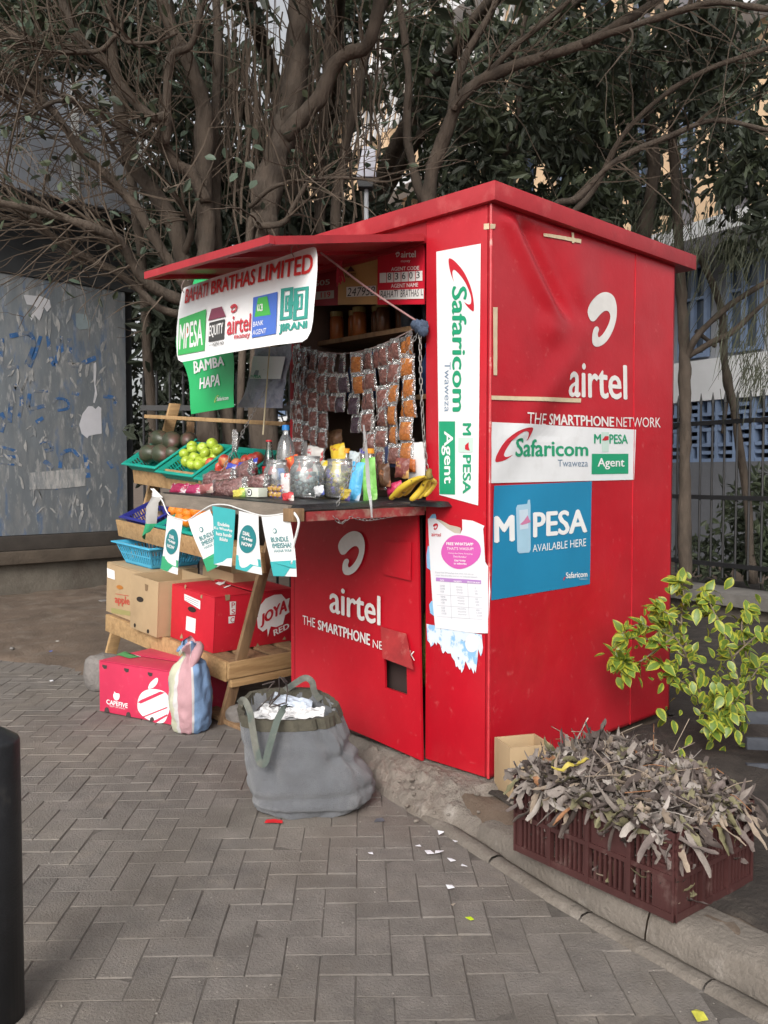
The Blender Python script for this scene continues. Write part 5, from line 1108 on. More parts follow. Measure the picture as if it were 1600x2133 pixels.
# ---- woven striped sack
b = MB(); prof = [(.06, 0), (.100, .004), (.118, .04), (.126, .10), (.130, .17), (.126, .25), (.112, .32), (.085, .365), (.055, .388), (.040, .40), (.042, .415), (.058, .435), (.066, .452), (.055, .462)]
SCx = onZ(398, 1520)
SAK = [mat('sack_' + n_, c, .6, .12, 9., .5, 170) for n_, c in (('blue', (.20, .33, .55)), ('pink', (.52, .30, .33)), ('cream', (.53, .53, .40)), ('white', (.60, .58, .58)))]
def ang(j): return j / 60
def smat(i, j):
    t = (j / 60 + .005 * 0) % 1.
    seq = [(0, .04, 1), (.04, .06, 3), (.06, .30, 0), (.30, .45, 2), (.45, .6, 1), (.6, .78, 0), (.78, .80, 3), (.80, .90, 2), (.90, .92, 3), (.92, 1., 1)]
    for a, c, m_ in seq:
        if a <= t < c: return m_
    return 0
a0 = math.atan2(-FW.y, -FW.x)
def sf_(t, i, p):
    z = p.z; k = 1 + .14 * N3((math.cos(t) * 1.6, math.sin(t) * 1.6, z * 9)) + .07 * N3((math.cos(t) * 5, math.sin(t) * 5, z * 26)) - .22 * max(0, .22 - abs(N3((math.cos(t) * 2.6, math.sin(t) * 2.6, z * 17)))) + (.10 * math.sin(7 * t + z * 8) * sstep(.28, .40, z))
    q = V((p.x * k * 1.02, p.y * k * .86, p.z + .012 * N3((math.cos(t) * 3, math.sin(t) * 3, z * 7)))); q.x += .10 * max(0, z - .1) * .25
    if i >= 11: q.z += .03 * math.sin(2 * t + .8); q.x += .02 * math.cos(t)
    return q
fine = []
for (r0, q0), (r1, q1) in zip(prof, prof[1:]):
    for k in range(4): fine.append((lerp(r0, r1, k / 4), lerp(q0, q1, k / 4)))
fine.append(prof[-1])
b.lathe(fine, 60, M=Matrix.Translation(SCx) @ Matrix.Rotation(a0, 4, 'Z'), f=lambda t, i, p: sf_(t, i / 4, p), matf=smat)
# twisted ear of the tied mouth, flopping to the front
c = SCx + V((0, 0, .425)) + RT * .005
b.m(1).tube(crom([c + RT * .02 + V((0, 0, .02)), c + RT * .045 + V((0, 0, .022)) - FW * .03, c + RT * .035 - FW * .07 + V((0, 0, -.03)), c + RT * .012 - FW * .085 + V((0, 0, -.085))], 4), [.024, .026, .028, .029, .030, .030, .029, .027, .024, .020, .016, .011, .006], 9)
b.m(0).tube(crom([c - RT * .02 + V((0, 0, .0)), c - RT * .05 + V((0, 0, .012)), c - RT * .075 - FW * .01 + V((0, 0, -.005))], 4), [.024, .023, .022, .020, .018, .015, .012, .008, .004], 8)
b.top('woven_sack', SAK, 'blue, pink and cream striped woven sack knotted at the top', 'sack', SCx, smooth=True)

# ---- grey tote bag with papers
FELT = mat('grey_felt', (.125, .131, .145), .95, .16, 9., .6, 240, sheen=.3, dirt=[((.085, .085, .09), .6, 4., .50, .66), ((.19, .19, .2), .5, 11., .56, .7)])
D0 = 3.42
lev = [(0., 535, 725), (.01, 518, 755), (.04, 508, 775), (.085, 502, 780), (.135, 499, 772), (.19, 497, 752), (.245, 494, 734), (.30, 490, 716), (.35, 487, 702), (.385, 485, 695)]
bagc = atD(630, 1560, D0 + .12); bagc.z = 0
def bag_pt(lv, t, ins=0.):
    z, xl_, xr_ = lv; wl = (xl_ - 800) / F * D0; wr_ = (xr_ - 800) / F * D0; cx = (wl + wr_) / 2; rx = (wr_ - wl) / 2 - ins; ry = lerp(.175, .125, z / .39) - ins
    if z < .03: ry -= .02
    c, s = math.cos(t), math.sin(t); e = .72
    px_ = math.copysign(abs(c) ** e, c) * rx; py_ = math.copysign(abs(s) ** e, s) * ry
    p = V((CAM.x, CAM.y, 0)) + FW * (D0 + .12 + py_) + RT * (cx + px_); zz = z
    f = sstep(.2, .385, z); zz += f * (.060 * (s * .5 + .5) - .022 * (1 - abs(s)) * (1 if c > 0 else 0) - .012 * (1 if s < 0 else 0))
    k = .014 * N3((c * 2.2, s * 2.2, z * 8)) + .008 * N3((c * 6, s * 6, z * 9)) + sstep(.05, .2, z) * sstep(.42, .34, z) * .016 * N3((c * 4.5 + z * 4, s * 4.5, z * 2.5)) + .006 * N3((c * 2, s * 2, z * 24)) - .016 * max(0, .25 - abs(N3((c * 3.1 + 7, s * 3.1, z * 9 + c)))) * 2.2
    fold = -.024 * math.exp(-((z - .16 - .09 * c) / .022) ** 2) * sstep(-.1, .8, c) - .014 * math.exp(-((z - .075 - .02 * c) / .014) ** 2) - .018 * math.exp(-((z - .26 + .07 * c) / .02) ** 2) * sstep(.2, .9, c) - .012 * math.exp(-((t % 6.283 - 5.35) / .10) ** 2) * sstep(.12, .3, z)
    nrm = (RT * c + FW * s); p = p + nrm * (k + fold); p.z = zz
    return p
tb = thing('tote_bag', 'slouching grey felt tote bag full of papers on the paving', 'bag', bagc)
NB = 72; b = MB(); lv_f = []
for a, c in zip(lev, lev[1:]):
    for k in range(4): lv_f.append(tuple(lerp(a[q], c[q], k / 4) for q in range(3)))
lv_f.append(lev[-1])
for lv in lv_f: b.v += [bag_pt(lv, 2 * math.pi * j / NB) for j in range(NB)]
for i in range(len(lv_f) - 1):
    for j in range(NB): b.f.append([i * NB + j, i * NB + (j + 1) % NB, (i + 1) * NB + (j + 1) % NB, (i + 1) * NB + j]); b.mi.append(0)
b.f.append(list(range(NB))[::-1]); b.mi.append(0)
k0 = len(b.v); b.v += [bag_pt(lv_f[-1], 2 * math.pi * j / NB, .012) for j in range(NB)] + [bag_pt(lv_f[-9], 2 * math.pi * j / NB, .02) for j in range(NB)]
top0 = (len(lv_f) - 1) * NB
for j in range(NB):
    j2 = (j + 1) % NB; b.f.append([top0 + j, top0 + j2, k0 + j2, k0 + j]); b.mi.append(0); b.f.append([k0 + j, k0 + j2, k0 + NB + j2, k0 + NB + j]); b.mi.append(0)
b.f.append([k0 + NB + j for j in range(NB)]); b.mi.append(0)
bag = b.build('body', FELT, tb, smooth=True)
BIND = mat('olive_binding', (.075, .068, .05), .9, .2, 30., .4, 120)
b = MB()
for lvk in (-1, -2, -3): pass
ringp = [(bag_pt(lv_f[-1], 2 * math.pi * j / NB), bag_pt(lv_f[-1], 2 * math.pi * j / NB)) for j in range(NB)]
for j in range(NB):
    t0, t1 = 2 * math.pi * j / NB, 2 * math.pi * (j + 1) / NB
    def o3(t, lv, out_): p = bag_pt(lv, t); n = RT * math.cos(t) + FW * math.sin(t); return p + n * out_
    prof_ = [(-5, .004), (-1, .006), (-1, .0), (-1, -.014), (-5, -.016)]
    for (l0, o0), (l1, o1) in zip(prof_, prof_[1:]):
        up0 = V((0, 0, .008 if l0 == -1 else 0)); up1 = V((0, 0, .008 if l1 == -1 else 0))
        b.poly([o3(t0, lv_f[l0], o0) + up0, o3(t1, lv_f[l0], o0) + up0, o3(t1, lv_f[l1], o1) + up1, o3(t0, lv_f[l1], o1) + up1])
b.build('binding', BIND, tb, smooth=True)
STR = mat('strap_webbing', (.15, .15, .13), .9, .2, 30., .3, 120, dirt=[((.07, .10, .09), .7, 9., .48, .58)])
def strap(pxs, D, nm='strap', wpx=7):
    q = crom([atD(x, y, d) for (x, y), d in zip(pxs, D)], 7); b = MB(); L = len(q)
    for i in range(L - 1):
        pass
    rows = []
    for i, p in enumerate(q):
        t = (q[min(i + 1, L - 1)] - q[max(i - 1, 0)]).normalized(); s = t.cross(FW).normalized() * wpx * 3.4 / F
        rows.append((p - s, p + s))
    for i in range(L - 1): b.slab([rows[i][0], rows[i][1], rows[i + 1][1], rows[i + 1][0]], -FW * .004)
    b.build(nm, STR, tb, smooth=False)
strap([(498, 1465), (508, 1458), (520, 1480), (527, 1520), (534, 1560), (542, 1588), (552, 1588), (560, 1560), (570, 1525), (578, 1500), (590, 1478), (598, 1470)], [3.44, 3.40, 3.36, 3.35, 3.34, 3.335, 3.335, 3.34, 3.35, 3.37, 3.40, 3.46])
strap([(590, 1440), (612, 1425), (635, 1412), (650, 1420), (655, 1440), (668, 1458)], [3.66, 3.62, 3.58, 3.58, 3.60, 3.62], wpx=7)
NEWS = mat('newsprint', (.66, .66, .67), .8, .1, 6., dirt=[((.25, .25, .26), .6, 40., .56, .6)])
for k, (x, y, wd, hh, D, rot) in enumerate([(585, 1484, 70, 16, 3.52, -.15), (635, 1484, 66, 12, 3.50, .05), (610, 1462, 66, 14, 3.58, -.25), (552, 1488, 44, 12, 3.50, .2)]):
    c = atD(x, y, D); ax = (RT * math.cos(rot) + UP * math.sin(rot)); ay = (FW * .9 + UP * .25).normalized(); w_, h_ = wd * D / F / 2 * 1.25, hh * D / F * 1.6
    MB().grid(lambda u, v: c + ax * lerp(-w_, w_, u) + ay * lerp(-h_, h_, v) + UP * (.014 * N3((u * 3 + k * 5, v * 3, k)) + .007 * N3((u * 9, v * 7, k))), 14, 8, thick=(0, 0, -.003)).top('crumpled_newspaper', [NEWS if k != 2 else mat('pale_blue_paper', (.50, .56, .66), .7, .1, 6.)], ['crumpled newspaper at the left of the tote bag mouth', 'white paper sheet lying at the front of the tote bag', 'pale blue crumpled paper at the back of the tote bag', 'small newspaper scrap by the tote bag strap'][k], 'paper', c, None)
b = MB()
for k in range(5):
    c = atD(R.uniform(535, 610), R.uniform(1440, 1475), R.uniform(3.46, 3.56)); b.tube(crom([c + rv() * .03 + UP * .02, c + UP * .035 + rv() * .03, c + rv() * .04 + UP * .01, c + rv() * .05], 6), .0028, 5)
b.top('tangled_cord', mat('brown_cord', (.06, .045, .04), .8), 'tangle of thin brown cord sticking out of the tote bag', 'cord', atD(575, 1470, 3.5), smooth=True)
# ================================================================== GOODS ON THE COUNTER
def cpos(x, X): p = onX(x, 1030, X); return V((X, p.y, cz(X, p.y) + .012))
GLASSC = clear('clear_glass', (.93, .97, .95), .03, .04); PET = clear('clear_plastic', (.95, .97, .98), .08, .10, .25, 12., .10); FILM = clear('cello_film', (.97, .97, .97), .12, .16, 1., 55., .10)
def bottle(label, x, X, prof, h_liq, liq, capc, capz, lab=None, labz=None, body=None, r_=1., slosh=None):
    p = cpos(x, X); t = thing('drink_bottle', label, 'bottle', p); n = 22; Mt = Matrix.Translation(p)
    MB().lathe(prof, n, M=Mt).build('body', body or PET, t, smooth=True)
    if liq:
        lp = [(r - .0025 if r > .004 else r, z + (.002 if i == 0 else 0)) for i, (r, z) in enumerate(prof) if z <= h_liq]
        lp.append((max(.001, lp[-1][0] - .0005), lp[-1][1])); lp.append((.0001, lp[-1][1])); MB().lathe(lp, n, M=Mt).build('drink', liq, t, smooth=True)
    zc, rc, hc = capz; MB().lathe([(rc, zc), (rc * 1.04, zc + .002), (rc, zc + hc * .9), (rc * .9, zc + hc), (.0001, zc + hc)], n, M=Mt).build('cap', capc, t, smooth=False)
    if lab:
        za, zb_ = labz; rr = max(r for r, z in prof if za - .01 <= z <= zb_ + .01) + .0008; MB().lathe([(rr, za), (rr, zb_)], n, M=Mt).build('label', lab, t, smooth=True).data.polygons[0].use_smooth = True
    return t
COKE = [(.02, 0), (.029, .002), (.030, .03), (.028, .06), (.0295, .09), (.031, .115), (.029, .135), (.022, .165), (.0155, .195), (.0125, .22), (.0135, .235), (.012, .238)]
ck = bottle('glass cola bottle with red label standing left of the water bottle', 561, -.30, COKE, .185, mat('cola', (.012, .004, .003), .1), mat('red_crown', (.5, .01, .02), .3), (.236, .0145, .008), mat('cola_label', (.55, .01, .02), .35), (.085, .122), GLASSC)
PLW_ = onX(561, 950, -.325)
pr = Print(lambda x, y, l: V((cpos(561, -.30) + (onX(x, y, -.30) - onX(561, 950, -.30))).to_tuple()) + V((-.0325 - .002, 0, 0)), 0)
WB = [(.03, 0), (.042, .004), (.044, .02), (.043, .08), (.0445, .11), (.0445, .17), (.042, .20), (.034, .235), (.022, .262), (.0145, .275), (.0145, .295)]
bottle('large water bottle with blue cap behind the cola', 596, -.22, WB, .16, clear('water', (.80, .90, .97), .02, .05, 0, 1, .25, (.10, .34, .72)), mat('blue_cap', (.02, .22, .62), .35), (.292, .017, .024), mat('blue_water_label', (.06, .24, .60), .4), (.06, .115))
JB = [(.02, 0), (.029, .003), (.030, .07), (.027, .09), (.030, .11), (.029, .14), (.021, .165), (.0135, .18), (.0135, .192)]
OJ = mat('orange_drink', (.70, .22, .02), .2); OC = mat('orange_cap', (.75, .30, .01), .35)
bottle('orange soda bottle with orange cap by the green snack bag', 772, -.10, JB, .15, OJ, OC, (.190, .0165, .022))
bottle('pale juice bottle with yellow-orange cap behind the right jar', 722, -.08, JB, .135, mat('pale_juice', (.60, .38, .16), .25), OC, (.190, .0165, .022))
bottle('clear soda bottle with violet cap between the orange-capped ones', 757, -.03, JB, .01, None, mat('violet_cap', (.06, .05, .36), .35), (.190, .0165, .022))
# jars of wrapped sweets
CAND = {n: mat('sweet_' + n, c, .28, .35, 25.) for n, c in dict(mint=(.22, .32, .33), pale=(.46, .54, .54), olive=(.24, .24, .05), gold=(.44, .30, .05), violet=(.10, .08, .36), dark=(.07, .07, .08), slate=(.09, .14, .17)).items()}
def jar(label, x, X, r, h, sweets, fill, tilt=0.):
    p = cpos(x, X); t = thing('sweet_jar', label, 'jar', p); Mt = Matrix.Translation(p)
    pf = [(r * .86, 0), (r, .008), (r * 1.02, h * .35), (r, h * .62), (r * .93, h * .74), (r * .76, h * .84), (r * .74, h * .90), (r * .77, h * .91), (r * .74, h * .93), (r * .74, h)]
    MB().lathe(pf, 30, M=Mt).build('jar_body', PET, t, smooth=True)
    for kk, zz in enumerate((h * .955, h * .985)): MB().tube([p + V((r * .755 * math.cos(a), r * .755 * math.sin(a), zz)) for a in [i * math.pi / 14 for i in range(29)]], .0018, 5, cap=False).build('thread', PET, t, smooth=True)
    for k in range(int(150 * fill * (r / .07) ** 2)):
        zz = R.uniform(.012, h * fill); rr = (r * .90) * math.sqrt(R.uniform(.15, 1)); a = R.uniform(0, 6.283)
        c = p + V((rr * math.cos(a), rr * math.sin(a), zz)); M_ = TRS(c, (R.uniform(0, 6), R.uniform(0, 6), R.uniform(0, 6)))
        b = MB().lathe([(.0005, -.011), (.005, -.009), (.0045, -.008), (.0085, -.004), (.009, .004), (.0045, .008), (.005, .009), (.0005, .011)], 6, M=M_)
        b.build('wrapped_sweet', CAND[R.choice(sweets)], t) if k < 60 else STORE.append((b, t, CAND[R.choice(sweets)]))
    return t
STORE = []
jar('big clear jar of pale mint sweets in the middle of the counter', 640, -.40, .073, .175, ('mint', 'pale', 'slate', 'mint'), .62)
jar('clear jar of olive and violet wrapped sweets right of the mint jar', 708, -.27, .070, .165, ('olive', 'gold', 'violet', 'dark', 'olive'), .60)
jar('nearly empty clear jar with a few gold sweets left of the mint jar', 577, -.38, .060, .155, ('gold', 'violet', 'dark'), .30)
from collections import defaultdict
gsw = defaultdict(MB)
for b, t, m_ in STORE: gsw[(t.name, m_.name)].add(b.v, b.f)
for (tn, mn), b in gsw.items(): b.build('sweet_pile', MATS[mn.replace('', '')] if mn in MATS else bpy.data.materials[mn], bpy.data.objects[tn])['kind'] = 'stuff'
# red-and-white wrapper in front of the jar
def pouch(name, label, cat, c, w_, h_, th, mats, rx=V((0, -1, 0)), up=V((0, 0, 1)), mf=None, crease=.004, group=None, n=10, seal=.1, sd=0):
    rx = rx.normalized(); up = (up - rx * up.dot(rx)).normalized(); nn = rx.cross(up); b = MB(); sd = R.uniform(0, 90)
    for s in (1, -1):
        def f(u, v):
            e = min(1, min(v, 1 - v) / .28) ; e = math.sin(e * math.pi / 2) * (math.sin(math.pi * min(1, min(u, 1 - u) / .35) / 2) ** .7)
            return c + rx * (u - .5) * w_ * (1 - .05 * e) + up * (v - .5) * h_ + nn * s * (th * e) + nn * crease * N3((u * 7 + sd, v * 7, sd)) + up * crease * N3((u * 6, sd, v * 2))
        b.grid(f, n, n, matf=mf)
    return b.top(name, mats, label, cat, c - up * h_ / 2, group, smooth=True)
WRP = lambda n, c, r=.25, **k: mat('wrapper_' + n, c, r, .15, 12., .4, 40, **k)
pouch('snack_packet', 'red and white sweet wrapper propped against the mint jar', 'packet', cpos(594, -.455) + V((0, 0, .05)), .045, .10, .008, [WRP('redwhite', (.62, .60, .60), dirt=[((.50, .02, .03), 1., 22., .52, .53)])], rx=V((.3, -1, 0)))
pouch('snack_bag', 'blue and white snack bag leaning beside the right jar', 'packet', cpos(742, -.30) + V((0, 0, .075)), .062, .16, .018, [WRP('blue', (.10, .42, .72), dirt=[((.55, .62, .70), .9, 12., .55, .60)])], rx=V((.25, -1, -.12)), up=V((.05, .16, 1)))
pouch('snack_bag', 'bright green snack bag standing behind the hanging ribbon', 'packet', cpos(769, -.27) + V((0, 0, .085)), .072, .175, .02, [WRP('green', (.22, .56, .12), dirt=[((.45, .70, .30), .6, 9., .5, .6)])], rx=V((.2, -1, .1)), up=V((.05, -.14, 1)))
pouch('snack_bag', 'yellow topped snack bag behind the jars', 'packet', cpos(690, -.16) + V((0, 0, .10)), .12, .12, .02, [WRP('yellow', (.66, .52, .03), dirt=[((.62, .66, .60), .9, 7., .50, .54)])], rx=V((.1, -1, .1)))
pouch('snack_bag', 'white and yellow snack bag lying behind the mint jar', 'packet', cpos(668, -.22) + V((0, 0, .085)), .11, .10, .02, [WRP('whiteyellow', (.62, .62, .58), dirt=[((.65, .50, .02), 1., 8., .52, .55)])], rx=V((.1, -1, -.2)))
pouch('snack_bag', 'red snack bag lying on its side behind the mint jar', 'packet', cpos(630, -.20) + V((0, 0, .06)), .15, .075, .025, [WRP('scarlet', (.50, .05, .04), dirt=[((.60, .20, .05), .6, 9., .5, .6)])], rx=V((.1, -1, .3)))
pouch('sweet_packet', 'small magenta and white packet beside the bananas', 'packet', cpos(822, -.16) + V((0, 0, .045)), .085, .055, .022, [WRP('magenta', (.48, .03, .10), dirt=[((.60, .60, .66), 1., 11., .54, .57)])], rx=V((.1, -1, .2)))
pouch('sachet_card', 'white card holding one orange spice sachet at the hatch side', 'packet', onX(868, 960, -.02) + V((0, 0, 0)), .10, .16, .004, [mat('white_card', (.66, .66, .67), .6, .05, 5.)], crease=.002)
pouch('spice_sachet', 'orange spice sachet mounted on the white card', 'sachet', onX(856, 970, -.035), .055, .055, .012, [mat('chilli_powder', (.48, .13, .03), .3, .3, 30., .4, 60)])
pouch('navy_packet', 'dark navy packet behind the orange soda', 'packet', onX(812, 950, -.02), .09, .10, .02, [mat('navy_packet', (.03, .04, .09), .35, .2, 9.)])
# more packets crowding the counter between the jars and the hatch
for k, (x, y, X, w_, h_, th, col, d2, tl, lab) in enumerate([(612, 972, -.30, .075, .10, .015, (.60, .10, .04), (.66, .50, .06), .3, 'orange and yellow crisps bag right of the water bottle'), (655, 950, -.12, .10, .085, .02, (.60, .58, .56), (.50, .05, .06), -.2, 'white bag with red print behind the mint jar'), (705, 948, -.10, .085, .10, .02, (.66, .46, .03), (.40, .05, .04), .15, 'golden snack bag behind the olive sweets'), (738, 962, -.16, .06, .09, .015, (.44, .50, .52), (.10, .16, .40), -.1, 'silver and blue packet between juice and soda bottles'),
        (800, 990, -.20, .06, .10, .02, (.10, .05, .03), (.30, .12, .06), .1, 'brown coffee packet left of the magenta packet'), (838, 975, -.10, .07, .085, .015, (.20, .06, .05), (.50, .30, .10), -.1, 'dark red packet behind the bananas'), (665, 1022, -.47, .05, .04, .01, (.55, .56, .58), (.06, .10, .40), .2, 'small silver packet lying in front of the mint jar'), (600, 1035, -.56, .06, .035, .01, (.50, .04, .05), (.62, .58, .54), .1, 'flat red packet at the counter front left of the mint jar'), (720, 1030, -.36, .05, .05, .012, (.40, .30, .04), (.10, .08, .30), -.2, 'gold packet lying before the olive sweets jar'), (498, 1028, -.63, .07, .035, .010, (.56, .50, .10), (.20, .34, .08), .1, 'yellow packet at the counter front before the nut bags'), (430, 1018, -.66, .08, .04, .012, (.30, .10, .10), (.50, .40, .36), .1, 'brown sachet at the counter front left'), (625, 940, .0, .09, .12, .025, (.52, .50, .50), (.40, .20, .12), 0., 'clear bread bag standing behind the water bottle')]):
    c = onX(x, y, X); c.z = max(c.z, cz(X, c.y) + h_ * .45); pouch('snack_packet', lab, 'packet', c, w_, h_, th, [WRP('extra%d' % k, col, dirt=[(d2, .95, R.uniform(9, 16), .52, .56)])], rx=V((.2, -1, tl)), crease=.006)
# bags of groundnuts lying on the counter
NUT = mat('groundnuts', (.25, .12, .115), .18, .4, 60., 1., 90, coat=1., dirt=[((.42, .28, .26), .7, 70., .54, .62)])
for k, (x, y, X, L, w_, yaw, lab) in enumerate([(455, 1000, -.50, .22, .085, .25, 'clear bag of brown groundnuts lying at the back of the counter left end'), (478, 1017, -.60, .24, .085, .12, 'clear bag of brown groundnuts lying along the counter front edge'), (512, 988, -.40, .20, .095, -.5, 'plump bag of groundnuts lying across the others before the cola bottle'), (538, 1008, -.46, .15, .08, -.1, 'short bag of groundnuts beside the yellow packet')]):
    c = onX(x, y, X); c.z = max(cz(X, c.y) + .035, c.z); rx = V((yaw * .6, -1, .35 if k == 2 else .08)).normalized()
    pouch('groundnut_bag', lab, 'bag', c, L, w_, w_ * .42, [NUT, FILM], rx=rx, up=V((.15, 0, 1)), mf=lambda i, j: 1 if i < 2 or i > 12 else 0, crease=.012, group='groundnut bags on the counter', n=14)
for k, (x, y, X, col, lab) in enumerate([(372, 1004, -.62, (.30, .02, .07), 'magenta foil packet at the far left end of the counter'), (405, 1003, -.60, (.34, .03, .10), 'magenta foil packet next to the groundnut bags')]):
    c = onX(x, y, X); c.z = cz(X, c.y) + .024; pouch('foil_packet', lab, 'packet', c, .12, .05, .016, [WRP('foil%d' % k, col, .2, dirt=[((.60, .58, .60), .9, 16., .56, .6)])], rx=V((.1, -1, .02)), up=V((.5, 0, 1)), crease=.008, group='magenta foil packets')
c = onX(455, 980, -.30); c.z = cz(-.3, c.y) + .05
pouch('tomato_net', 'red net of small tomatoes behind the groundnut bags', 'bag', c, .16, .075, .03, [WRP('rednet', (.55, .07, .02), .35, dirt=[((.66, .28, .06), .8, 26., .5, .58)])], rx=V((.1, -1, .15)), crease=.010, n=14)
for k, (x, y, X) in enumerate([(482, 972, -.30), (505, 968, -.27), (527, 962, -.24)]):
    c = onX(x, y, X); pouch('blue_sachet', ['blue sachet lying on the tomato net', 'dark blue sachet between tomato net and cola', 'blue sachet just left of the cola bottle'][k], 'sachet', c, .055, .035, .008, [WRP('bluesachet', (.05, .07, .40), .25, dirt=[((.55, .56, .66), .9, 20., .58, .62)])], rx=V((.3, -1, R.uniform(-.4, .4))), up=V((.6, 0, 1)), group='blue sachets behind the nuts')
# sweet bar boxes
def goods_box(name, label, x, X, w_, d_, h_, yaw, mats, prints=None):
    p = cpos(x, X); M_ = Matrix.Translation(p) @ Matrix.Rotation(yaw, 4, 'Z'); t = thing(name, label, 'box', p, None, M_)
    MB().box((-d_ / 2, -w_ / 2, 0), (d_ / 2, w_ / 2, h_)).build('carton', mats[0], t, world=False, bevel=.0015)
    return t, M_
t, M_ = goods_box('gum_box', 'small lime and white gum box at the counter front', 528, -.585, .115, .05, .038, .12, [mat('lime_white_card', (.60, .64, .55), .4, .05, 5.)])
MB().box((-.0262, .028, .001), (.0262, .0585, .0385)).build('lime_end', mat('lime_card', (.36, .58, .08), .4), t, world=False)
MB().lathe([(.015, 0), (.015, .001)], 18, M=Matrix.Translation((-.0262, -.005, .019)) @ Matrix.Rotation(rad(-90), 4, 'Y'), closed=True).build('logo_disc', BLACK, t, world=False)
MB().lathe([(.0115, 0), (.0115, .001)], 18, M=Matrix.Translation((-.0268, -.005, .019)) @ Matrix.Rotation(rad(-90), 4, 'Y'), closed=True).build('logo_disc', WHITE, t, world=False)
MB().lathe([(.006, 0), (.006, .001)], 14, M=Matrix.Translation((-.0276, -.003, .021)) @ Matrix.Rotation(rad(-90), 4, 'Y'), closed=True).build('logo_disc', BLACK, t, world=False)
GV = mat('gold_violet_foil', (.40, .24, .06), .25, .3, 30., dirt=[((.10, .07, .34), 1., 38., .52, .55)])
for k in range(6):
    p = cpos(563 + (k % 3) * 9, -.53 + .03 * (k // 3)); p.z += .012 + .022 * (k // 3) + .0
    pouch('wafer_bar', ['left', 'middle', 'right'][k % 3] + (' lower' if k < 3 else ' upper') + ' gold and violet wafer bar stacked before the left jar', 'wafer', p, .028, .024, .009, [GV], rx=V((.1, -1, 0)), group='wafer bars in a small stack', n=6)
t, M_ = goods_box('yellow_packet', 'yellow packet standing behind the gum box', 537, -.46, .05, .03, .055, -.2, [mat('yellow_card', (.66, .42, .02), .4, .06, 5.)])
# bananas
BAN_ = mat('banana_skin', (.60, .42, .035), .5, .1, 8., dirt=[((.09, .05, .015), .9, 30., .60, .66), ((.36, .36, .06), .4, 6., .55, .7)])
bn_ = thing('banana_hand', 'hand of spotted yellow bananas at the right end of the counter', 'bananas', cpos(868, -.20))
bc = onX(893, 992, -.20)
for k in range(6):
    tip = onX(812 + k * 14, 1012 + (k % 2) * 6 - k * .5, -.22 + .02 * (k % 3)); tip.z = cz(-.2, tip.y) + .018 + .008 * (k % 3); st_ = bc + V((.012 * (k - 3), -.012 + .004 * k, -.004 * k))
    md_ = st_.lerp(tip, .55) + V((-.02 + .012 * k, 0, .004 + .010 * (k % 3)))
    q = crom([st_, st_.lerp(md_, .45) + V((0, 0, .006)), md_, md_.lerp(tip, .6) + V((0, 0, -.004)), tip], 4); nq = len(q)
    MB().tube(q, [.0045 if i < 2 else (.0145 * math.sin(math.pi * min(1, max(.12, (i - 1) / (nq - 1)))) ** .45 if i < nq - 1 else .004) for i in range(nq)], 7).build('banana', BAN_, bn_, smooth=True)
MB().tube([bc + V((0, -.006, -.01)), bc + V((.0, .0, .012)), bc + V((.004, -.004, .03))], [.016, .013, .008], 7).build('stalk', mat('banana_stalk', (.20, .15, .03), .7, .3, 20.), bn_, smooth=True)
# things on the kiosk's inside shelves and behind the counter
for k in range(9):
    y = .50 + k * .085; z0_i = 2.0315; p = V((.22 + .05 * (k % 2), y, z0_i)); t = thing('spice_jar', ['first', 'second', 'third', 'fourth', 'fifth', 'sixth', 'seventh', 'eighth', 'ninth'][8 - k] + ' jar from the left on the dim upper inside shelf', 'jar', p, 'jars on the upper inside shelf')
    MB().lathe([(.03, 0), (.036, .004), (.036, .11), (.03, .125)], 14, p).build('jar_body', [mat('jar_orange', (.36, .11, .03), .3, .3, 12.), mat('jar_brown', (.14, .06, .03), .3, .3, 12.), mat('jar_dark', (.035, .05, .07), .3, .3, 12.)][0 if k > 5 else (1 if k > 2 else 2)], t, smooth=True)
    MB().lathe([(.033, .1255), (.034, .15), (.001, .151)], 14, p).build('lid', mat('jar_lid', (.34, .26, .10), .4, .2, 8.), t)
for k in range(6):
    p = V((.26, .45 + k * .13, 1.7165)); t = thing('dark_bottle', ['first', 'second', 'third', 'fourth', 'fifth', 'sixth'][5 - k] + ' dark bottle from the left on the lower inside shelf', 'bottle', p, 'bottles on the lower inside shelf')
    MB().lathe([(.03, 0), (.034, .004), (.034, .15), (.014, .20), (.014, .225)], 14, p).build('body', mat('dark_blue_bottle', (.02, .035, .09), .2, .3, 6.), t, smooth=True)
    MB().lathe([(.016, .2255), (.016, .245), (.001, .246)], 12, p).build('cap', mat('bluish_cap', (.05, .12, .30), .4), t)
pc = SF_(.80); pst = thing('inside_poster', 'pale paper poster on the kiosk back inside the hatch', 'poster', pc(725, 915))
MB().slab([pc(*p) for p in ((668, 852), (772, 856), (772, 945), (668, 945))], (.004, 0, 0)).build('sheet', mat('grey_poster', (.44, .42, .44), .7, .1, 4.), pst, fix=True)
pr = Print(pc, .003)
for k in range(5): pr.rect(rq(676, 860 + k * 7, 735, 861.5 + k * 7))
pr.ell(682, 905, 9, 10); pr.done('print', flat('poster_brown', (.16, .07, .05)), pst)
cnt = MB().box((.30, .10, 1.18), (.90, 1.22, 1.215)).build('inner_counter', WOODB, K)
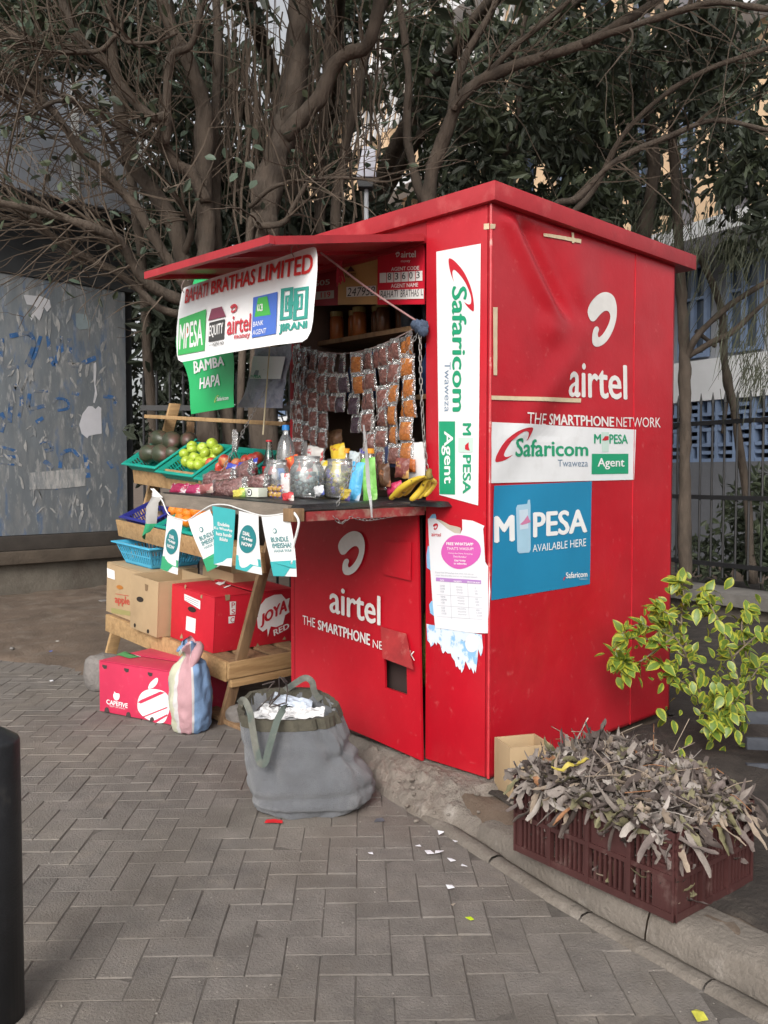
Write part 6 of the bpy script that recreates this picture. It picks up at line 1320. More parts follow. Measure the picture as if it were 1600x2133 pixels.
for k, (x, y, X, w_, h_, c_) in enumerate([(640, 925, .10, .10, .10, 'a'), (672, 915, .14, .09, .11, 'b'), (655, 935, .05, .12, .08, 'a'), (700, 920, .16, .09, .12, 'b')]):
    pouch('bread_bag', ['clear bag of brown bread on the inner ledge', 'clear bag of buns on the inner ledge beside the bread', 'flat clear bag of biscuits at the front of the ledge', 'clear bag of tan biscuits by the juice bottle'][k], 'bag', onX(x, y, X), w_, h_, .03, [mat('bread' + c_, (.36, .16, .08) if c_ == 'a' else (.42, .22, .12), .25, .4, 25., .8, 50, coat=.5)], crease=.01, n=12)

# ---- hanging strips of sachets, each a chain of packets
MIX = {'nut': mat('sachet_nuts', (.19, .075, .062), .16, .35, 60., .9, 110, coat=.8, dirt=[((.33, .17, .15), .8, 60., .55, .62)]),
       'chilli': mat('sachet_chilli', (.47, .15, .03), .16, .35, 70., .9, 120, coat=.8, dirt=[((.60, .30, .10), .7, 50., .56, .64)]),
       'dark': mat('sachet_dark', (.07, .04, .06), .16, .35, 60., .9, 110, coat=.8)}
def rope_pt(y):      # sagging line across the hatch
    t = (1.25 - y) / (1.25 - .36); return V((-.028, y, lerp(2.01, 1.985, t) - .085 * math.sin(math.pi * t) ** 1.0))
MB().tube([rope_pt(lerp(1.25, .36, i / 20)) for i in range(21)], .003, 5).top('sachet_line', CORD, 'cord strung across the hatch carrying the sachet strips', 'cord', rope_pt(.8), smooth=True)
def packet_mesh(kind, var):
    b = MB(); w_, h_, th = .070, .094, .013; sd = var * 13.7
    for s in (1, -1):
        def f(u, v):
            vv = (v - .5) / .5; uu = (u - .5) / .5; e = max(0, 1 - abs(uu) ** 3) * max(0, 1 - abs((v - .40) / .40) ** 3) if v < .8 else 0
            return V((-s * (th * e + .0004) + .005 * N3((u * 6 + sd, v * 6, sd)), (u - .5) * w_ + .003 * N3((v * 5, sd, 1)), -h_ + v * h_))
        b.grid(f, 8, 9, matf=lambda i, j: 0 if (0 <= j <= 6 and 0 < i < 7) else 1)
    return b.mesh('sachet', [MIX[kind], FILM], True)
PM = {(k, v): packet_mesh(k, v) for k in MIX for v in range(4)}
strips = [(1.225, 'nut', 6, 0), (1.155, 'nut', 5, 0), (1.09, 'dark', 4, 0), (1.02, 'nut', 6, 0), (.955, 'nut', 3, 0), (.79, 'dark', 4, 0), (.705, 'nut', 4, 0), (.625, 'nut', 7, 0), (.545, 'nut', 5, 0), (.47, 'chilli', 4, 0), (1.19, 'nut', 7, 0), (1.125, 'nut', 3, 0), (1.06, 'nut', 7, 1), (.985, 'nut', 3, 1), (.93, 'nut', 2, 0), (.85, 'dark', 3, 2), (.752, 'chilli', 2, 0), (.665, 'nut', 5, 0), (.585, 'nut', 6, 0), (.51, 'nut', 6, 3), (.43, 'chilli', 6, 0)]
names = ['rear nut strip half hidden at the hatch left jamb', 'rear nut strip showing between the first two front strips', 'rear dark strip showing between the second and third strips', 'rear nut strip right of the third front strip', 'rear nut strip left of the gap', 'rear dark strip beside the short chilli strip', 'rear nut strip just right of the short chilli strip', 'rear long nut strip in the right bunch', 'rear nut strip left of the mixed strip', 'rear chilli strip beside the long chilli one', 'long strip of nut sachets at the far left of the hatch line', 'short strip of nut sachets second from the left on the line', 'long strip of nut sachets third from the left on the line', 'three-sachet nut strip left of the gap', 'two-sachet nut strip at the gap', 'strip of dark sachets inside the gap', 'short strip of orange chilli sachets right of the gap', 'nut sachet strip just right of the short chilli strip', 'long nut sachet strip in the middle of the right bunch', 'nut sachet strip next to the long chilli strip', 'long strip of orange chilli sachets nearest the kiosk jamb']
for (y, kd, n_, v), lab in zip(strips, names):
    p = rope_pt(y) + V((.03 if lab.startswith('rear') else 0., 0, 0)); t = thing('sachet_strip', lab, 'sachets', p, 'sachet strips hung across the hatch'); z = 0.; dx = R.uniform(-.012, .004)
    for k in range(n_):
        if p.z + z < 1.31: break
        kk = 'chilli' if (lab.startswith('nut sachet strip next') and k in (2, 3, 4)) else kd
        o = bpy.data.objects.new('sachet', PM[(kk, R.randrange(4))]); C.objects.link(o); o.parent = t
        o.matrix_basis = TRS((dx + .006 * math.sin(k * 2.1 + y * 9) - .004 * k * .3, R.uniform(-.007, .007), z), (R.uniform(-.09, .09), R.uniform(-.14, .14), R.uniform(-.38, .38)), (1, R.uniform(.9, 1.08), R.uniform(.95, 1.08))); z -= .091
# ---- chains
CH = mat('chain_steel', (.32, .31, .30), .45, .2, 20., metal=.7)
def chain(label, pts, link=.030, r=.0017, wd=.0058):
    q = crom(pts, 30); acc = [0]
    for a, c in zip(q, q[1:]): acc.append(acc[-1] + (c - a).length)
    t = thing('chain', label, 'chain', q[-1]); n = int(acc[-1] / (link * .78)); me = None
    b = MB(); hl = link / 2 - wd
    lp = [V((wd * math.cos(a), 0, hl + wd * math.sin(a))) for a in [i * math.pi / 5 for i in range(6)]] + [V((-wd * math.cos(a), 0, -hl - wd * math.sin(a))) for a in [i * math.pi / 5 for i in range(6)]]
    lp.append(lp[0]); b.tube(lp, r, 5, cap=False); me = b.mesh('chain_link', CH, True)
    def at(s):
        for i in range(len(q) - 1):
            if acc[i + 1] >= s: return q[i].lerp(q[i + 1], (s - acc[i]) / max(1e-6, acc[i + 1] - acc[i]))
        return q[-1]
    inv = wmat(t).inverted()
    for k in range(n):
        s = (k + .5) * acc[-1] / n; p = at(s); d = (at(min(acc[-1], s + .01)) - at(max(0, s - .01))).normalized()
        M_ = Matrix.Translation(p) @ d.to_track_quat('Z', 'Y').to_matrix().to_4x4() @ Matrix.Rotation(rad(35 + 90 * (k % 2)), 4, 'Z')
        o = bpy.data.objects.new('chain_link', me); C.objects.link(o); o.parent = t; o.matrix_basis = inv @ M_
chain('chain hanging from the blue knot beside the tall sticker', [V((-.045, .345, 1.95)), V((-.055, .33, 1.75)), V((-.05, .315, 1.5)), V((-.03, .30, 1.275))])
chain('chain slanting from the blue knot to the counter front over the sachets', [V((-.05, .355, 1.95)), V((-.20, .358, 1.72)), V((-.36, .36, 1.46)), V((-.52, .348, 1.215))], .026, .0013, .005)
chain('slack chain trailing along the counter side edge', [V((-.54, .338, 1.195)), V((-.50, .334, 1.165)), V((-.45, .334, 1.185)), V((-.36, .334, 1.172)), V((-.2, .334, 1.185)), V((-.06, .33, 1.205))], .024, .0015, .005)
chain('chain slanting down past the plastic sheet to the rack basket', [V((-.06, 1.25, 1.96)), V((-.20, 1.252, 1.73)), V((-.36, 1.254, 1.48)), V((-.47, 1.256, 1.30))], .028, .0015, .005)
chain('thin chain dropping from the awning to behind the water bottle', [V((-.10, 1.12, 2.0)), V((-.10, 1.115, 1.8)), V((-.10, 1.11, 1.56))], .026, .0014, .005)
# plastic ribbon over the counter edge
q = crom([onX(758, 885, -.14), onX(764, 950, -.32), onX(768, 1010, -.42), onX(773, 1050, -.45), onX(775, 1078, -.45)], 6)
b = MB()
for i in range(len(q) - 1):
    w0, w1 = [(.004 + .005 * math.sin(math.pi * min(1, k / 20))) for k in (i, i + 1)]; s = V((.2, -1, 0)).normalized(); b.slab([q[i] - s * w0, q[i] + s * w0, q[i + 1] + s * w1, q[i + 1] - s * w1], (-.0015, 0, 0))
b.top('plastic_ribbon', clear('ribbon_film', (.95, .95, .95), .2, .2, .5, 60, .45, (.55, .55, .56)), 'dirty clear plastic ribbon dangling over the counter side', 'ribbon', q[-1])
MB().tube([onX(548, 905, -.30), onX(556, 800, -.2), onX(562, 720, -.15)], .0035, 5).top('tan_string', mat('tan_string', (.42, .36, .24), .8), 'tan string running up behind the cola bottle', 'string', onX(548, 905, -.30))
# tied clear bag caught on the chain over the red apples
pouch('knotted_film', 'wisp of clear film knotted round the chain above the red apples', 'film', onY(490, 918, 1.252), .035, .11, .01, [FILM], crease=.012)

# ---- bunting along the counter front
bt = thing('bunting', 'string of white and teal phone-bundle pennants hung on the counter edge', 'bunting', onX(480, 1190, -.735))
XB = -.738
SBt = lambda x, y, l=0.: (lambda p: V((XB - l + .010 * math.sin(p.z * 9 + p.y * 13), p.y, p.z)))(onX(x, y, XB))
STRG = mat('white_string', (.66, .66, .66), .7)
sp_ = [(318, 1018), (335, 1040), (348, 1072), (384, 1083), (397, 1083), (425, 1063), (445, 1052), (470, 1052), (495, 1060), (545, 1073), (575, 1073), (608, 1066), (612, 1064)]
MB().tube(crom([SBt(*p) - V((.001, 0, 0)) for p in sp_], 5), .0032, 6).build('string', STRG, bt, smooth=True)
MB().tube(crom([SBt(*p, .004) for p in ((610, 1064), (620, 1085), (616, 1110), (608, 1140), (606, 1175))], 5), .005, 6).build('loose_end', STRG, bt, smooth=True)
PENW = mat('pennant_card', (.74, .75, .76), .4, .04, 5.); TEALD = flat('pennant_teal', (.02, .20, .22)); TEALL = flat('pennant_aqua', (.05, .40, .42)); GRNP = flat('pennant_green', (.04, .36, .17))
def pennant(q, kind, tail, lift=.002):
    P_ = Print(SBt, lift); P_.rect(q, 4, 8); base = P_.done('pennant', PENW if kind != 'aqua' else TEALL, bt)
    Y = Print(SBt, lift + .0018)
    if kind != 'aqua':
        Y.m(1).poly([quad(q, u, v) for u, v in ((0, 0), (0, .24), (1, .26), (1, .13), (.72, .13), (.5, .02), (.45, 0))])
    else: Y.m(0).poly([quad(q, u, v) for u, v in ((.05, 0), (.5, .06), (.72, .13), (1, .15), (1, 0))])
    if kind == 'dial':
        c = quad(q, .5, .56); w_ = abs(q[1][0] - q[0][0]); h_ = abs(q[2][1] - q[1][1]); Y.m(2).ell(c[0], c[1], w_ * .40, h_ * .235)
    if kind == 'bundle':
        Y.m(2).text('BUNDLE', uvbox(q, .2, .36, .82, .44), .02).text('IMEISHA?', uvbox(q, .2, .46, .9, .54), .02).text('HAINA WAAS', uvbox(q, .22, .56, .92, .61)); c = quad(q, .4, .74); Y.ell(c[0], c[1], 3.6, 5.5)
    if kind == 'aqua':
        for i, s in enumerate(('Endelea', 'Ku WhatsApp', 'hata bundle', 'ikiisha')): Y.m(0).text(s, uvbox(q, (.2, .05, .12, .28)[i], .26 + i * .085, (.75, .92, .9, .70)[i], .325 + i * .085), .03)
    Y.done('print', [WHITE, tail, TEALD], base)
    Z_ = Print(SBt, lift + .0034)
    if kind == 'dial':
        Z_.text('DIAL', uvbox(q, .3, .32, .66, .385), .04).text('*544#', uvbox(q, .24, .41, .76, .47), .04).text('NOW', uvbox(q, .26, .50, .74, .565), .04); Z_.done('print', WHITE, base)
    elif kind == 'bundle':
        c = quad(q, .4, .74); Z_.ell(c[0], c[1], 2.4, 3.8); Z_.done('print', PENW, base)
pennant(Z3((625, 235), (750, 270), (718, 630), (597, 590)), 'dial', GRNP)
pennant(Z3((790, 270), (925, 195), (1035, 545), (893, 612)), 'bundle', GRNP, .002)
pennant(Z3((950, 172), (1090, 200), (1090, 575), (945, 560)), 'aqua', TEALL, .010)
pennant(Z3((1105, 205), (1260, 235), (1268, 632), (1108, 590)), 'dial', TEALL)
pennant(Z3((1280, 240), (1445, 220), (1497, 645), (1335, 640)), 'bundle', TEALL)
b = MB(); L_ = [(545, 60), (540, 110), (508, 190), (500, 290), (485, 400)]; R_ = [(555, 55), (600, 115), (578, 150), (560, 290), (520, 345)]
b.grid(lambda u, v: SBt(*[lerp(z3_(*L_[int(v * 4)])[k], z3_(*R_[int(v * 4)])[k], u) for k in (0, 1)], .03 * math.sin(u * 3) * (1 if v > .3 else .2)), 4, 4, matf=lambda i, j: 0 if j < 1 else (1 if j < 3 else 2)).build('pennant', [PENW, mat('pennant_back', (.36, .35, .34), .6), GRNP], bt, smooth=True)

# ================================================================== GROUND OBJECTS
# bollard at the left edge
pb = onZ(-9, 2116); MB().lathe([(.068, -.03), (.068, .690), (.067, .697), (.064, .702), (.030, .724), (.024, .727), (.0005, .728)], 36, pb).top('bollard', mat('black_bollard_paint', (.014, .015, .018), .42, .25, 12., .15, 40, dirt=[((.06, .055, .05), .6, 9., .60, .72)]), 'black round-topped steel bollard at the left edge', 'bollard', pb, smooth=True)
# stone block and loose stones
def stone(name, label, c, sx, sy, sz, mt, rot=0., boxy=.55):
    b = MB(); n = 14
    for i in range(n + 1):
        ph = -math.pi / 2 + math.pi * i / n
        for j in range(20):
            th = 2 * math.pi * j / 20; e = lambda v: math.copysign(abs(v) ** boxy, v)
            p = V((e(math.cos(ph)) * e(math.cos(th)), e(math.cos(ph)) * e(math.sin(th)), e(math.sin(ph)))); p *= 1 + .10 * N3(p * 1.6 + V((sx * 50, 0, 0))) + .04 * N3(p * 5)
            b.v.append(Matrix.Rotation(rot, 3, 'Z') @ V((p.x * sx, p.y * sy, p.z * sz)) + c)
    for i in range(n):
        for j in range(20): b.f.append([i * 20 + j, i * 20 + (j + 1) % 20, (i + 1) * 20 + (j + 1) % 20, (i + 1) * 20 + j]); b.mi.append(0)
    b.top(name, mt, label, 'stone', c - V((0, 0, sz)), smooth=True)
STN = mat('grey_stone', (.19, .175, .165), .95, .25, 9., .8, 40, dirt=[((.30, .28, .26), .6, 12., .55, .7)])
c = onZ(198, 1440); stone('stone_block', 'rough grey stone block propped beside the crimson carton', c + V((.08, .04, .10)), .11, .10, .115, STN, .4)
for k, (x, y, r) in enumerate([(178, 1290, .035), (95, 1292, .025), (120, 1338, .014), (215, 1262, .06), (25, 1352, .016)]):
    p = onZ(x, y, .03); stone('loose_stone', ['pale loose stone on the dirt by the shelter', 'half buried flat stone left of the pale one', 'small pebble at the edge of the paving', 'larger brown stone close to the rack foot', 'small stone at the left edge of the dirt'][k], p + V((0, 0, r * .35)), r * 1.2, r, r * .7, mat('pale_stone', (.36, .34, .31), .95, .2, 20., .4, 60) if k in (0, 2) else STN, k, .8)
c = onZ(478, 1510); stone('loose_stone', 'grey stone wedged behind the tote bag under the rack', c + V((.07, .0, .045)), .075, .06, .05, STN, .2)
# crate
CR = mat('maroon_plastic', (.060, .021, .020), .5, .2, 7., .1, 50, dirt=[((.15, .10, .09), .6, 14., .56, .7)])
c0 = onZ(1405, 1922, .095); cL = onZ(1072, 1770, .095); cR = onZ(1556, 1815, .095)
el = (cL - c0); LL = el.length; el.normalize(); er = V((-el.y, el.x, 0)); er = er if er.dot(cR - c0) > 0 else -er; LR = .41; CH_ = .255
cr = thing('plastic_crate', 'maroon slatted plastic crate on the kerb heaped with dry leaves', 'crate', c0 + (el * LL + er * LR) / 2)
def cbox(s0, s1, r0, r1, z0, z1): # el, er, z
    q = lambda s, r, z: c0 + el * s + er * r + V((0, 0, z)); return [q(s0, r0, z0), q(s1, r0, z0), q(s1, r1, z0), q(s0, r1, z0)], [q(s0, r0, z1), q(s1, r0, z1), q(s1, r1, z1), q(s0, r1, z1)]
def cadd(b, *a): b.hexa(*cbox(*a)); return b
cadd(MB(), 0, LL, 0, LR, 0, .012).build('base', CR, cr, fix=True)
def wall(nm, f, L):   # f(u0,u1,d0,d1,z0,z1) -> box args
    b = MB(); t = .014
    for z0, z1 in ((0., .022), (.115, .130), (.235, CH_)): cadd(b, *f(0, L, -.004, t, z0, z1))
    npst = 4 if L > .5 else 3; posts = [L * k / npst for k in range(npst + 1)]
    for u in posts: cadd(b, *f(max(0, u - .007), min(L, u + .007), -.006, t, .0, CH_))
    for k in range(npst):
        a, c = posts[k] + .012, posts[k + 1] - .012; n = max(4, int((c - a) / .017))
        solid_up = (k in (1,)) if L > .5 else False
        if solid_up: cadd(b, *f(a, c, .001, t - .003, .13, .235))
        for i in range(n):
            u = lerp(a, c, i / n); cadd(b, *f(u, u + .0085, .001, t - .003, .02, .117))
            if not solid_up: cadd(b, *f(u, u + .0085, .001, t - .003, .128, .237))
    for z in (.150, .175, .200, .222):
        cadd(b, *f(0, .07, -.007, .0, z, z + .008)); cadd(b, *f(L - .05, L, -.007, .0, z, z + .008))
    for a, c in ((0.0, .075), (L - .03, L)): cadd(b, *f(a, c, .0015, t - .002, .0, CH_))
    b.build(nm, CR, cr, fix=True)
wall('slatted_side', lambda u0, u1, d0, d1, z0, z1: (u0, u1, d0, d1, z0, z1), LL); wall('slatted_side', lambda u0, u1, d0, d1, z0, z1: (u0, u1, LR - d1, LR - d0, z0, z1), LL)
wall('slatted_end', lambda u0, u1, d0, d1, z0, z1: (d0, d1, u0, u1, z0, z1), LR); wall('slatted_end', lambda u0, u1, d0, d1, z0, z1: (LL - d1, LL - d0, u0, u1, z0, z1), LR)
# heap of dry leaves
DL = [mat('dry_leaf_' + n_, c_, .75, .25, 14., .3, 60) for n_, c_ in (('grey', (.20, .17, .152)), ('mauve', (.135, .107, .098)), ('tan', (.26, .205, .158)), ('dark', (.065, .048, .042)), ('olive', (.16, .145, .08)), ('pale', (.32, .285, .26)), ('orange', (.26, .125, .06)))]
b = MB(); PC = c0 + el * LL * .52 + er * LR * .5
def curl(p, d, L, W, cv, tw, mi):
    d = d.normalized(); sd = d.cross(rv() * .55 + UP); sd = sd.normalized() if sd.length > .05 else d.orthogonal().normalized(); n = sd.cross(d); n_s = 7; rows = []; ph_ = R.uniform(0, 6)
    for i in range(n_s + 1):
        t = i / n_s; w_ = W * math.sin(math.pi * (.07 + .84 * t)) ** .6; a = cv * t
        pt = p + d * L * (math.sin(a) / a if abs(a) > .01 else 1) * t + n * L * t * (1 - math.cos(a)) * .8
        s2 = Matrix.Rotation(tw * t, 3, d) @ sd; n2 = Matrix.Rotation(tw * t, 3, d) @ n
        pt = pt + n * W * .55 * math.sin(t * 6.5 + ph_) + sd * W * .5 * math.sin(t * 4 + ph_ * 2); e0, e1 = R.uniform(.55, 1.15), R.uniform(.55, 1.15)
        rows.append((pt - s2 * w_ * e0 + n2 * w_ * R.uniform(.1, .9), pt, pt + s2 * w_ * e1 + n2 * w_ * R.uniform(.1, .9)))
    b.m(mi); k = len(b.v)
    for r_ in rows: b.v += list(r_)
    for i in range(n_s):
        for j in (0, 1): b.f.append([k + i * 3 + j, k + i * 3 + j + 1, k + (i + 1) * 3 + j + 1, k + (i + 1) * 3 + j]); b.mi.append(mi)
def heap_z(s, r): e = max(0, 1 - (abs(s) / .37) ** 2.4) * max(0, 1 - (abs(r) / .29) ** 2.4); return .215 + .15 * e
mw = [0] * 20 + [1] * 16 + [2] * 10 + [3] * 16 + [4] * 7 + [5] * 6 + [6]
for k in range(2600):
    s, r_ = R.uniform(-.32, .32), R.uniform(-.235, .235)
    if (s / .33) ** 4 + (r_ / .245) ** 4 > 1: continue
    z = heap_z(s, r_) - R.uniform(0, .05) + (.015 if R.random() < .1 else 0); p = PC + el * s + er * r_ + V((0, 0, z))
    d = V((R.gauss(0, 1), R.gauss(0, 1), R.gauss(-.1, .22))) - (el * s + er * r_) * .8; LL_ = R.uniform(.04, .115); curl(p - d.normalized() * LL_ * .4, d, LL_, R.uniform(.006, .021), R.uniform(-.9, .9) if R.random() < .8 else R.uniform(-2, 2), R.uniform(-3, 3), R.choice(mw))
for k in range(90):      # hanging over the rim
    side = R.random()
    if side < .6: p = c0 + el * R.uniform(.02, LL) + er * R.uniform(-.02, .02)
    else: p = c0 + er * R.uniform(0, LR) + el * R.uniform(-.02, .02)
    p = p + V((0, 0, R.uniform(.22, .29))); curl(p, V((R.gauss(0, .4), R.gauss(0, .4), -1)) + (-er if side < .6 else -el) * .4, R.uniform(.06, .14), R.uniform(.006, .016), R.uniform(-1, 1), R.uniform(-1, 1), R.choice(mw))
for k in range(260):     # litter showing through the slats
    p = c0 + el * R.uniform(.02, LL - .02) + er * R.uniform(.02, .09) + V((0, 0, R.uniform(.02, .24))); curl(p, rv(), R.uniform(.04, .09), R.uniform(.006, .014), 1, .5, R.choice(mw))
for k in range(160):
    p = c0 + er * R.uniform(.02, LR - .02) + el * R.uniform(.02, .09) + V((0, 0, R.uniform(.02, .24))); curl(p, rv(), R.uniform(.04, .09), R.uniform(.006, .014), 1, .5, R.choice(mw))
for k in range(60):      # stalks
    p = PC + el * R.uniform(-.28, .28) + er * R.uniform(-.2, .2); p.z += heap_z((p - PC).dot(el), (p - PC).dot(er)) - .01; d = V((R.gauss(0, 1), R.gauss(0, 1), R.uniform(-.1, .4))).normalized(); L = R.uniform(.08, .2)
    b.m(R.choice((2, 5, 2, 6))).tube(crom([p, p + d * L * .5 + V((0, 0, .01)), p + d * L + rv() * .02], 3), .0016, 4)
# core so the crate is full
b.m(3); b.grid(lambda u, v: (lambda s, r: PC + el * s + er * r + V((0, 0, heap_z(s, r) - .035)))(lerp(-.27, .27, u), lerp(-.18, .18, v)), 16, 12)
o = b.build('dry_leaves', DL); tag(o, 'heap of curled grey-brown dry leaves filling the maroon crate', 'leaves', None, 'stuff')
for q in o.data.polygons: q.use_smooth = True
put_ = lambda p: p
# yellow peel pieces on the heap
for k, (x, y) in enumerate([(1150, 1616), (1182, 1606)]):
    p = onP(x, y, PC + V((0, 0, .33)), V((0, 0, 1))); bb_ = b; b = MB(); curl(p + V((0, 0, .02)), RT + FW * .2, .075, .012, .5, .3, 0); b.top('banana_peel', mat('old_peel', (.36, .29, .05), .6, .2, 20.), ['yellow peel strip at the left of the leaf heap', 'second yellow peel strip beside the first'][k], 'peel', p)
# brown carton behind the crate
P = onZ(1062, 1665, .10); e1 = (onZ(1050 + 95, 1620, .10) - P).normalized() * .22; e2_ = V((-e1.y, e1.x, 0)); e2_ = e2_ if e2_.dot(FW) > 0 else -e2_
carton('brown_carton', 'small brown open carton squeezed between kiosk corner and crate', P, RT * .17 + FW * .05, V((-(RT * .17 + FW * .05).y, (RT * .17 + FW * .05).x, 0)).normalized() * .15, .20, CARD, V((0, 0, 1)), True)
# slatted grey panel at the right edge
sp0 = thing('slatted_bench', 'dark blue-grey slatted bench end at the right edge behind the crate', 'bench', onZ(1600, 1830, .09))
for k in range(6):
    y = 1508 + k * 54; D = 3.72; a = atD(1556, y, D); c_ = atD(1800, y + 10, D - .25)
    MB().hexa([a, c_, c_ + FW * .022, a + FW * .022], [a + V((0, 0, .052)), c_ + V((0, 0, .052)), c_ + FW * .022 + V((0, 0, .052)), a + FW * .022 + V((0, 0, .052))]).build('slat', mat('slate_slat', (.050, .056, .070), .65, .3, 9., .2, 30), sp0, fix=True, bevel=.003)
a = atD(1640, 1540, 3.62)
MB().hexa([V((a.x, a.y, .08)), V((a.x + .05, a.y - .05, .08)), V((a.x + .09, a.y, .08)), V((a.x + .04, a.y + .05, .08))], [V((a.x, a.y, a.z)), V((a.x + .05, a.y - .05, a.z)), V((a.x + .09, a.y, a.z)), V((a.x + .04, a.y + .05, a.z))]).build('leg', BLK, sp0, fix=True)

# ---- variegated shrub
sh = thing('variegated_shrub', 'yellow-edged green shrub growing behind the leaf crate', 'shrub', onZ(1500, 1500, .1))
stems = []; SD0 = 4.05
b = MB()
SPX = [([(1478, 1500), (1455, 1430), (1432, 1370), (1405, 1325), (1380, 1300)], 4.0), ([(1478, 1500), (1440, 1380), (1420, 1300), (1425, 1240), (1410, 1205)], 4.05), ([(1558, 1510), (1540, 1430), (1525, 1370), (1500, 1300), (1460, 1265)], 4.0), ([(1568, 1505), (1562, 1420), (1552, 1350), (1545, 1300), (1560, 1265)], 4.1),
       ([(1430, 1370), (1385, 1345), (1340, 1330), (1300, 1330)], 3.9), ([(1405, 1330), (1360, 1310), (1330, 1300), (1295, 1320)], 3.95), ([(1420, 1300), (1395, 1280), (1365, 1265)], 4.0), ([(1560, 1420), (1590, 1380), (1630, 1350)], 4.0), ([(1540, 1440), (1510, 1450), (1480, 1470)], 3.9), ([(1455, 1430), (1420, 1420), (1395, 1400), (1375, 1380)], 3.9), ([(1500, 1300), (1475, 1250), (1465, 1230)], 4.0), ([(1555, 1440), (1530, 1460), (1500, 1500), (1480, 1520)], 3.85), ([(1310, 1385), (1290, 1375)], 3.85), ([(1405, 1325), (1330, 1380), (1300, 1385), (1285, 1370)], 3.9), ([(1525, 1370), (1570, 1330), (1600, 1320)], 3.95)]
for pts, D in SPX:
    q = crom([atD(x, y, D + .04 * i * (1 if D > 3.95 else -.5)) for i, (x, y) in enumerate(pts)], 5); r0 = .008 if len(pts) > 4 else .004
    b.tube(q, [lerp(r0, .0022, i / (len(q) - 1)) for i in range(len(q))], 6); stems.append(q)
b.build('stem', mat('shrub_stem', (.16, .13, .09), .9, .2, 20.), sh, smooth=True)
VG = mat('leaf_green', (.13, .21, .035), .4, .25, 20., trl=.25); VY = mat('leaf_yellow', (.38, .40, .045), .42, .15, 20., trl=.3)
def vleaf(var):
    b = MB(); n = 8; rr = random.Random(var)
    cols = [-1, -.62, 0, .62, 1]; cvv = rr.uniform(.2, .9); m1 = [rr.uniform(.35, .85) for _ in range(n + 1)]
    for i in range(n + 1):
        t = i / n; w_ = .5 * math.sin(math.pi * min(1, t ** .8)) ** .9 * (1 - .15 * t) * .56
        for c_ in cols:
            cc = c_ if abs(c_) != .62 else math.copysign(m1[i], c_); b.v.append(V((t - .12 * cvv * t * t, w_ * cc, .10 * abs(cc) * w_ * 2 - .28 * cvv * t * t + .02 * N3((t * 6, cc * 2, var)))))
    for i in range(n):
        for j in range(4): k = i * 5 + j; b.f.append([k, k + 1, k + 6, k + 5]); b.mi.append(0 if j in (1, 2) else 1)
    return b.mesh('leaf', [VG, VY], True)
VL = [vleaf(k) for k in range(6)]
cnt_ = 0; inv = wmat(sh).inverted()
def addleaf(p, d, L):
    global cnt_
    d = d.normalized(); nrm = (UP * .9 - FW * .5 + rv() * .45); y = nrm.cross(d)
    y = y.normalized() if y.length > .05 else d.orthogonal().normalized(); z = d.cross(y); M_ = Matrix((d, y, z)).transposed().to_4x4() @ Matrix.Scale(L, 4); M_.translation = p
    o = bpy.data.objects.new('leaf', R.choice(VL)); C.objects.link(o); o.parent = sh; o.matrix_basis = inv @ M_; cnt_ += 1
for si, q in enumerate(stems):
    L0 = len(q); st0 = int(L0 * (.45 if si < 4 else .2)); n_ = 21 if si < 4 else 15
    for k in range(n_):
        i = R.randrange(st0, L0 - 1) if k > 4 else L0 - 2; t = (q[i + 1] - q[i]).normalized(); p = q[i].lerp(q[i + 1], R.random())
        addleaf(p, t * .5 + rv() * .9 + V((0, 0, -.25)) - FW * .15, R.uniform(.055, .095))
for x, y in ((1380, 1492), (1402, 1500), (1462, 1500), (1475, 1508), (1490, 1500), (1520, 1510), (1535, 1520), (1370, 1475), (1505, 1450), (1520, 1440), (1535, 1462), (1280, 1380), (1285, 1410), (1300, 1400)) + tuple((R.gauss(1510, 45), R.gauss(1440, 45)) for _ in range(22)) + tuple((R.gauss(1480, 60), R.gauss(1290, 35)) for _ in range(14)):
    addleaf(atD(x, y, 3.75 if x > 1330 else 3.85), V((0, 0, -.7)) + rv() * .5 - FW * .2, R.uniform(.06, .085))

b = MB()
for k in range(420):
    q = R.choice(stems); i = R.randrange(int(len(q) * .25), len(q) - 1); p = q[i] + rv() * R.uniform(.0, .09) * (1.1 if k % 3 else .5)
    if k % 4 == 0: p = atD(R.gauss(1500, 50), R.gauss(1435, 45), R.uniform(3.8, 4.05))
    d = (rv() + V((0, 0, -.25))).normalized(); L = R.uniform(.035, .065); me_ = R.choice(VL); nrm = UP * .9 - FW * .4 + rv() * .6; y = nrm.cross(d); y = y.normalized() if y.length > .05 else d.orthogonal().normalized(); z = d.cross(y)
    M_ = Matrix((d, y, z)).transposed() * L
    k0 = len(b.v); b.v += [M_ @ v.co + p for v in me_.vertices]
    for f in me_.polygons: b.f.append([k0 + t_ for t_ in f.vertices]); b.mi.append(f.material_index)
b.build('small_leaves', [VG, VY], sh, smooth=True)['kind'] = 'stuff'
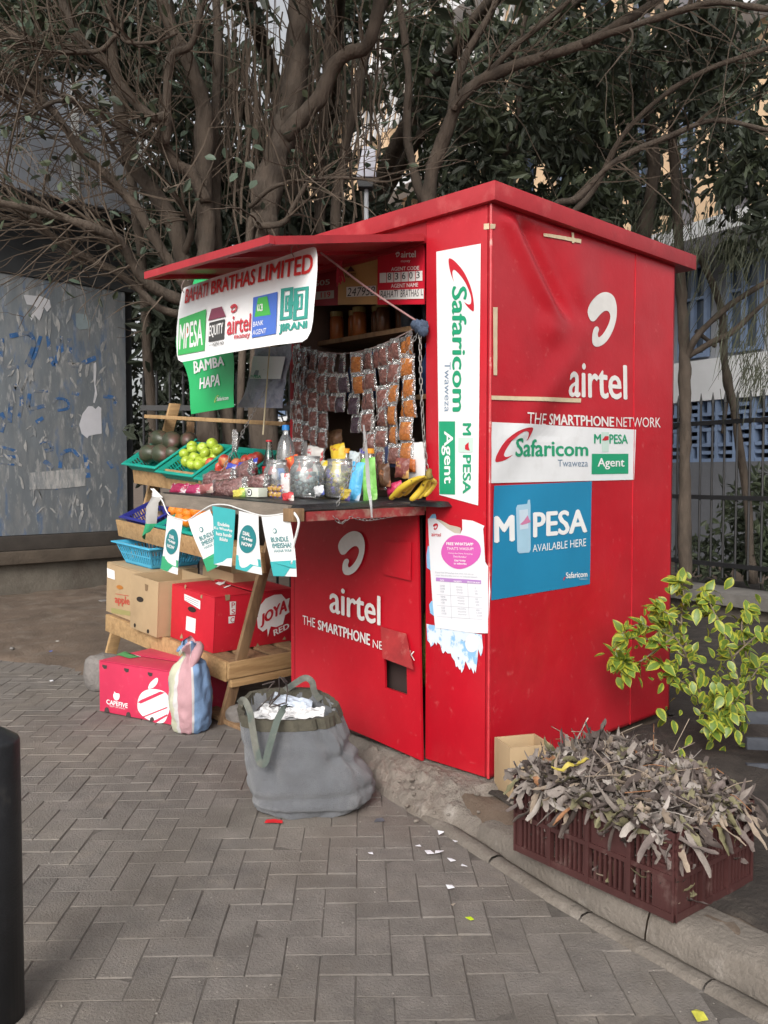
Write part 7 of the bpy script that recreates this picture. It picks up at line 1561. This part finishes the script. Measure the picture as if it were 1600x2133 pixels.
# ---- litter
LP = flat('white_litter', (.78, .78, .84), .6)
lit = [((918, 1738), 9, 0), ((872, 1764), 7, 0), ((893, 1777), 11, 0), ((915, 1777), 10, 0), ((940, 1793), 9, 0), ((965, 1806), 9, 0), ((948, 1757), 6, 0), ((938, 1851), 12, 0), ((944, 1887), 6, 1), ((772, 1780), 7, 0), ((980, 1916), 9, 2), ((108, 1358), 7, 3), ((108, 1420), 5, 0)]
labs = ['triangular white paper scrap nearest the cement apron', 'tiny white scrap left of the scattered paper pieces', 'flat white paper scrap in the middle of the scatter', 'narrow white paper strip in the scatter', 'tilted white paper scrap above the pothole', 'white paper scrap lying by the kerb edge', 'small white scrap close to the cement apron', 'largest white paper scrap lying on its own', 'tan crumb of card below the white scraps', 'lone white scrap left of the scatter', 'lime yellow sweet wrapper on the paving', 'blue bottle top on the dirt at left', 'white crumb of paper at the paving edge']
for ((x, y), s_, kd), lab in zip(lit, labs):
    p = onZ(x, y, .006 if y > 1450 else .02); r_ = s_ * (p - CAM).length / F; m_ = [LP, mat('tan_crumb', (.36, .30, .24), .8), mat('lime_wrapper', (.55, .75, .02), .35, .2, 40.), mat('blue_plastic_top', (.03, .13, .60), .35)][kd]
    a0_ = R.uniform(0, 6); n_ = 3 + R.randrange(3); pts = [p + V((math.cos(a0_ + i * 6.283 / n_) * r_ * R.uniform(.6, 1.1), math.sin(a0_ + i * 6.283 / n_) * r_ * R.uniform(.6, 1.1), R.uniform(.001, .010))) for i in range(n_)]
    MB().slab(pts, (0, 0, .0012)).top('paper_scrap' if kd in (0, 1) else ('sweet_wrapper' if kd == 2 else 'bottle_top'), m_, lab, 'litter' if kd != 3 else 'bottle top', p)
p = onZ(570, 1713, .004); b_ = MB().slab([p + RT * x + FW * y + V((0, 0, z)) for x, y, z in ((-.034, -.006, 0), (-.03, .012, .004), (.0, .014, .006), (.034, .008, .003), (.036, -.008, 0), (.0, -.012, .004))], (0, 0, .002)); b_.top('sweet_wrapper', mat('red_wrapper', (.50, .015, .02), .3, .1, 20.), 'red sweet wrapper on the paving before the tote bag', 'litter', p)
p = onZ(1312 + 145, 2118, .01); MB().slab([p + RT * x + FW * y + V((0, 0, z)) for x, y, z in ((-.012, -.02, 0), (-.016, .012, .006), (.0, .022, .004), (.012, .006, .008), (.016, -.016, .002))], (0, 0, .0015)).top('fallen_leaf', mat('yellow_leaf', (.46, .44, .06), .6, .3, 40.), 'yellow fallen leaf at the bottom edge near the kerb', 'leaf', p)
p = onZ(790, 1710, .004); MB().slab([p + RT * x + FW * y + V((0, 0, z)) for x, y, z in ((-.02, -.01, 0), (-.012, .012, .004), (.012, .010, .008), (.022, -.008, .002))], (0, 0, .0015)).top('dark_scrap', mat('dark_scrap', (.07, .07, .085), .8), 'dark crumpled scrap on the paving right of the tote bag', 'litter', p)
b = MB(); 
for k in range(240):
    x, y = R.uniform(60, 1500), R.uniform(1450, 2133); p = onZ(x, y, .004)
    if p.x > bx(p.y) - .02: continue
    r_ = R.uniform(.0012, .0035); b.lathe([(.0002, 0), (r_, r_ * .3), (r_ * .7, r_), (.0002, r_ * 1.2)], 5, p)
o = b.build('grit', mat('grit', (.22, .2, .18), .95, .5, 300., world=True)); tag(o, 'fine grit scattered over the paving', 'grit', None, 'stuff')
# floodlight on a pole behind the kiosk
fl_ = thing('floodlight', 'pale floodlight box on a thin pole behind the kiosk roof', 'floodlight', atD(763, 480, 6.)); fl_.location.z = 0; WM[fl_.name] = Matrix.Translation(fl_.location)
q = atD(763, 395, 6.); MB().tube([V((q.x, q.y, 0)), q], .016, 8).build('pole', mat('galvanised_pole', (.42, .43, .46), .5, .1, 8.), fl_, smooth=True)
c4 = [atD(x, y, 5.95) for x, y in ((742, 368), (784, 368), (782, 305), (756, 303))]; MB().slab(c4, FW * .14).build('housing', mat('pale_housing', (.42, .43, .50), .5, .1, 5.), fl_, fix=True, bevel=.01)
c4 = [atD(x, y, 5.94) for x, y in ((746, 388), (776, 388), (780, 372), (744, 372))]; MB().slab(c4, FW * .10).build('bracket', DARKM, fl_, fix=True)
